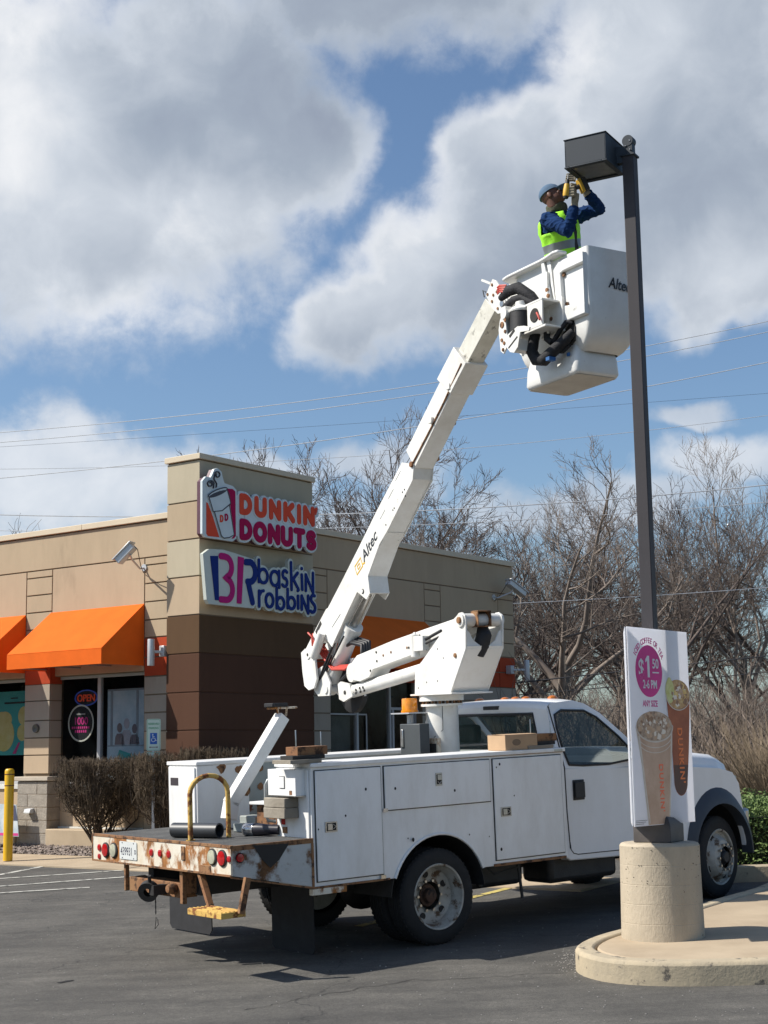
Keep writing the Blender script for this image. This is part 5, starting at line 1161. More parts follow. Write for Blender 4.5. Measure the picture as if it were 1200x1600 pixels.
# boom rest: diagonal square tube with a cradle
b0, b1, b2 = TS(357, 1277, 1.35), TS(362, 1252, 1.35), TS(441, 1119, 1.35)
pr = MB().use(m_wb); pr.bar(b0+Vector((.0, 0, -.02)), b1, .11, .11, (1, 0, 0)); pr.bar(b1-(b2-b1).normalized()*.03, b2, .11, .11, (-1, 0, 1)); pr.build('boom_rest', trk, bevel=.008)
cra = MB().use(m_blk); dd_ = Vector((0, 1, 0)); xx = Vector((1, 0, 0))
for s in (-1, 1): cra.use(m_rw); cra.rod(b2+xx*.04*s, b2+xx*.05*s+ZU*.07, .012, 6)
cra.use(m_rw); cra.box(b2.x-.13, b2.x+.13, b2.y-.06, b2.y+.06, b2.z+.065, b2.z+.085); cra.use(m_blk); cra.box(b2.x-.15, b2.x+.02, b2.y-.07, b2.y+.07, b2.z+.086, b2.z+.12); cra.build('cradle', trk, bevel=.008)
# boxes and beacon behind the cab
bx_ = TX(640, 1178, .55); 
cbx = MB().use(mat('grey_plastic', (.055, .062, .066), .55, var=.1)); yy0 = TX(659, 1160, .62).y; yy1 = TX(628, 1160, .62).y; zt2_ = TX(645, 1131, .62).z
cbx.box(.60, .72, yy0, yy1, .99, zt2_); cbx.use(m_chr).box(.585, .6, yy1-.06, yy1-.02, zt2_-.22, zt2_-.05); cbx.build('tool_locker', trk, bevel=.02)
bc = TX(640.5, 1118, .78); bcm = MB().use(m_gal); bcm.rod((.78, bc.y, zt2_), (.78, bc.y, TX(640, 1117, .78).z), .03, 12); zb_ = TX(640, 1114, .78).z; bcm.box(.64, .92, bc.y-.16, bc.y+.12, zb_-.008, zb_+.004); bcm.build('beacon_post', trk)
mb = MB().use(mat('beacon_amber', (.75, .25, .008), .2, var=.2, scale=25, coat=.6)); mb.lathe([(.001, 0), (.085, 0), (.085, .02), (.078, .022), (.075, .125), (.07, .135), (.001, .137)], (.78, bc.y, zb_+.005), (0, 0, 1), 24); mb.build('beacon', trk, smooth=40)
pnl2 = MB().use(m_rw); ypa, ypb = TX(686, 1150, .80).y, TX(668, 1150, .80).y; pnl2.box(.78, .82, ypa, ypb, 1.35, 1.72); pnl2.use(m_seam).box(.774, .7795, ypa+.02, ypb-.02, 1.40, 1.67); pnl2.build('valve_box', trk, bevel=.01)
lb = MB().use(m_inw)
for (a, b, c, d, e, f_) in ((-1.1, -.95, 1.2, 1.45, .986, 1.12), (-.8, -.2, 1.05, 1.2, .986, 1.16), (-1.2, .3, 1.25, 1.4, .986, 1.06)): lb.box(a, b, c, d, e, f_)
lb.build('outrigger_frame', trk, bevel=.01)
# brackets with rusty clamps on the right rail
def rail_bracket(px):
    q = TS(px, 1185, .05); mb = MB().use(m_rust); x = q.x
    mb.box(x-.03, x+.27, .05, .22, ZT_+.065, ZT_+.135); mb.use(m_seam).box(x-.10, x+.22, .02, .20, ZT_+.035, ZT_+.066); mb.use(_mats['weathered_wood']).box(x-.14, x+.17, -.005, .26, ZT_+.002, ZT_+.034); mb.use(m_chr).rod((x-.01, .10, ZT_+.03), (x-.01, .10, ZT_+.27), .006, 6); mb.rod((x+.24, .10, ZT_+.03), (x+.24, .10, ZT_+.25), .005, 6); mb.build('rail_bracket', trk, bevel=.004, label='rusty ladder bracket on the right rail')
rail_bracket(470); rail_bracket(838)
# ------------------------------------------------------------------ boom (parts of the truck), in boom coordinates s (towards the bucket), n (towards the sun), z (up)
_az = rad(-60); bd3 = Vector((cos(_az), sin(_az), 0)); bd3 = (bd3-tu*bd3.dot(tu)).normalized(); bn = bd3.cross(tu)
if bn.x > 0: bn = -bn
BO = TM @ Vector((pdx, pdy, 0)); BOOM = frame(BO, bd3, bn, tu) if False else Matrix((bd3, bn, tu)).transposed().to_4x4(); BOOM.translation = BO
BX_ = TI @ BOOM
def BMB(): return MB(BX_)
def bp2(mb, pts, n0, n1): return mb.prism(pts, n0, n1, lambda p, t: (p[0], t, p[1]))
def bpx(x, y, n): q = BOOM.inverted() @ on_plane(x, y, BO+bn*n, bn); return (q.x, q.z)
bolt = m_rust; m_hb_ = m_blk
# turret: two side plates, closed back and curved saddle
tp_out = [(.66, 2.845), (.70, 2.87), (.75, 2.872), (.80, 2.84), (.81, 2.79), (.79, 2.535), (.50, 2.135), (-.145, 2.135), (-.12, 2.385), (.013, 2.455), (.45, 2.745)]
tu_ = BMB().use(m_wb); bp2(tu_, tp_out, .195, .212); bp2(tu_, tp_out, -.212, -.195)
tu_.box(-.20, .55, -.23, .23, 2.126, 2.142)
bp2(tu_, [(.80, 2.56), (.785, 2.525), (.50, 2.142), (.48, 2.15), (.765, 2.54), (.78, 2.56)], -.1949, .1949)
# saddle cut plate at the rear face
sad = [(-.195, 2.53), (-.195, 2.71), (-.165, 2.69), (-.12, 2.61), (-.05, 2.565), (.05, 2.565), (.12, 2.61), (.165, 2.69), (.195, 2.71), (.195, 2.53)]
tu_.prism(sad, .775, .79, lambda p, t: (t, p[0], p[1]))
tu_.use(m_wb); tu_.rod((.735, -.23, 2.80), (.735, .23, 2.80), .062, 24); tu_.use(bolt); tu_.lathe([(.001, 0), (.032, 0), (.03, .02), (.001, .022)], (.735, .228, 2.80), (0, 1, 0), 16)
for px, py in ((684, 1014), (693, 1028), (684, 1064), (667, 1066), (654, 1075)):
    a, b = bpx(px, py, .21); tu_.use(m_seam).rod((a, .205, b), (a, .216, b), .008, 8)
a, b = bpx(712, 1024, .21); tu_.use(bolt).rod((a, .205, b), (a, .225, b), .022, 10)
tu_.box(.715, .835, -.06, .09, 2.735, 2.745); tu_.box(.715, .835, -.06, .09, 2.875, 2.885); tu_.box(.715, .835, -.06, -.052, 2.745, 2.875); tu_.box(.715, .835, .082, .09, 2.745, 2.875); tu_.use(m_seam).box(.72, .75, -.0519, .0819, 2.7451, 2.8749); tu_.use(m_hb_).tube([(.72, -.03, 2.74), (.755, -.02, 2.66), (.74, 0, 2.57), (.70, .02, 2.48)], [.05, .075, .075, .06], 12)
tu_.build('turret', trk, bevel=.004, smooth=40)
# lower boom
lbm = BMB().use(m_wb)
A0, A1 = (.735, 2.80), (-1.30, 2.50)
lo = [(-1.45, 2.575), (-.70, 2.690), (-.13, 2.76), (.55, 2.84), (.72, 2.86), (.74, 2.74), (-.20, 2.545), (-1.12, 2.415), (-1.20, 2.34), (-1.40, 2.30), (-1.56, 2.32), (-1.58, 2.50)]
bp2(lbm, lo, -.10, .115); lbm.use(m_wb); bp2(lbm, [(-.28, 2.745), (-.245, 2.75), (-.21, 2.54), (-.245, 2.535)], .1151, .127)
lbm.use(m_seam)
for px, py in ((588, 1019), (611, 1019), (599, 1024), (636, 1012), (649, 1005), (639, 1012), (589, 1033), (656, 993), (579, 1048)):
    a, b = bpx(px, py, .115); lbm.use(bolt if px in (611, 599, 636, 649) else m_seam).rod((a, .11, b), (a, .122, b), .014, 8)
lbm.build('lower_boom', trk, bevel=.008, smooth=30)
cyl = BMB().use(m_wb); cyl.box(-.22, .02, .13, .20, 2.555, 2.70); cyl.rod((-.18, .165, 2.50), (-.18, .165, 2.72), .045, 16); cyl.use(m_blkm).rod((0, .16, 2.66), (.3, .16, 2.73), .016, 8); cyl.rod((0, .16, 2.62), (.25, .16, 2.67), .012, 8); cyl.build('hydraulic_valve', trk, bevel=.01)
# compensating link (round tube below the lower boom)
ck = BMB().use(m_wb); ck.rod((-1.72, .03, 2.205), (.10, .03, 2.42), .068, 20); bp2(ck, [(-1.92, 2.29), (-1.86, 2.315), (-1.66, 2.285), (-1.60, 2.155), (-1.80, 2.10), (-1.90, 2.13)], .075, .10); bp2(ck, [(-1.92, 2.29), (-1.86, 2.315), (-1.66, 2.285), (-1.60, 2.155), (-1.80, 2.10), (-1.90, 2.13)], -.07, -.045)
for px, py in ((556, 1078), (556, 1083), (562, 1075), (563, 1081), (567, 1074), (569, 1079)):
    a, b = bpx(px, py, .10); ck.use(m_seam).rod((a, .095, b), (a, .104, b), .014, 8)
a, b = bpx(539, 1082, .1); ck.use(m_seam).rod((a, .1, b), (a, .106, b), .022, 12); ck.build('levelling_link', trk, smooth=40)
# elbow: knuckle plates, big black pulley and hoses
kn = BMB().use(m_wb)
bp2(kn, [(-2.62, 2.66), (-2.52, 2.70), (-2.42, 2.69), (-2.30, 2.60), (-2.26, 2.36), (-2.33, 2.26), (-2.46, 2.24), (-2.56, 2.29), (-2.60, 2.45)], .15, .175)
bp2(kn, [(-2.35, 2.45), (-2.1, 2.52), (-1.75, 2.60), (-1.45, 2.56), (-1.42, 2.33), (-1.75, 2.27), (-2.0, 2.16), (-2.32, 2.18), (-2.44, 2.24)], -.13, -.11)
bp2(kn, [(-2.38, 2.46), (-2.20, 2.50), (-2.05, 2.30), (-2.08, 2.17), (-2.34, 2.17), (-2.44, 2.24)], .10, .12)
kn.rod((-2.44, -.15, 2.63), (-2.44, .185, 2.63), .05, 20); kn.rod((-2.15, -.15, 2.24), (-2.15, .135, 2.24), .045, 20); kn.rod((-1.62, -.12, 2.40), (-1.62, .10, 2.40), .10, 24); kn.box(-1.85, -1.40, -.11, -.02, 2.32, 2.56)
kn.use(m_seam).rod((-2.44, .185, 2.63), (-2.44, .19, 2.63), .018, 10); kn.build('elbow_knuckle', trk, bevel=.006, smooth=40)
pu = BMB().use(m_blk); pu.lathe([(.05, -.04), (.25, -.04), (.262, -.03), (.262, .03), (.25, .04), (.05, .04)], (-1.86, -.06, 2.24), (0, 1, 0), 36); pu.build('hose_reel', trk, smooth=40)
def C(m, r=.012): return m
m_hr = mat('red_hose', (.48, .05, .03), .5); m_hb = mat('black_hose', (.012, .012, .014), .5, var=.3)
hs = BMB().use(m_hb)
for k in range(4): hs.tube([(-1.95+.02*k, .05-.03*k, 2.32), (-1.65, .08-.03*k, 2.42+.02*k), (-1.42, .07-.03*k, 2.55+.01*k), (-1.45, .05-.03*k, 2.68+.012*k), (-1.70, .04-.03*k, 2.72+.015*k), (-1.95, .03-.03*k, 2.66)], .020, 8)
hs.use(m_hr)
for k in range(4): hs.tube([(-2.42+.02*k, .12-.02*k, 2.86), (-2.36+.02*k, .13-.02*k, 2.74), (-2.22+.02*k, .10-.02*k, 2.58), (-2.02, .11-.02*k, 2.45+.012*k), (-1.75, .10-.02*k, 2.44+.014*k), (-1.58, .05, 2.52)], .013, 8)
hs.tube([(-2.44, .17, 2.87), (-2.33, .18, 2.82), (-2.36, .16, 2.72)], .012, 6)
hs.use(m_hb); hs.tube([(-2.30, .12, 2.35), (-2.15, .13, 2.50), (-1.95, .1, 2.75), (-1.80, .08, 2.95)], .014, 8); hs.tube([(-2.33, .10, 2.30), (-2.2, .12, 2.42), (-2.0, .12, 2.60)], .012, 8)
hs.build('hose_bundle', trk, smooth=60)
# upper boom, base section
ub = BMB().use(m_wb)
base = [(-2.63, 2.665), (-2.30, 2.935), (-2.08, 3.105), (-2.02, 3.12), (-1.30, 3.70), (-.90, 4.03), (-.36, 4.45), (-.28, 4.43), (-.13, 4.40), (-.165, 4.245), (-.71, 3.79), (-.86, 3.69), (-1.13, 3.38), (-1.10, 3.20), (-1.18, 3.14), (-1.37, 3.235), (-1.56, 3.07), (-1.90, 2.76), (-1.97, 2.69), (-2.20, 2.86), (-2.36, 2.62)]
bp2(ub, base, .118, .13); bp2(ub, base, -.105, -.093)
core = [(-2.50, 2.76), (-2.08, 3.10), (-.36, 4.445), (-.14, 4.385), (-.175, 4.255), (-.715, 3.80), (-1.0, 3.56), (-1.57, 3.075), (-1.95, 2.73), (-2.2, 2.90)]
bp2(ub, core, -.0929, .1179)
ub.use(m_wb)
bp2(ub, [(-.72, 3.79), (-.86, 3.69), (-1.13, 3.38), (-1.10, 3.20), (-1.20, 3.20), (-1.23, 3.40), (-.95, 3.70)], -.0928, .1178)
for px, py in ((632, 765), (629, 769), (633, 775), (616, 794), (614, 797), (603, 820)):
    a, b = bpx(px, py, .13); ub.use(m_seam).rod((a, .125, b), (a, .1325, b), .010, 8)
a, b = bpx(567, 924, .13); ub.use(m_seam).rod((a, .125, b), (a, .136, b), .026, 14); ub.use(m_wb).rod((a, .13, b), (a, .142, b), .018, 14)
for px, py in ((610, 770), (597, 802), (621, 742)):   # raised oval wear pads
    a, b = bpx(px, py, .13); t_ = Vector((.79, .61)); ub.use(m_wb); ub.bar((a-t_.x*.07, .131, b-t_.y*.07), (a+t_.x*.07, .131, b+t_.y*.07), .006, .035, (0, 0, 1))
ub.use(m_seam).bar((-2.33, .1301, 2.86), (-2.20, .1301, 2.97), .003, .05)
ub.use(m_seam).bar((-1.95, .131, 2.90), (-1.75, .131, 3.03), .003, .006); ub.use(m_wb); ub.rod((-2.34, .16, 2.60), (-2.12, .16, 2.86), .05, 16)
ub.build('upper_boom', trk, bevel=.006, smooth=30)
# logo on the boom side
t_ = Vector((.787, .617)); la = bpx(559, 900, .13)
LG = BX_ @ (Matrix(((t_.x, -t_.y, 0, la[0]), (0, 0, 1, .1315), (t_.y, t_.x, 0, la[1]), (0, 0, 0, 1))))
mb = MB(LG).use(mat('logo_black', (.02, .02, .025), .4)); text_mb(mb, 'Altec', .19, .005, .165, 0, .001, .0025, .25, 'LEFT', sx=1.08)
mb.use(mat('logo_yellow', (.72, .42, .02), .4))
for s, w in ((.075, .008), (.028, .007)): mb.stroke([(.085-s*1.15, .06-s*.55), (.085+s*.85, .06-s*.75), (.085+s*1.15, .06+s*.55), (.085-s*.85, .06+s*.75)], w, 0, .001+w*.05, True)
mb.stroke([(.16, .02), (.20, .00)], .008, 0, .0016); mb.build('lettering', trk, smooth=0)
# intermediate section with collar, and the inner extension
t3 = Vector((cos(rad(38.4)), sin(rad(38.4)))); 
def along(p, d): return (p[0]+t3.x*d, p[1]+t3.y*d)
ms = BMB().use(m_wb); pa, pb = (-.29, 4.56), (-.135, 4.36); pe1, pe2 = (.70, 5.375), (.865, 5.215)
bp2(ms, [pa, pe1, pe2, pb], -.095, .118)
p1_, p2_ = (.38, 5.135), (.56, 4.985)
bp2(ms, [(p1_[0]-.012, p1_[1]+.015), (.69, 5.40), (.70, 5.385), (.885, 5.20), (.875, 5.185), (.60, 4.965)], -.115, .138)
ms.use(m_rust); ms.tube([(-.16, .125, 4.41), (.2, .125, 4.695), (.45, .125, 4.90), (.82, .142, 5.21)], .010, 6); ms.rod((-.165, .12, 4.40), (-.165, .15, 4.40), .03, 10)
ms.use(m_wb)
for px, py in ((674, 657), (702, 604)): a, b = bpx(px, py, .13); ms.box(a-.03, a+.03, .12, .15, b-.03, b+.03)
for px, py in ((706, 660), (680, 716)): a, b = bpx(px, py, -.08); ms.use(m_rust); ms.rod((a, -.095, b), (a, -.115, b), .03, 10)
ms.build('middle_boom', trk, bevel=.008, smooth=30)
ei = BMB().use(worn('inner_boom_grease', (.66, .64, .56), (.10, .09, .075), .56, 9, .4, .12, dirt=(.40, .37, .30), damt=.8, dscale=4))
bp2(ei, [(.66, 5.325), (1.20, 5.745), (1.36, 5.60), (.83, 5.19)], -.075, .098); ei.build('inner_boom', trk, bevel=.006, smooth=30)
ti = BMB().use(m_wb); tpl = [(1.24, 5.765), (1.36, 5.885), (1.41, 5.86), (1.58, 5.645), (1.575, 5.57), (1.52, 5.53), (1.42, 5.545), (1.33, 5.62)]
bp2(ti, tpl, .10, .118); bp2(ti, tpl, -.10, -.082)
for px, py in ((769, 445), (762, 460), (771, 461), (776.5, 456), (769, 471), (778, 482)):
    a, b = bpx(px, py, .118); ti.use(m_rust).rod((a, .115, b), (a, .126, b), .014, 8)
ti.use(m_wb).rod((1.53, -.12, 5.61), (1.53, .14, 5.61), .045, 20); ti.use(m_chr).rod((1.53, .14, 5.61), (1.53, .150, 5.61), .03, 16); ti.use(m_wb).bar((1.30, .09, 5.86), (1.16, .09, 5.93), .03, .02); ti.use(m_blkm).tube([(1.22, .1, 5.80), (1.17, .1, 5.83), (1.19, .1, 5.76)], .006, 6); ti.build('boom_tip', trk, bevel=.004, smooth=40)
# main lift cylinder between elbow and upper boom
lc = BMB().use(m_wb); c0, c1, c2 = Vector((-2.20, .02, 2.20)), Vector((-1.66, .02, 2.87)), Vector((-1.20, .02, 3.21))
a, b = bpx(514, 1078, .0); c0 = Vector((a, 0, b)); a, b = bpx(553, 979, 0); c1 = Vector((a, 0, b)); a, b = bpx(576, 929, 0); c2 = Vector((a, 0, b))
lc.rod(c0, c1, .088, 24); lc.rod(c1-(c1-c0).normalized()*.06, c1+(c1-c0).normalized()*.01, .10, 24); lc.use(m_chr).rod(c1, c2, .036, 16); lc.rod(c1+Vector((0, .075, 0)), c2+Vector((0, .05, 0)), .010, 8); lc.use(m_hb).tube([c0+Vector((-.02, .11, .05)), c1+Vector((-.03, .11, -.1))], .01, 6); lc.build('lift_cylinder', trk, smooth=40)

# ------------------------------------------------------------------ bucket (platform), in bucket coordinates u (right), v (away-left), z
BN = Vector((1.752, 12.484, 5.75)); _a1 = rad(120); v1 = Vector((cos(_a1), sin(_a1), 0)); v2 = Vector((cos(_a1-pi/2), sin(_a1-pi/2), 0))
BKM = Matrix((v2, v1, ZU)).transposed().to_4x4(); BKM.translation = BN
KX = TI @ BKM
def KMB(): return MB(KX)
m_fg = worn('fibreglass', (.72, .72, .70), (.30, .29, .27), .66, 8, .38, .08, dirt=(.50, .48, .44), damt=.55, dscale=2.4, bump=.03)
UW, VL = .54, 1.07
def rr(u0, u1, v0, v1_, r, n=5):
    return arcp(u1-r, v0+r, r, -90, 0, n)+arcp(u1-r, v1_-r, r, 0, 90, n)+arcp(u0+r, v1_-r, r, 90, 180, n)+arcp(u0+r, v0+r, r, 180, 270, n)
bk_ = KMB().use(m_fg)
prof_ = [(0.0, 0), (-.02, 0), (-.25, .003), (-.45, .006), (-.60, .012), (-.68, .03), (-.75, .06), (-.80, .10), (-.84, .15), (-.865, .21)]
rings = [[(p[0], p[1], z) for p in rr(.003+i*.35, UW-i*.3, .0+i*.9, VL-i*.3, .035+i*.2)] for z, i in prof_]
bk_.loft(rings, cap=False)
# rim: folded lip, inside wall
inn = [[(p[0], p[1], z) for p in rr(.03+i*.3, UW-.03-i*.3, .03+i*.5, VL-.03-i*.3, .03)] for z, i in ((0.0, 0), (-.3, .02), (-.75, .1))]
bk_.loft([rings[0], inn[0]], cap=False); bk_.loft(inn, cap=False); bk_.face([bk_.vert(p) for p in inn[-1]])
bk_.build('bucket', trk, smooth=50)
lp = KMB().use(m_fg)
P_ = rr(-.02, UW+.02, -.0, VL+.03, .05); 
lipo = [[(p[0], p[1], z) for p in rr(-g, UW+g, .18-.0, VL+g, .05)] for z, g in ((.010, .0), (.022, .02), (.016, .05), (-.012, .052), (-.018, .02))]
# broad lip on the boom side of the rim
lip2 = [(-.085, .30), (-.10, .36), (-.075, .50), (-.065, .60), (-.065, 1.10), (-.05, 1.20), (.05, 1.24), (.40, 1.20), (.5, 1.10), (.5, 1.06), (.02, 1.06), (.02, .30)]
lp.prismZ(lip2, .006, .040); lp.build('rim', trk, bevel=.014, smooth=40)
stp = KMB().use(m_fg)
srings = [[(p[0], p[1], z) for p in rr(-.0+i, .47-i, .20+i, .965-i, .045)] for z, i in ((-.80, .03), (-.90, .008), (-1.03, .0), (-1.055, .012), (-1.062, .035))]
stp.loft(srings, cap=True); stp.use(mat('fibreglass_dirty', (.42, .39, .34), .6, scale=4, col2=(.55, .52, .46), detail=9)); stp.prismZ(rr(.02, .45, .22, .945, .04), -1.0645, -1.062); stp.build('bucket_step', trk, smooth=50)
# moulded relief on the boom-side face: raised ribs, recessed panel and pocket
rel = KMB().use(m_fg)
rel.prism([(.56, .015), (.60, .02), (.53, -.68), (.46, -.66), (.49, -.25)], -.05, .004, lambda p, t: (t, p[0], p[1]))
rel.prism([(.60, .0), (.565, .0), (.475, -.66), (.44, -.63)], -.03, .003, lambda p, t: (t, p[0]-.07, p[1]))
# step recess frame: raised border around a sunken panel
ob = [(.40, -.03), (.00, -.03), (-.0, -.56), (.34, -.56), (.42, -.50), (.46, -.1)]
fr_o = [(.445, -.10), (.36, -.045), (.02, -.05), (.02, -.60), (.33, -.60), (.415, -.45)]
fr_i = [(.345, -.155), (.30, -.145), (.02, -.145), (.02, -.50), (.29, -.46), (.335, -.42)]
n = len(fr_o); O_ = [rel.vert((-.035, a, b)) for a, b in fr_o]; I_ = [rel.vert((-.035, a, b)) for a, b in fr_i]; O0 = [rel.vert((.01, a, b)) for a, b in fr_o]; I0 = [rel.vert((.003, a, b)) for a, b in fr_i]
for k in range(n):
    j = (k+1) % n
    if k not in (2,): rel.face((O_[k], O_[j], I_[j], I_[k]))
    rel.face((O0[k], O0[j], O_[j], O_[k])); 
    if k not in (2,): rel.face((I_[k], I_[j], I0[j], I0[k]))
rel.build('bucket_rib', trk, bevel=.010, smooth=40, seg=3)
bol = KMB().use(m_rust)
for v, z in ((.325, -.17), (.30, -.44), (.512, -.262), (.498, -.318), (.462, -.535)): bol.lathe([(.001, 0), (.020, 0), (.018, .012), (.001, .014)], (-.05 if v > .4 else -.002, v, z), (-1, 0, 0), 14)
bol.build('bolt', trk)
pk = KMB().use(m_seam); pk.prism([(.405, -.69), (.36, -.66), (.27, -.60), (.225, -.60), (.205, -.66), (.235, -.77), (.30, -.80), (.38, -.74)], -.006, .02, lambda p, t: (t+.012, p[0], p[1])); pk.build('step_pocket', trk)
# logo on the camera-facing side
KL = KX @ Matrix(((1, 0, 0, 0), (0, 0, -1, -.003), (0, 1, 0, 0), (0, 0, 0, 1)))
mb = MB(KL).use(_mats['logo_black']); rot = Matrix.Rotation(rad(-4), 4, 'Z'); text_mb(mb, 'Altec', .235, -.325, .135, 0, .001, .0022, .2, 'LEFT', sx=.80, mtx=rot); mb.build('lettering', trk, smooth=0)
# rotator bracket, levelling motor, link plates, hoses
ro_ = KMB().use(m_wb)
ro_.box(-.24, -.06, .34, .62, -.42, -.40); ro_.box(-.24, -.06, .30, .80, -.66, -.64); ro_.box(-.24, -.225, .34, .56, -.64, -.42); ro_.box(-.055, -.03, .30, .62, -.68, -.38); ro_.box(-.06, -.02, .50, .53, -.62, -.10)
ro_.use(m_seam); ro_.rod((-.226, .45, -.53), (-.248, .45, -.53), .062, 24); ro_.use(m_hr).tube([(-.255, .40, -.52), (-.26, .37, -.56), (-.26, .35, -.60)], .010, 6)
ro_.use(m_blkm); ro_.lathe([(.001, 0), (.105, 0), (.105, .185), (.001, .185)], (-.20, .70, -.625), (0, 0, 1), 28); ro_.use(m_wb); ro_.lathe([(.001, 0), (.11, 0), (.115, .02), (.08, .05), (.05, .06), (.05, .10), (.001, .10)], (-.20, .70, -.44), (0, 0, 1), 28); ro_.box(-.30, -.10, .80, .86, -.70, -.36)
ro_.build('bucket_rotator', trk, bevel=.004, smooth=40)
lk = KMB().use(m_wb)
lkp = [(.80, -.40), (.86, -.48), (.885, -.56), (.86, -.76), (.82, -.79), (.77, -.745), (.72, -.80), (.66, -.82), (.60, -.78), (.56, -.66), (.43, -.68), (.42, -.65), (.50, -.62), (.60, -.60), (.76, -.64), (.78, -.46)]
lk.prism(lkp, -.32, -.305, lambda p, t: (t, p[0], p[1])); lk.prism(lkp, -.12, -.105, lambda p, t: (t, p[0], p[1])); lk.rod((-.33, .79, -.44), (-.09, .79, -.44), .045, 18); lk.box(-.30, -.12, .62, .72, -.80, -.70)
lk.use(m_rust)
for v, z in ((.825, -.53), (.835, -.665), (.82, -.755), (.78, -.60), (.775, -.50), (.80, -.70)): lk.rod((-.3195, v, z), (-.328, v, z), .016 if z != -.53 else .028, 12)
lk.use(m_seam); lk.bar((-.3215, .72, -.665), (-.3215, .64, -.62), .002, .028, (0, 1, 1)); lk.bar((-.3215, .74, -.76), (-.3215, .60, -.69), .002, .016, (0, 1, 1)); lk.build('link_plate', trk, bevel=.003, smooth=40)
hz = KMB().use(mat('cordura_sleeve', (.012, .012, .015), .8, var=.4, scale=25, bump=.6, bscale=50))
hz.tube([(-.22, .98, -.235), (-.22, .85, -.20), (-.20, .74, -.20), (-.15, .62, -.30), (-.10, .55, -.40)], [.03, .05, .055, .047, .028], 12)
hz.tube([(-.18, .95, -.31), (-.20, .82, -.29), (-.20, .70, -.30), (-.14, .58, -.38)], .035, 10)
hz.tube([(-.14, .56, -.62), (-.15, .60, -.70), (-.16, .62, -.80), (-.14, .585, -.88), (-.12, .50, -.90), (-.10, .38, -.84), (-.06, .27, -.77), (-.01, .22, -.70)], [.04, .046, .052, .055, .055, .052, .047, .034], 14)
hz.tube([(-.10, .47, -.66), (-.11, .46, -.72), (-.09, .42, -.76)], .03, 8); hz.tube([(-.08, .42, -.76), (-.07, .33, -.68), (-.04, .27, -.61), (-.0, .24, -.62)], .022, 8); hz.tube([(-.07, .40, -.84), (-.05, .32, -.86), (-.02, .26, -.81)], .018, 8)
hz.use(m_hr)
for k in range(4): hz.tube([(-.24, 1.0, -.13-.02*k), (-.27, .92, -.14-.018*k), (-.24, .86, -.15-.02*k)], .009, 6)
hz.use(mat('blue_tape', (.02, .10, .28), .6)); hz.box(-.16, -.09, .37, .42, -.93, -.90); hz.box(-.02, -.005, .28, .31, -.90, -.87); hz.build('hose_sleeve', trk, smooth=60)
# ------------------------------------------------------------------ lamp post
LPX, LPY = 2.148, 12.5
m_pole = mat('pole_bronze', (.052, .048, .052), .62, 0, spec=.25, var=.06, scale=3, bump=.05); m_fix = mat('fixture_grey', (.026, .034, .044), .55, 0, spec=.35, var=.05)
lz = .06
A60 = rad(60); px_ = Vector((cos(A60), sin(A60), 0)); py_ = Vector((-sin(A60), cos(A60), 0))
LPM = Matrix((px_, py_, ZU)).transposed().to_4x4(); LPM.translation = Vector((LPX, LPY, 0))
lamp_ = thing('street_lamp', 'dark bronze square lamp post with a shoebox fixture on a round concrete footing', 'street lamp', LPM)
cb_ = MB().use(worn('footing_concrete', (.46, .39, .29), (.14, .12, .09), .66, 10, .85, .05, dirt=(.24, .21, .16), damt=.6, dscale=3.5, bump=.55, streak=.5))
R0 = .315; prof_ = [(.001, 0), (R0+.012, 0)]
for k in range(1, 5): z = k*.148; rz = R0+.011-k*.0027; prof_ += [(rz+.0003, z-.020), (rz+.0002, z-.004), (rz-.0016, z), (rz, z+.004), (rz-.0002, z+.020)]
prof_ += [(R0, .735), (R0-.012, .752), (R0-.03, .758), (.001, .762)]
cb_.lathe(prof_, (0, 0, lz-.02), (0, 0, 1), 64); cb_.build('footing', lamp_, smooth=14)
pits = MB().use(m_seam); rnd = random.Random(5)
for k in range(95):
    a = rnd.uniform(-pi, 0)+rad(-60)-.6; a = rnd.uniform(rad(120), rad(300)); z = rnd.uniform(.05, .72); r = rnd.uniform(.0015, .0055)
    pits.ball((cos(a)*(R0+.002), sin(a)*(R0+.002), lz+z), r, 6, 4, 1, 1, .7)
pits.build('air_hole', lamp_)
bcov = MB().use(mat('pole_base_plate', (.085, .075, .07), .6, .3, var=.15, scale=6)); bcov.loft([[(sx*w, sy*w, z) for sx, sy in ((-1, -1), (1, -1), (1, 1), (-1, 1))] for w, z in ((.155, lz+.742), (.155, lz+.87), (.13, lz+.93), (.06, lz+.98))]); bcov.build('base_cover', lamp_, bevel=.004)
ps_ = .0515; pz = 6.53
pl_ = MB().use(m_pole); pl_.box(-ps_, ps_, -ps_, ps_, lz+.75, pz); pl_.build('pole', lamp_, bevel=.006)
hd_ = MB().use(m_fix); hd_.box(-ps_-.012, ps_+.012, -ps_-.012, ps_+.012, pz-.006, pz+.012); hd_.box(-.036, .036, -.04, .04, pz+.012, pz+.13); hd_.rod((-.04, 0, pz+.135), (.04, 0, pz+.135), .050, 24); hd_.use(m_chr)
for y, z in ((-.02, .05), (-.02, .13), (.02, .09)): hd_.rod((-.036, y, pz+z), (-.046, y, pz+z), .007, 8)
hd_.build('tenon_bracket', lamp_, bevel=.006, smooth=40)
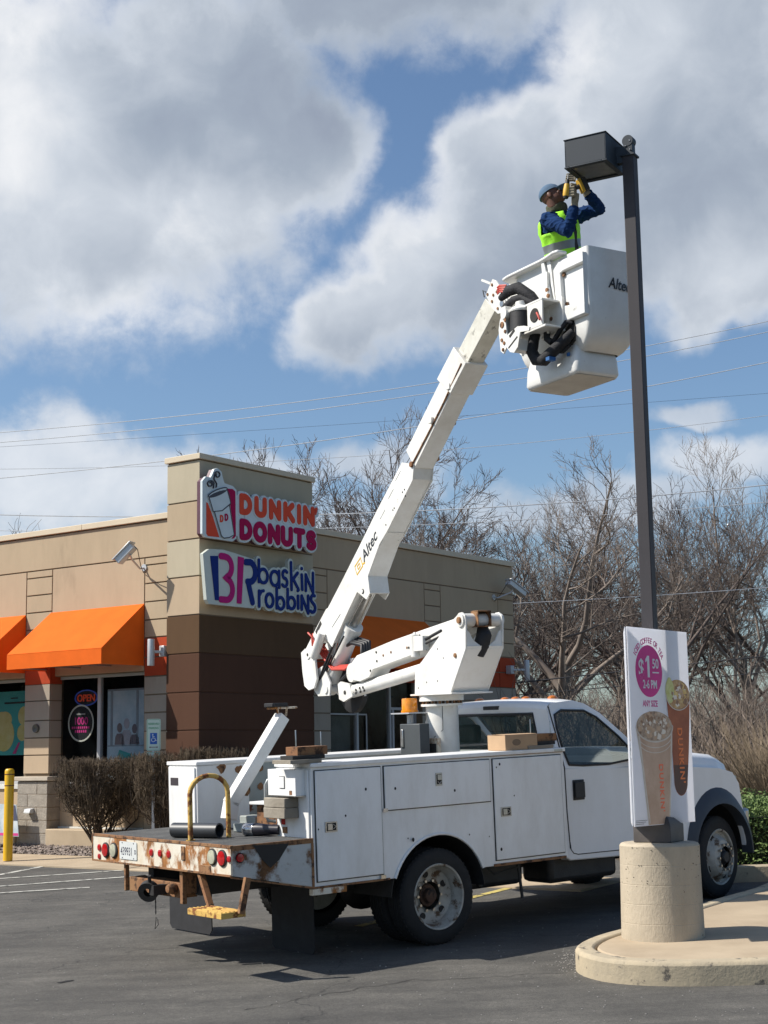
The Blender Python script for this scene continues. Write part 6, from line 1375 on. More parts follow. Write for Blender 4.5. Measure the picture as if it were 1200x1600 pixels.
# fixture box: measured near corner of its underside (1.915, 12.283, 6.434)
iv = LPM.inverted(); nc = iv @ Vector((1.915, 12.283, 6.434)); bw = .405; bh = .236
x0, x1, y0, y1, z0, z1 = nc.x, nc.x+bw, nc.y, nc.y+bw-.03, 6.434, 6.434+bh
fx = MB().use(m_fix); t = .008
fx.box(x0, x1, y0, y0+t, z0, z1); fx.box(x0, x1, y1-t, y1, z0, z1); fx.box(x0, x0+t, y0+t, y1-t, z0, z1); fx.box(x1-t, x1, y0+t, y1-t, z0, z1); fx.box(x0+t, x1-t, y0+t, y1-t, z1-t, z1)
fx.build('fixture_box', lamp_, bevel=.003)
fx = MB().use(m_fix); 
for a in ((x0-.006, x1+.006, y0-.006, y0+.04), (x0-.006, x1+.006, y1-.04, y1+.006), (x0-.006, x0+.04, y0+.04, y1-.04), (x1-.04, x1+.006, y0+.04, y1-.04)): fx.box(*a, z0-.014, z0-.001)
fx.box(x0-.007, x1+.007, y0-.007, y1+.007, z1+.0, z1+.008); fx.build('door_frame', lamp_, bevel=.003)
fx = MB().use(mat('fixture_lens', (.16, .17, .175), .25, var=.2, scale=6)); fx.box(x0+.03, x1-.03, y0+.03, y1-.03, z0+.002, z0+.006); fx.build('lens', lamp_)
arm = MB().use(m_fix); yc = 0; arm.bar((x1-.02 if x1 < 0 else x1, (y0+y1)/2, z0+.12), (0, 0, z0+.12), .07, .16) if False else None
cx2 = Vector(((x0+x1)/2, (y0+y1)/2, 0)); dirp = (Vector((0, 0, 0))-cx2).normalized()
arm.bar(cx2+ZU*(z0+.11)+dirp*.12, ZU*(z0+.11)+dirp*-.03, .06, .15); arm.build('arm', lamp_, bevel=.004)

# ------------------------------------------------------------------ poster boards wrapped round the post
A50 = rad(50); pdv = Vector((cos(A50), sin(A50), 0)); pnv = Vector((sin(A50), -cos(A50), 0)); PO = Vector((2.062, 12.2, 0))
PM_ = Matrix((pdv, ZU, pnv)).transposed().to_4x4(); PM_.translation = PO
po = thing('advertising_sign', 'tall white coroplast drinks poster strapped round the lamp post above its footing', 'sign', PM_)
def coro(name, tl=.50):
    m = mat(name, (.86, .87, .90), .5, var=.02); t = m.node_tree; b = t.nodes['Principled BSDF']; tl_n = t.nodes.new('ShaderNodeBsdfTranslucent'); tl_n.inputs[0].default_value = (.95, .95, .97, 1); mx = t.nodes.new('ShaderNodeMixShader'); mx.inputs[0].default_value = tl
    t.links.new(b.outputs[0], mx.inputs[1]); t.links.new(tl_n.outputs[0], mx.inputs[2]); t.links.new(mx.outputs[0], t.nodes['Material Output'].inputs[0]); return m
m_cor = coro('coroplast')
px0, px1, pz0, pz1 = -.287, .655, .945, 2.478
def bow(x): return 0.0
mb = MB().use(m_cor); n = 14
for zz, fl in ((0, 1),):
    fr = [[mb.vert((px0+(px1-px0)*i/n, y, bow(px0+(px1-px0)*i/n))) for i in range(n+1)] for y in (pz0-.002, pz1)]; bk = [[mb.vert((px0+(px1-px0)*i/n, y, bow(px0+(px1-px0)*i/n)-.005)) for i in range(n+1)] for y in (pz0-.002, pz1)]
    for i in range(n): mb.face((fr[0][i], fr[0][i+1], fr[1][i+1], fr[1][i])); mb.face((bk[0][i], bk[1][i], bk[1][i+1], bk[0][i+1])); mb.face((fr[1][i], fr[1][i+1], bk[1][i+1], bk[1][i])); mb.face((fr[0][i], bk[0][i], bk[0][i+1], fr[0][i+1]))
    for i in (0, n): mb.face((fr[0][i], fr[1][i], bk[1][i], bk[0][i]))
mb.build('front_board', po, smooth=60)
mb = MB().use(m_cor); mb.bar((px0+.004, (pz0+pz1)/2+.01, -.008), (px0+.42, (pz0+pz1)/2, -.46), pz1-pz0-.02, .005, (1, 0, 1)) if False else None
mb.prism([(px0+.0, -.010), (px0-.006, -.016), (px0+.50, -.335), (px0+.504, -.331), (px0+.003, -.020)], pz0+.004, pz1-.003, lambda p, t: (p[0], t, p[1])); mb.build('back_board', po)
def pm(name, c, **k): return mat('print_'+name, c, .5, **k)
def pz(x): return bow(x)+.001
class PMB(MB):
    """poster print: follows the slight bow of the board"""
    def vert(s, p): p = Vector(p); p.z += bow(p.x); return MB.vert(s, p)
def fan(mb, pts, z):
    """subdivided flat shape: horizontal strips so that it follows the bow"""
    mb.poly([(p[0], p[1], z) for p in pts])
mg = pm('magenta', (.62, .012, .23))
mb = PMB().use(mg); mb.disc((.022, 2.140), .205, .0005, .0012, 44); mb.build('price_badge', po, smooth=0)
mb = PMB().use(pm('white', (.72, .72, .74)))
text_mb(mb, '$', -.095, 2.10, .19, .0018, .0006, .0035, 0, 'CENTER', sx=.85); text_mb(mb, '1', .015, 2.095, .235, .0018, .0006, .005, 0, 'CENTER', sx=1); mb.poly([(.006, 2.262, .0018), (-.028, 2.232, .0018), (-.028, 2.205, .0018), (.006, 2.228, .0018)]); text_mb(mb, '50', .125, 2.165, .105, .0018, .0006, .002, 0, 'CENTER', sx=.95); mb.box(.075, .175, 2.125, 2.135, .0012, .002)
text_mb(mb, '2-6 PM', .030, 2.005, .092, .0018, .0006, .0018, 0, 'CENTER', sx=.82); mb.build('lettering', po, smooth=0)
mb = PMB().use(mg)
def arctext(mb, txt, cx, cy, r, a0, a1, size, bold=.0012):
    n = len(txt)
    for k, ch in enumerate(txt):
        if ch == ' ': continue
        a = rad(a0+(a1-a0)*k/(n-1)); mt = Matrix.Translation((cx+cos(a)*r, cy+sin(a)*r, 0)) @ Matrix.Rotation(a-pi/2, 4, 'Z'); text_mb(mb, ch, 0, 0, size, .0012, .0006, bold, 0, 'CENTER', sx=.85, mtx=mt)
arctext(mb, 'ICED COFFEE OR TEA', .022, 2.14, .222, 148, 30, .062); text_mb(mb, 'ANY SIZE', .022, 1.862, .068, .0012, .0006, .0014, 0, 'CENTER', sx=.8); mb.build('lettering', po, smooth=0)
# cups
ADV = [0, .082, .160, .240, .312, .346, .428]
m_c1 = pm('iced_coffee', (.50, .31, .20), col2=(.64, .44, .31), scale=5); m_c1e = pm('cup_edge', (.62, .52, .42), col2=(.74, .66, .56), scale=9); m_tea = pm('iced_tea', (.26, .05, .010), col2=(.42, .11, .03), scale=5); m_ice = pm('ice', (.22, .11, .055), col2=(.66, .50, .36), scale=17, detail=5); m_tice = pm('tea_ice', (.32, .09, .015), col2=(.70, .50, .22), scale=17, detail=5); m_lem = pm('lemon', (.55, .52, .14), col2=(.66, .66, .32), scale=20)
m_or = pm('orange', (.92, .16, .06)); m_or2 = pm('deep_orange', (.80, .19, .04)); m_tdk = pm('tea_dark', (.055, .02, .014), col2=(.10, .03, .018), scale=5)
mb = PMB()
mb.use(m_c1e); fan(mb, [(-.215, 1.70), (-.17, 1.50), (-.145, 1.40), (-.083, .948), (.252, .948), (.330, 1.5), (.352, 1.72)], .0014)
mb.use(m_c1); fan(mb, [(-.195, 1.66), (-.155, 1.50), (-.13, 1.40), (-.068, .948), (.235, .948), (.305, 1.5), (.325, 1.66), (.2, 1.61), (.07, 1.595), (-.08, 1.61)], .0018)
mb.use(m_ice); mb.poly([(x, y, .0022) for x, y in arcp(.07, 1.71, .275, 0, 360, 40, .115)[:-1]])
def cubes(mb, cx, cy, rx, ry, n, seed, cols):
    rr_ = random.Random(seed)
    for k in range(n):
        a = rr_.uniform(0, 2*pi); e = rr_.random()**.5*.86; x, y = cx+cos(a)*e*rx, cy+sin(a)*e*ry; s = rr_.uniform(.018, .042); t = rr_.uniform(0, 3); mb.use(cols[k % len(cols)])
        mb.poly([(x+s*cos(t+j*pi/2)*rr_.uniform(.7, 1.1), y+s*.8*sin(t+j*pi/2)*rr_.uniform(.6, 1.1), .0024+k*.00002) for j in range(4)])
m_i1 = pm('ice_light', (.74, .62, .48), col2=(.85, .76, .66), scale=30); m_i2 = pm('ice_mid', (.50, .30, .17), col2=(.62, .42, .27), scale=30); m_i3 = pm('ice_dark', (.26, .13, .06), col2=(.36, .19, .10), scale=30)
cubes(mb, .07, 1.71, .275, .115, 60, 4, (m_i1, m_i2, m_i3, m_i2))
mb.use(m_c1e); fan(mb, [(-.185, 1.63), (-.16, 1.64), (-.05, .96), (-.062, .955)], .0024); mb.use(m_c1e); mb.stroke(arcp(.07, 1.705, .281, 178, 362, 24, .12), .006, .0043, .0048); mb.stroke(arcp(.07, 1.64, .262, 200, 340, 24, .10), .003, .0025, .003); mb.stroke(arcp(.07, 1.60, .255, 200, 340, 24, .10), .003, .0025, .003)
mb.use(m_or); 
for k, ch in enumerate("DUNKIN'"): text_mb(mb, ch, 0, 0, .088, .0026, .0006, .002, 0, 'LEFT', sx=.9, mtx=Matrix.Translation((.115, 1.415-ADV[k]*.84, 0)) @ Matrix.Rotation(rad(-90), 4, 'Z'))
mb.build('iced_coffee_print', po, smooth=0)
mb = PMB()
mb.use(m_tea); fan(mb, [(.27, 1.98), (.292, 1.80), (.325, 1.60), (.345, 1.30)]+arcp(.452, 1.27, .108, 180, 360, 12, .115)+[(.60, 1.5), (.64, 1.80), (.654, 1.96)], .0012)
mb.use(m_tdk); fan(mb, [(.352, 1.40), (.346, 1.28)]+arcp(.452, 1.27, .104, 180, 360, 12, .110)+[(.582, 1.40)], .0016)
mb.use(m_tice); mb.poly([(x, y, .0018) for x, y in arcp(.462, 1.965, .190, 0, 360, 40, .118)[:-1]])
mb.use(m_lem); mb.poly([(x, y, .0024) for x, y in arcp(.335, 1.99, .070, 0, 360, 20, .10)[:-1]])
cubes(mb, .475, 1.96, .175, .108, 40, 9, (m_i1, m_i2, pm('tea_gold', (.75, .45, .10), col2=(.8, .6, .25), scale=20), m_i3))
mb.use(m_lem); mb.poly([(x, y, .0036) for x, y in arcp(.330, 2.0, .052, 60, 300, 16, .10)])
mb.use(m_c1e); mb.stroke(arcp(.462, 1.96, .193, 182, 358, 24, .122), .004, .0045, .0051)
mb.use(m_or2)
for k, ch in enumerate("DUNKIN'"): text_mb(mb, ch, 0, 0, .105, .0026, .0006, .0025, 0, 'LEFT', sx=.9, mtx=Matrix.Translation((.43+k*.003, 1.70-ADV[k], 0)) @ Matrix.Rotation(rad(-90), 4, 'Z'))
mb.build('iced_tea_print', po, smooth=0)
mb = PMB().use(m_seam)
for k in range(3): mb.box(px0+.02, px0+.02+[.17, .15, .12][k], .985-k*.013, .988-k*.013, .0008, .0014)
mb.build('fine_print', po)

# ------------------------------------------------------------------ worker in the bucket
def remesh(mb, name, parent, voxel, mats=None, smooth_it=2, crease=0):
    o = mb.build(name+'_src', None, smooth=0)
    r = o.modifiers.new('r', 'REMESH'); r.mode = 'VOXEL'; r.voxel_size = voxel; r.use_smooth_shade = True
    s = o.modifiers.new('s', 'SMOOTH'); s.iterations = smooth_it; s.factor = .5
    me = bpy.data.meshes.new_from_object(o.evaluated_get(bpy.context.evaluated_depsgraph_get())); me.name = name
    me.materials.clear()
    bpy.data.objects.remove(o); n = bpy.data.objects.new(name, me); COL.objects.link(n)
    if parent is not None: n.parent = parent; n.matrix_parent_inverse = parent.matrix_world.inverted()
    for m in mats or []: me.materials.append(m)
    if crease:
        ns = [v.normal.copy() for v in me.vertices]
        for v, nn_ in zip(me.vertices, ns):
            p = v.co; w = 1-abs(mnoise.noise(Vector((p.x*11, p.y*11, p.z*22))))*2; v.co = p+nn_*(crease*(w**3 if w > 0 else 0)-crease*.4+crease*.12*mnoise.noise(p*45))
    me.polygons.foreach_set('use_smooth', [True]*len(me.polygons)); me.update()
    return n
D = at_depth
sN, sF = D(857, 344, 12.88), D(896, 341, 13.19); eN, eF = D(888, 361, 12.66), D(937, 325, 13.02); wN, wF = D(898, 318, 12.64), D(913, 297, 12.82)
nb = D(869, 331, 13.04); pel = D(886, 432, 13.10); ch_ = D(878, 362, 13.06); hc = D(862.5, 306, 13.00)
mid = (sN+sF)/2; side = (sF-sN).normalized(); spine = (nb-pel).normalized(); fwd = side.cross(spine).normalized()
if fwd.x < 0: fwd = -fwd
person = thing('person', 'worker in blue cap, navy jacket and yellow safety vest reaching up from the bucket', 'person', Matrix.Translation(pel-ZU*.9))
m_skin = mat('skin', (.13, .055, .032), .5, var=.1, scale=20); m_cap = mat('cap_cloth', (.10, .155, .23), .95, spec=.15, var=.12, scale=12, bump=.15, bscale=150); m_nav = mat('navy_cloth', (.008, .030, .098), .95, spec=.15, var=.25, scale=9, bump=.4, bscale=30)
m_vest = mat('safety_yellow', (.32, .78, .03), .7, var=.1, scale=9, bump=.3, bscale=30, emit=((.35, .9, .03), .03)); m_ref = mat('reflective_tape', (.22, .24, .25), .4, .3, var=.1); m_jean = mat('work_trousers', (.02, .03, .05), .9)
def torso_ring(c, rx, ry, sd=None, fw2=None, n=20):
    sd = sd or side; fw2 = fw2 or fwd
    return [c+sd*rx*cos(2*pi*k/n)+fw2*ry*sin(2*pi*k/n) for k in range(n)]
def torso(mb, g, lo=0, hi=1.0, neck=True):
    L_ = [(0, .155, .115), (.18, .15, .112), (.38, .155, .115), (.58, .175, .122), (.76, .195, .125), (.88, .19, .115), (.96, .13, .095), (1.0, .075, .07)]
    mb.loft([torso_ring(pel.lerp(nb, t)+fwd*(.0), rx+g, ry+g) for t, rx, ry in L_ if lo <= t <= hi])
fh = (RT*.80+UP*.52-FW*.22).normalized(); uh = (UP*.72-RT*.50+FW*.40); uh = (uh-fh*uh.dot(fh)).normalized(); sh_ = fh.cross(uh)
HM = Matrix((fh, sh_, uh)).transposed()
def HP(x, y, z): return hc+fh*x+sh_*y+uh*z
body = MB().use(m_skin)
torso(body, -.01)
body.ball(HP(-.008, 0, .018), 1, 18, 12, .094, .076, .098, HM); body.ball(HP(.012, 0, -.035), 1, 16, 10, .078, .064, .080, HM)
body.ball(HP(.060, 0, -.085), 1, 10, 8, .028, .030, .024, HM)                                 # chin
body.loft([[HP(.085, .010*s, .012+.0*s) for s in (-1, 0, 1)]+[HP(.075, 0, .0)], [HP(.112, .016*s, -.032) for s in (-1, 0, 1)]+[HP(.085, 0, -.045)]])  # nose
body.ball(HP(.100, 0, -.028), .014, 8, 6, 1.1, 1.35, .8, HM)
body.ball(HP(.076, 0, .018), 1, 10, 6, .018, .058, .012, HM)                                  # brow
for s in (-1, 1): body.ball(HP(-.012, .076*s, -.018), 1, 10, 6, .020, .009, .032, HM); body.ball(HP(.066, .036*s, -.028), 1, 10, 6, .02, .02, .018, HM)
body.ball(HP(.084, 0, -.056), 1, 10, 6, .014, .024, .006, HM); body.ball(HP(.082, 0, -.066), 1, 10, 6, .013, .021, .006, HM)  # lips
body.tube([nb-spine*.06, nb+spine*.02, HP(-.030, 0, -.085), HP(-.02, 0, -.04)], [.075, .062, .056, .06], 14)
for s_, e_, w_ in ((sN, eN, wN), (sF, eF, wF)): body.tube([mid-spine*.03, s_, s_.lerp(e_, .5), e_, e_.lerp(w_, .35), w_], [.06, .055, .047, .039, .036, .026], 12)
hipN, hipF = pel-side*.09, pel+side*.09
for h_ in (hipN, hipF): body.tube([h_+ZU*.03, h_-ZU*.40+fwd*.03, h_-ZU*.44+fwd*.03, h_-ZU*.83], [.085, .058, .055, .04], 12); body.ball(h_-ZU*.86+fwd*.06, .05, 10, 6, 1, 1, .6)
remesh(body, 'body', person, .0055, [m_skin])
jk = MB(); torso(jk, .012)
for s_, e_, w_ in ((sN, eN, wN), (sF, eF, wF)):
    dv = (w_-e_).normalized(); jk.tube([mid-spine*.05, s_, s_.lerp(e_, .5)+ZU*.004, e_, e_.lerp(w_, .35), e_.lerp(w_, .86)], [.085, .076, .068, .060, .055, .042], 14); jk.ball(s_, .078, 12, 8)
    for t in (.2, .45, .7): c = s_.lerp(e_, t); jk.ball(c+Vector((random.uniform(-.02, .02),)*3), .058, 8, 6, 1.1, .9, .8)
    for t in (.25, .5, .8): c = e_.lerp(w_, t); jk.ball(c, .054-.012*t, 8, 6, 1.05, .9, .75)
remesh(jk, 'jacket', person, .006, [m_nav], crease=.010)
# vest: torso shell with reflective bands and an open front, shoulders cut for the sleeves
vst = MB(); L_ = [(-.02, .18, .14), (.18, .178, .14), (.38, .184, .145), (.58, .205, .152), (.72, .225, .156), (.82, .222, .152), (.90, .19, .138), (.965, .125, .112)]
rows = []
vst_m = []
vo = MB().use(m_vest); nn = 44
bands = []
ringz = []
for i in range(25):
    t = -.02+.985*i/24
    k = max(j for j in range(len(L_)) if L_[j][0] <= t+1e-6); k = min(k, len(L_)-2); a, b = L_[k], L_[k+1]; u = (t-a[0])/(b[0]-a[0]); rx, ry = a[1]+(b[1]-a[1])*u, a[2]+(b[2]-a[2])*u
    ring = []
    for j in range(nn):
        an = 2*pi*j/nn; w = 1+.03*sin(an*7+i*.55)+.018*sin(an*15-i*.9)
        ring.append(vo.vert(pel.lerp(nb, t)+side*rx*cos(an)*w+fwd*ry*sin(an)*w))
    ringz.append((t, ring))
vo.use(m_ref); vo.use(m_vest)
for (t0, r0), (t1, r1) in zip(ringz, ringz[1:]):
    for j in range(nn):
        a = 2*pi*(j+.5)/nn; tm = (t0+t1)/2
        arm_hole = tm > .66 and (abs(((a+pi) % (2*pi))-pi) < .42 or abs(a-pi) < .42) and tm < .90
        front_v = tm > .60 and abs(a-pi/2) < (tm-.60)*1.3
        if arm_hole or front_v: continue
        tape = (.14 < tm < .24 or .40 < tm < .50) or (tm > .45 and (abs(a-pi/2-.72) < .12 or abs(a-pi/2+.72) < .12)) 
        if abs(a-pi/2) < .08: vo.use(m_seam)
        else: vo.use(m_ref if tape and not tm > .5 else m_vest)
        vo.face((r0[j], r0[(j+1) % nn], r1[(j+1) % nn], r1[j]))
vv = vo.build('vest', person, smooth=80); vv.matrix_parent_inverse = person.matrix_world.inverted(); so_ = vv.modifiers.new('thickness', 'SOLIDIFY'); so_.thickness = .006; so_.offset = 1
def ppl(mb, nm, **k):
    o = mb.build(nm, person, **k); o.matrix_parent_inverse = person.matrix_world.inverted(); return o
sf = MB(); 
for k in range(3): sf.tube([nb+spine*(.005+.018*k)+(side*cos(a)*.078+fwd*(sin(a)*.075+.012)) + spine*.012*sin(a*3+k) for a in [2*pi*j/18 for j in range(19)]], .022, 8)
remesh(sf, 'neck_gaiter', person, .006, [mat('camo_cloth', (.035, .04, .022), .9, col2=(.10, .10, .055), scale=22)])
tr = MB()
for h_ in (hipN, hipF): tr.tube([h_+ZU*.05, h_-ZU*.40+fwd*.03, h_-ZU*.80], [.10, .075, .06], 12)
tr.ball(pel, .13, 12, 8, 1.2, 1, .9); remesh(tr, 'trousers', person, .01, [m_jean])
bt = MB()
for h_ in (hipN, hipF): bt.ball(h_-ZU*.865+fwd*.07, 1, 12, 8, .075, .14, .05, Matrix((side, fwd, ZU)).transposed()); bt.tube([h_-ZU*.86, h_-ZU*.70], [.06, .065], 12)
remesh(bt, 'boots', person, .008, [mat('boot_leather', (.06, .04, .025), .7)])
# cap
cpm = MB(); cz = .022
rings = [[HP(-.010+cos(2*pi*k/24)*(.104*cos(p)), sin(2*pi*k/24)*.088*cos(p), cz+.012*cos(2*pi*k/24)*cos(p)*0+.094*sin(p)) for k in range(24)] for p in [0, .25, .5, .8, 1.1, 1.35, 1.5]]
cpm.loft(rings, cap=True); cpm.ball(HP(-.010, 0, cz+.094), .009, 8, 5)
br = [(.07, .078), (.12, .070), (.155, .045), (.165, 0), (.155, -.045), (.12, -.070), (.07, -.078)]
def brz(x, y): return cz-.002-.35*(x-.07)*.25-y*y*2.2
T_ = [cpm.vert(HP(x, y, brz(x, y)+.003)) for x, y in br]; B_ = [cpm.vert(HP(x, y, brz(x, y)-.003)) for x, y in br]
cpm.face(T_); cpm.face(B_[::-1])
for k in range(len(br)): j = (k+1) % len(br); cpm.face((T_[k], T_[j], B_[j], B_[k]))
cpm.mats = [m_cap]; ppl(cpm, 'cap', smooth=50)
ey = MB().use(mat('eye_white', (.5, .48, .45), .3)); 
for s in (-1, 1): ey.ball(HP(.079, .030*s, -.002), .0105, 10, 8)
ey.use(m_seam)
for s in (-1, 1): ey.ball(HP(.0885, .0295*s, .000), .0045, 8, 6)
ppl(ey, 'eyes', smooth=60)
# gloves with separate fingers
m_gl = mat('work_glove', (.26, .225, .16), .9, var=.3, scale=30, bump=.3, bscale=60)
def glove(wr, palm, fingers, thumb, rp=.030):
    g = MB(); g.tube([wr-(palm-wr)*.55, wr, wr.lerp(palm, .5), palm], [.036, .030, .034, rp], 12)
    for f in fingers: g.tube([palm.lerp(f[0], .55)]+f, [.0135, .012, .011, .0095][:len(f)+1] if len(f) <= 3 else [.0135]+[.011]*len(f), 8); g.ball(f[-1], .010, 8, 5)
    g.tube([wr.lerp(palm, .55)]+thumb, [.016, .013, .011][:len(thumb)+1], 8); g.ball(thumb[-1], .0115, 8, 5)
    return remesh(g, 'glove', person, .0035, [m_gl])
gx = [D(894.5+0, 293.5+i*4.3, 12.60+.002*i) for i in range(4)]
glove(wN, D(899.5, 302, 12.62), [[D(896.5, 292.5+i*4.2, 12.575), D(889.5, 293.2+i*4.2, 12.585), D(888.5, 294+i*4.2, 12.615)] for i in range(4)], [D(899, 293, 12.66), D(893, 289.5, 12.66)], .033)
glove(wF, D(903, 283.5, 12.80), [[D(896, 281.5-i*2.8, 12.79+.012*i), D(889.5, 282-i*3.2, 12.775+.012*i), D(884.5+i*.6, 281.5-i*3.0, 12.765+.012*i)] for i in range(4)], [D(899, 289, 12.76), D(892.5, 287.5, 12.75)], .034)

# cordless drill in the near hand
drm = thing('cordless_drill', 'yellow and black cordless drill held upright under the lamp fixture', 'drill', Matrix.Translation(D(885, 297, 12.60)))
dI = drm.matrix_world.inverted(); m_dy = mat('drill_yellow', (.62, .36, .03), .5); 
def dmb(): return MB(dI)
b0, b1 = D(884.2, 308, 12.60), D(886.2, 288, 12.60); dx = (b1-b0).normalized()
mb = dmb().use(m_dy); mb.tube([b0+dx*.004, b0+dx*.02, b0+dx*.07, b1], [.024, .029, .029, .024], 16); mb.build('motor_housing', drm, smooth=50)
mb = dmb().use(m_blkm); mb.tube([b1, b1+dx*.03, b1+dx*.045], [.021, .018, .010], 14); mb.tube([b0-dx*.012, b0+dx*.006], [.020, .025], 14); mb.use(m_chr).tube([b1+dx*.045, b1+dx*.09], [.004, .004], 8); mb.build('chuck', drm, smooth=50)
h0, h1 = D(888, 298, 12.605), D(905, 291.5, 12.62); mb = dmb().use(m_blkm); mb.tube([h0, h0.lerp(h1, .5), h1], [.019, .017, .021], 12); mb.build('handle', drm, smooth=50)
hd2 = (h1-h0).normalized(); up2 = (dx-hd2*dx.dot(hd2)).normalized(); ow = hd2.cross(up2)
mb = dmb().use(m_dy); c = h1+hd2*.012; mb.loft([[c+hd2*t+up2*a*.062+ow*b*.036 for a, b in ((-1, -1), (1, -1), (1, 1), (-1, 1))] for t in (-.012, .016)]); mb.build('foot', drm, bevel=.006)
mb = dmb().use(m_blkm); mb.loft([[c+hd2*t+up2*a*.058+ow*b*.034 for a, b in ((-1, -1), (1, -1), (1, 1), (-1, 1))] for t in (.017, .062)]); mb.build('battery', drm, bevel=.006)

# ------------------------------------------------------------------ loose things carried on the truck
def tmat(x, y, z, rz=0): return TM @ Matrix.Translation((x, y, z)) @ Matrix.Rotation(rz, 4, 'Z')
q = TS(808, 1172, .1)
cbm = thing('cardboard_box', 'small brown cardboard carton on the right rail behind the cab', 'box', tmat(q.x+.03, .14, ZT_+.002, rad(-4)))
mc = mat('cardboard', (.42, .28, .165), .9, var=.08, scale=6)
xa, xb = TS(773, 1172, .03), TS(838, 1170, .03); w = xb.x-xa.x
mb = MB().use(mc); mb.box(-w*.45, w*.28, -.13, .13, 0, .135); mb.build('carton', cbm, bevel=.003)
mb = MB().use(mc); mb.poly([(-w*.45, -.13, .137), (w*.28, -.13, .137), (w*.28, .002, .141), (-w*.45, .002, .143)]); mb.poly([(-w*.45, .13, .137), (w*.28, .13, .137), (w*.28, .004, .139), (-w*.45, .004, .141)]); o = mb.build('flap', cbm, smooth=0); s_ = o.modifiers.new('t', 'SOLIDIFY'); s_.thickness = .003
mb = MB().use(mat('carton_print', (.20, .14, .09), .9)); 
for k in range(3): mb.box(w*.2801, w*.2808, -.09+k*.07, -.05+k*.07, .05, .09)
mb.prismY([(-.10+.05*cos(a), .07+.03*sin(a)) for a in [2*pi*k/14 for k in range(14)]], -.1308, -.1301); mb.build('print', cbm)
# black corrugated pipe on the deck
a, b = TZ(272, 1298, 1.06), TZ(343, 1299, 1.06); dv = b-a
pp = thing('plastic_pipe', 'short black plastic pipe lying on the rear deck', 'pipe', TM @ Matrix.Translation((a.x, a.y, 1.004)))
mb = MB().use(mat('pipe_plastic', (.035, .038, .042), .45, var=.2)); r_ = .062; prof_ = [(r_, 0)]+[(r_, dv.length)]+[(r_-.012, dv.length), (r_-.012, 0.004)]
mb.lathe(prof_, (0, 0, r_), dv, 28); mb.build('tube', pp, smooth=40)
# wrapped bottles
a = TZ(384, 1297, 1.05); b = TZ(432, 1297, 1.05); dv = (b-a)
wb_ = thing('wrapped_tube', 'dark tube in shiny plastic wrap lying on the deck beside the compartment', 'tube', TM @ Matrix.Translation((a.x, a.y, 1.004)))
mb = MB().use(mat('dark_plastic', (.02, .018, .025), .35)); mb.tube([Vector((0, 0, .05))+dv*t for t in (.08, .4, .7, 1.1)], [.05, .055, .045, .04], 14); mb.build('tube', wb_, smooth=50)
mb = MB().use(mat('shiny_wrap', (.45, .44, .44), .18, .7, var=.4, scale=25)); mb.tube([Vector((0, 0, .05))+dv*t for t in (-.08, -.04, .03, .12, .30)], [.02, .048, .058, .052, .057], 14); mb.use(_mats['shiny_wrap']).ball((.02, -.04, .04), .035, 10, 7); mb.build('wrap', wb_, smooth=50)
# timber and steel offcuts inside the bed
of = thing('steel_channel', 'rusty dark steel channel lying in the open bed', 'steel channel', tmat(-.98, .90, .988, rad(8)))
mb = MB().use(m_rust); mb.box(-.15, .55, -.20, .20, .03, .24); mb.use(m_w); mb.box(-.20, .6, -.22, .24, .245, .27); mb.build('channel', of, bevel=.004)
for o_ in list(COL.objects): pass
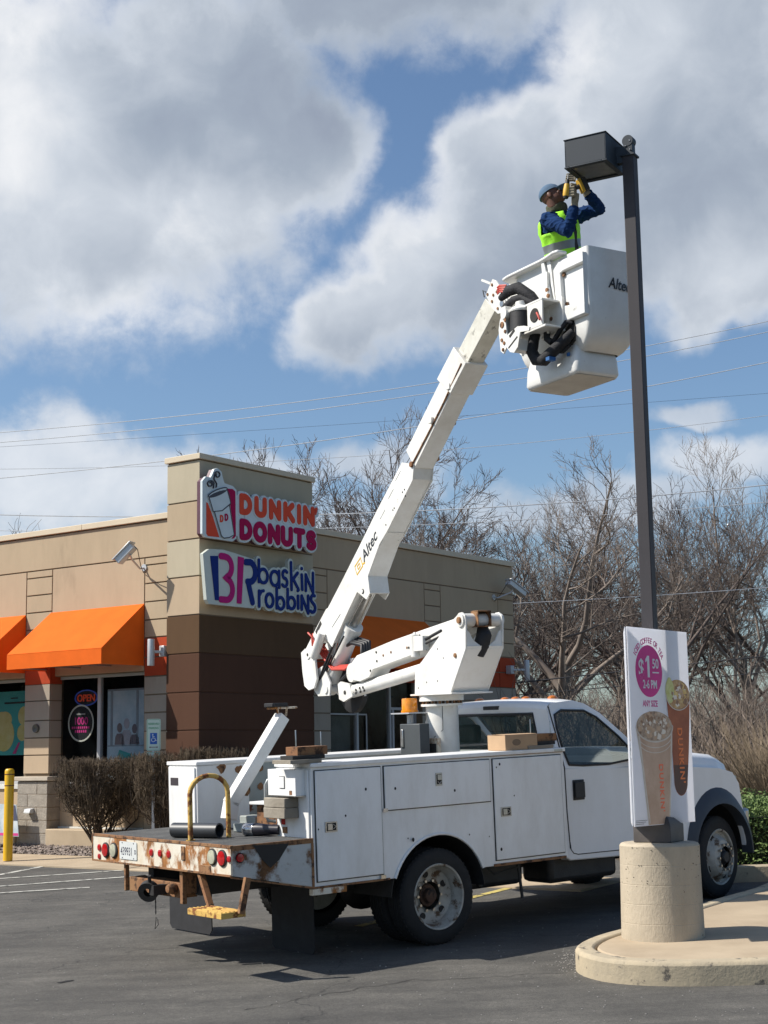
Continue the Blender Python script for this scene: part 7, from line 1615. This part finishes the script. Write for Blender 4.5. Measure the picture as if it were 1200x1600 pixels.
# ------------------------------------------------------------------ bare trees
def tube_into(V, F, path, rs, n):
    base = len(V); u = None; k = 0; m = len(path)
    for i, p in enumerate(path):
        t = (path[min(i+1, m-1)]-path[max(i-1, 0)])
        if t.length < 1e-6: t = Vector((0, 0, 1))
        t.normalize()
        if u is None: u = t.orthogonal().normalized()
        else: u = (u-t*u.dot(t)).normalized()
        w = t.cross(u); r = rs[i]
        for j in range(n): a = 2*pi*j/n; V.append(p+(u*cos(a)+w*sin(a))*r)
    for i in range(m-1):
        for j in range(n): a = base+i*n+j; b = base+i*n+(j+1) % n; F.append((a, b, b+n, a+n))
def grow(rnd, p, d, length, r, level, maxl, V, F, TV, TF, up=.12, spread=1.0, twigr=.007, kids=(5, 8)):
    """level 0 trunk, 1 ascending limbs, 2-4 branches and fine twigs crowded towards the ends"""
    n = (5, 7, 5, 4, 3)[level]; seg = length/n; path = [p.copy()]; rs = [r]; d = d.normalized()
    for i in range(n):
        j = Vector((rnd.gauss(0, 1), rnd.gauss(0, 1), rnd.gauss(0, .6)))*(.10, .15, .20, .22, .2)[level]*spread
        d = (d+j+Vector((0, 0, up*(1.0, .55, .5, .8, 1.0)[level]))).normalized(); p = p+d*seg; path.append(p.copy()); rs.append(max(twigr*.55, r*(1-(i+1)/n*(.35, .75, .75, .7, .6)[level])))
    if level == 0: tube_into(TV, TF, path, rs, 9)
    else: tube_into(V, F, path, rs, 6 if level == 1 else (4 if level == 2 else 3))
    if level >= maxl: return
    nk = (rnd.randint(5, 7), rnd.randint(8, 11), rnd.randint(7, 10), rnd.randint(5, 8))[level]; t0 = (.45, .28, .2, .15)[level]
    for k in range(nk):
        t = min(.999, t0+(1-t0)*((k+rnd.random())/nk)**(.8 if level else 1)); i = min(n-1, int(t*n)); q = path[i].lerp(path[i+1], t*n-i)
        dd_ = (path[i+1]-path[i]).normalized(); ax = dd_.orthogonal().normalized(); ax.rotate(Matrix.Rotation(rnd.uniform(0, 2*pi), 3, dd_)); ang = rad(rnd.uniform(*((22, 52), (28, 62), (25, 60), (20, 50))[level]))
        nd = dd_.copy(); nd.rotate(Matrix.Rotation(ang, 3, ax)); rr_ = rs[i]*rnd.uniform(.42, .68)
        L_ = length*(rnd.uniform(1.05, 1.45), rnd.uniform(.36, .55), rnd.uniform(.42, .62), rnd.uniform(.4, .65))[level]*(1-.35*t*(level > 0))
        grow(rnd, q, nd, L_, max(twigr, rr_), level+1, maxl, V, F, TV, TF, up, spread, twigr, kids)
def tree_mesh(seed, h, r, maxl=4, lean=(0, 0), up=.10, twigr=.007, kids=(5, 7), trunk=.42, spread=1.0):
    rnd = random.Random(seed); V, F, TV, TF = [], [], [], []
    grow(rnd, Vector((0, 0, -.3)), Vector((lean[0], lean[1], 1)), h*trunk, r, 0, maxl, V, F, TV, TF, up, spread, twigr, kids)
    out_ = []
    for nm, v, f in (('trunk', TV, TF), ('crown', V, F)):
        me = bpy.data.meshes.new(nm); me.from_pydata([tuple(x) for x in v], [], f); me.polygons.foreach_set('use_smooth', [True]*len(f)); out_.append(me)
    return out_
m_bark = mat('bark_grey', (.11, .092, .075), .95, scale=3, col2=(.22, .19, .155), bump=.6, bscale=25); m_twig = mat('twig_brown', (.15, .12, .10), .95, scale=1.2, col2=(.26, .215, .18))
m_st = mat('shrub_stem', (.030, .020, .014), .9, col2=(.06, .042, .030), scale=6); m_tipb = mat('shrub_tips', (.045, .030, .020), .9, col2=(.13, .095, .058), scale=9)
m_twig2 = mat('twig_dark', (.13, .10, .08), .95, scale=1.2, col2=(.23, .185, .15))
def tree(meshes, px, depth, h_scale, rz, label, group='bare trees behind the restaurant', twm=None, sx=1.0):
    p = at_depth(px, 1180, depth); z = G(p.x, p.y)-.1
    t = thing('bare_tree', label, 'tree', Matrix.Translation((p.x, p.y, z)) @ Matrix.Rotation(rz, 4, 'Z') @ Matrix.Diagonal((h_scale*sx, h_scale*sx, h_scale, 1)), group)
    for me, m in zip(meshes, (m_bark, twm or m_twig)):
        if not me.materials: me.materials.append(m)
        o = bpy.data.objects.new(me.name.split('.')[0], me); COL.objects.link(o); o.parent = t
    return t
TA = tree_mesh(11, 10, .17, 4, (0, 0), .12, .0075, trunk=.40); TB = tree_mesh(23, 10, .16, 4, (.12, 0), .12, .0075, trunk=.40); TC = tree_mesh(37, 10, .24, 4, (.42, .1), .10, .0060, trunk=.45)
TD = tree_mesh(41, 10, .13, 4, (-.05, 0), .20, .0055, trunk=.40, spread=.8); TE = tree_mesh(59, 8, .08, 3, (0, 0), .16, .006, trunk=.30)
DIMS = [max(v.co.z for v in T_[1].vertices) for T_ in (TA, TB, TC, TD, TE)]
for T_, z_ in zip((TA, TB, TC, TD, TE), DIMS):
    for me_ in T_: me_.transform(Matrix.Diagonal((1, 1, 1, 1)) @ Matrix.Scale(10/z_ if T_ is not TE else 5/z_, 4))
m_twigd = mat('twig_umber', (.075, .058, .050), .95, scale=1.2, col2=(.16, .125, .108))
g0 = 'bare trees behind the restaurant'
tree(TA, 530, 40, 1.06, 1.9, twm=m_twigd, sx=.85, label= 'bare tree rising just right of the brown corner tower')
tree(TB, 560, 44, 1.0, 2.6, twm=m_twigd, sx=1.0, label= 'bare tree behind the roof between the tower and the boom')
tree(TB, 722, 42, .95, 0.35, sx=1.15, label= 'leaning bare tree behind the roof right of the boom')
tree(TD, 655, 47, 1.02, 1.0, sx=.9, label= 'slim upright bare tree behind the boom above the roof')
tree(TC, 835, 36, .82, -.25, 'big leaning bare tree with pale limbs left of the lamp post', twm=m_twig)
tree(TA, 990, 42, .93, 4.4, sx=.85, label= 'rounded bare tree directly behind the lamp post')
tree(TD, 880, 48, .95, 2.2, 'thin bare tree in the gap left of the lamp post')
tree(TB, 1110, 38, .83, 3.6, sx=.85, label= 'bare tree right of the drinks poster')
tree(TD, 1170, 40, .97, .3, label= 'tall upright bare tree at the right edge')
tree(TA, 600, 46, .93, 3.3, 'low rounded bare tree crown just behind the flat roof by the boom', sx=1.1)
tree(TC, 775, 45, .80, .9, 'bare tree behind the far end of the flat roof', sx=1.0)
tree(TC, 1060, 46, .85, 2.7, 'bare tree leaning left behind the drinks poster')
tree(TA, 1240, 44, .95, 1.2, 'bare tree whose branches reach in at the right edge', group=None)
tree(TE, -26, 45, 1.75, 1, 'bare tree top showing over the roof at the far left edge')
tree(TD, 790, 50, .78, 4.0, 'faint thin bare tree at the building corner')
for k, (px, d, s, me, lab) in enumerate(((780, 44, .70, TE, 'low bare sapling just right of the building corner'), (870, 33, .62, TE, 'low bare sapling above the cab roof left of the poster'), (935, 35, .60, TE, 'low bare sapling between cab and lamp post'), (1010, 34, .55, TE, 'low sapling hidden partly behind the drinks poster'),
                                         (1098, 30, .66, TE, 'pale multi stemmed sapling above the truck hood'), (1140, 33, .66, TE, 'bare sapling right of the poster above the hood'), (1190, 31, .60, TE, 'bare sapling at the right edge above the dry shrub'), (905, 40, .62, TB, 'mid height bare tree behind the cab roof'), (1150, 46, .70, TA, 'bare tree in the thicket near the right edge'), (955, 52, .85, TB, 'distant bare tree left of the lamp post'))):
    tree(me, px, d, s, k*1.3, lab, sx=1.25)
# trees across the street behind the photographer (mirrored in the shop windows)
for k, (x, y, s, me) in enumerate(((-34, 22, 1.0, TA), (-38, 17, 1.25, TB), (-33, 12, 1.0, TC), (-42, 8, 1.2, TA), (-36, 27, 1.1, TD), (-44, 20, 1.2, TB))):
    t = thing('bare_tree', 'bare tree beyond the parking lot, outside the left edge of the photo', 'tree', Matrix.Translation((x, y, -.6)) @ Matrix.Rotation(k*1.7, 4, 'Z') @ Matrix.Diagonal((s, s, s, 1)), 'trees beyond the parking lot')
    for m_ in me: o = bpy.data.objects.new(m_.name.split('.')[0], m_); COL.objects.link(o); o.parent = t

# dark belt added beyond the parking lot (seen only mirrored in the windows)
# thicket of undergrowth: uncountable thin stems, one object of stuff
def thicket(name, label, n, area, hrange, seed, m, r=.006, sprd=.35):
    rnd = random.Random(seed); V, F = [], []
    for k in range(n):
        x, y = area(rnd); z = G(x, y)-.05; p = Vector((x, y, z)); d = Vector((rnd.gauss(0, sprd), rnd.gauss(0, sprd), 1)).normalized(); h = rnd.uniform(*hrange)
        path = [p.copy()]; rs = [r*1.6]
        for i in range(5): d = (d+Vector((rnd.gauss(0, .15), rnd.gauss(0, .15), .05))).normalized(); p = p+d*h/5; path.append(p.copy()); rs.append(r*(1.5-i*.25))
        tube_into(V, F, path, rs, 3)
        for j in range(rnd.randint(4, 8)):
            i = rnd.randint(1, 4); q = path[i].lerp(path[i+1], rnd.random()); dd_ = (d+Vector((rnd.gauss(0, .7), rnd.gauss(0, .7), rnd.gauss(.1, .4)))).normalized(); l = h*rnd.uniform(.12, .35)
            q1 = q+dd_*l*.5; q2 = q1+(dd_+Vector((rnd.gauss(0, .2), rnd.gauss(0, .2), .2))).normalized()*l*.5; tube_into(V, F, [q, q1, q2], [r, r*.8, r*.5], 3)
    me = bpy.data.meshes.new(name); me.from_pydata([tuple(v) for v in V], [], F); me.materials.append(m); o = bpy.data.objects.new(name, me); COL.objects.link(o); tag(o, label, 'undergrowth', kind='stuff'); return o
def area1(r):
    d = r.uniform(27, 52); x = at_depth(r.uniform(780, 1260), 1180, d).x; return x, d
thicket('undergrowth', 'brown leafless thicket filling the ground between the bare trees', 2100, area1, (.7, 2.7), 5, m_twig2)
thicket('reflection_thicket', 'unseen dark leafless belt beyond the parking lot, added for the window reflections', 1500, lambda r: (r.uniform(-52, -46), r.uniform(-5, 45)), (4, 9), 15, m_st, .05, .35)  # unseen dark mass, added so the panes mirror less bright sky
mb = MB().use(mat('leaf_litter', (.09, .065, .045), .95, scale=1.0, col2=(.17, .13, .09), bump=.8, bscale=6))
N_ = 40; pts = [[Vector((at_depth(600+900*i/N_, 1180, d_).x, d_, G(9, 25)-.1+(k/5)*.0+mnoise.noise(Vector((i*.4, k*.7, 0)))*.12+[0, .15, .35, .6, .8, 1.0][k])) for i in range(N_+1)] for k, d_ in enumerate((26, 30, 36, 44, 54, 70))]
idx = [[mb.vert(p) for p in r] for r in pts]
for a, b in zip(idx, idx[1:]):
    for i in range(N_): mb.face((a[i], a[i+1], b[i+1], b[i]))
struct(mb.build('terrain', None, smooth=60))
def area2(r):
    d = r.uniform(50, 75); x = at_depth(r.uniform(700, 1500), 1180, d).x; return x, d
thicket('distant_scrub', 'hazy brown band of far bare scrub low behind the trees', 1300, area2, (1.5, 4.0), 9, mat('far_twig', (.13, .11, .10), .95, col2=(.20, .18, .165)), .010, .3)

# ------------------------------------------------------------------ shrubs
def bare_shrub(name, label, c, rx, ry, h, n, seed, flat=True, group=None, r=.006):
    rnd = random.Random(seed); V, F, TV, TF = [], [], [], []
    root = thing(name, label, 'shrub', Matrix.Translation(c), group)
    def inside(p): return (p.x/rx)**2+(p.y/ry)**2 < 1 and p.z < h
    def sprig(p, d, l, rr_, lv):
        path = [p.copy()]; rs = [rr_]
        for i in range(4):
            d = (d+Vector((rnd.gauss(0, .22), rnd.gauss(0, .22), rnd.gauss(.05, .14)))).normalized(); q = p+d*l/4
            if q.z > h+rnd.uniform(-.04, .05): break
            if (q.x/rx)**2+(q.y/ry)**2 > rnd.uniform(.85, 1.3)*(.35+.65*min(1, q.z/h*1.6)): d = (d*.5+Vector((-d.x*.3, -d.y*.3, .5))).normalized(); q = p+d*l/4
            p = q; path.append(p.copy()); rs.append(rr_*(1-.16*(i+1)))
        if len(path) < 2: return
        tube_into(*( (TV, TF) if lv == 0 else (V, F)), path, rs, 5 if lv == 0 else 3)
        if lv >= 3: return
        for k in range((9, 6, 4)[lv]):
            i = rnd.randint(0 if lv else 1, len(path)-2); q = path[i].lerp(path[i+1], rnd.random()); nd = (d+Vector((rnd.gauss(0, .75), rnd.gauss(0, .75), rnd.gauss(.05, .35)))).normalized(); sprig(q, nd, l*rnd.uniform(.38, .62), max(r*.55, rr_*.55), lv+1)
    for k in range(n):
        a = rnd.uniform(0, 2*pi); e = rnd.uniform(.1, 1)**.7; d = Vector((cos(a)*e*rx*1.1, sin(a)*e*ry*1.1, h*.8)).normalized(); sprig(Vector((cos(a)*.10*rx, sin(a)*.1*ry, 0)), d, h*rnd.uniform(.75, 1.0), r*2.3, 0)
    for nm, v, f, m in (('stems', TV, TF, m_st), ('twigs', V, F, m_tipb)):
        me = bpy.data.meshes.new(nm); me.from_pydata([tuple(x) for x in v], [], f); me.materials.append(m); o = bpy.data.objects.new(nm, me); COL.objects.link(o); o.parent = root
    return root
def gpos(px, Y, dz=0): p = at_depth(px, 1300, Y); return Vector((p.x, p.y, G(p.x, p.y)+dz))
bare_shrub('clipped_shrub', 'leafless clipped shrub below the left window, with open branches', gpos(158, 23.0, .1), .66, .5, 1.33, 26, 3, group='leafless shrubs along the front')
bare_shrub('clipped_shrub', 'denser leafless shrub at the tower corner behind the truck', gpos(262, 22.6, .1), .52, .45, 1.38, 26, 8, group='leafless shrubs along the front')
bare_shrub('clipped_shrub', 'leafless shrub showing over the truck bed beside the boom rest', gpos(335, 22.4, .1), .45, .42, 1.42, 20, 12, group='leafless shrubs along the front')
# dry ornamental grass shrub at the right edge
def spray(name, label, c, rx, h, n, seed, m, cat='shrub', r=.005):
    rnd = random.Random(seed); V, F = [], []
    for k in range(n):
        a = rnd.uniform(0, 2*pi); e = rnd.random()**.6; d = Vector((cos(a)*e*1.0*rx, sin(a)*e*rx, h*rnd.uniform(.5, 1))); L_ = d.length*rnd.uniform(.7, 1.05); d.normalize(); p = Vector((cos(a)*.15*rx, sin(a)*.15*rx, 0)); path = [p.copy()]
        for i in range(4): d = (d+Vector((rnd.gauss(0, .06), rnd.gauss(0, .06), .04))).normalized(); p = p+d*L_/4; path.append(p.copy())
        tube_into(V, F, path, [r*1.4, r*1.3, r*1.1, r*.9, r*.5], 3)
        for j in range(3):
            i = rnd.randint(1, 3); q = path[i]; dd_ = (d+Vector((rnd.gauss(0, .35), rnd.gauss(0, .35), rnd.gauss(.1, .2)))).normalized(); tube_into(V, F, [q, q+dd_*L_*.15, q+dd_*L_*.3], [r, r*.8, r*.4], 3)
    me = bpy.data.meshes.new(name); me.from_pydata([tuple(v) for v in V], [], F); me.materials.append(m); o = bpy.data.objects.new(name, me); COL.objects.link(o); o.location = c; tag(o, label, cat); return o
m_dry = mat('dry_shrub', (.12, .09, .06), .9, col2=(.26, .20, .135), scale=3)
c = at_depth(1238, 1250, 20.5); spray('dry_shrub', 'tall tan dry shrub with fanned stems at the right edge', Vector((c.x, c.y, G(c.x, c.y))), 1.0, 1.7, 1100, 4, m_dry, r=.005)
# evergreen hedge: leafy box with many small leaf faces
def leafy(name, label, outline, h, n, seed, m, lr=.022):
    rnd = random.Random(seed); mb = MB().use(m)
    xs_ = [p[0] for p in outline]; ys_ = [p[1] for p in outline]
    def ins(x, y):
        c_ = False; j = len(outline)-1
        for i in range(len(outline)):
            if (outline[i][1] > y) != (outline[j][1] > y) and x < (outline[j][0]-outline[i][0])*(y-outline[i][1])/(outline[j][1]-outline[i][1])+outline[i][0]: c_ = not c_
            j = i
        return c_
    k = 0
    while k < n:
        x, y = rnd.uniform(min(xs_), max(xs_)), rnd.uniform(min(ys_), max(ys_))
        if not ins(x, y): continue
        top = h+mnoise.noise(Vector((x*2.2, y*2.2, 1)))*.10+mnoise.noise(Vector((x*7, y*7, 3)))*.05; z = rnd.random()**.6*top; edge = mnoise.noise(Vector((x*3, y*3, z*3)))*.06
        p = Vector((x+edge, y+edge, G(x, y)+z)); u = Vector((rnd.gauss(0, 1), rnd.gauss(0, 1), rnd.gauss(0, 1))).normalized(); v = u.orthogonal().normalized(); s = lr*rnd.uniform(.6, 1.3)
        mb.poly([p-u*s, p+v*s*.45, p+u*s, p-v*s*.45]); k += 1
    o = mb.build(name, None, smooth=0); tag(o, label, 'hedge'); return o
m_leaf = mat('evergreen_leaf', (.055, .095, .018), .7, col2=(.13, .19, .045), scale=2.5)
hx = onG(1160, 1352)
leafy('evergreen_hedge', 'low green evergreen hedge in front of the truck bonnet', [(3.55, 17.35), (7.5, 17.15), (7.5, 19.3), (3.6, 19.3)], .82, 52000, 2, m_leaf, .026)
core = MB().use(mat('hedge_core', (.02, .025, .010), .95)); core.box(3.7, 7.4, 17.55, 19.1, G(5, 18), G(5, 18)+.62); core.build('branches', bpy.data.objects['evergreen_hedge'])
# ------------------------------------------------------------------ overhead wires
def wire(label, pts, depth, r, m, mono=0):
    P = [at_depth(x, y, depth) for x, y in pts]; path = []
    # smooth quadratic fit through the sample points, so that each wire hangs in one catenary-like arc
    n = len(P); xs_ = [p.x for p in P]; zs2 = [p.z for p in P]
    S = [sum(x**k for x in xs_) for k in range(5)]; T = [sum(z*x**k for x, z in zip(xs_, zs2)) for k in range(3)]
    Mx = Matrix(((S[0], S[1], S[2]), (S[1], S[2], S[3]), (S[2], S[3], S[4]))); a = Mx.inverted() @ Vector(T) if n > 2 else None
    x0_, x1_ = -19, 19
    for k in range(41):
        x = x0_+(x1_-x0_)*k/40
        z = a[0]+a[1]*x+a[2]*x*x if a is not None else P[0].z+(P[1].z-P[0].z)*(x-P[0].x)/(P[1].x-P[0].x)
        path.append((x, depth, z))
    mb = MB().use(m); mb.tube(path, r*1.1, 5); o = mb.build('power_line', None, smooth=60); tag(o, label, 'overhead wire', 'overhead wires crossing behind the building')
m_wl = mat('wire_aluminium', (.62, .64, .66), .5, .3); m_wd = mat('wire_black', (.04, .04, .045), .6)
wire('uppermost pale overhead wire passing behind the bucket', [(0, 675), (390, 640), (560, 615), (681, 597), (800, 578), (1010, 540), (1200, 503)], 34, .008, m_wl)
wire('second pale overhead wire just below the uppermost one', [(0, 690), (147, 680), (498, 640), (560, 631), (800, 593), (1010, 555), (1200, 520)], 34.5, .008, m_wl)
wire('faint dark overhead wire below the bucket', [(0, 700), (340, 672), (560, 663), (840, 643), (1010, 630), (1200, 613)], 38, .003, m_wd)
wire('pale overhead wire crossing the middle of the boom', [(0, 746), (175, 731), (340, 711), (560, 681), (709, 657), (800, 642), (1010, 603), (1200, 567)], 35, .009, m_wl)
wire('grey overhead wire passing behind the treetop right of the tower', [(0, 732), (260, 729), (386, 723), (560, 713), (800, 693), (1010, 672), (1200, 650)], 36, .006, m_wl)
wire('thick pale overhead wire crossing the tree crowns level with the cup sign', [(0, 803), (155, 809), (500, 804), (840, 787), (1018, 775), (1200, 758)], 33, .011, m_wl)
wire('lower pale overhead wire just above the flat roof edge', [(519, 825), (840, 812), (1020, 798), (1200, 785)], 33.5, .007, m_wl)
wire('thin pale overhead wire through the middle of the right hand trees', [(820, 942), (1030, 930), (1200, 918)], 33.2, .006, m_wl)
wire('dark overhead cable above the cab roof', [(805, 1067), (970, 1050), (1075, 1037), (1200, 1025)], 31, .012, m_wd)
wire('lowest dark overhead cable just above the cab roof', [(805, 1086), (975, 1072), (1075, 1062), (1200, 1050)], 31.2, .009, m_wd)
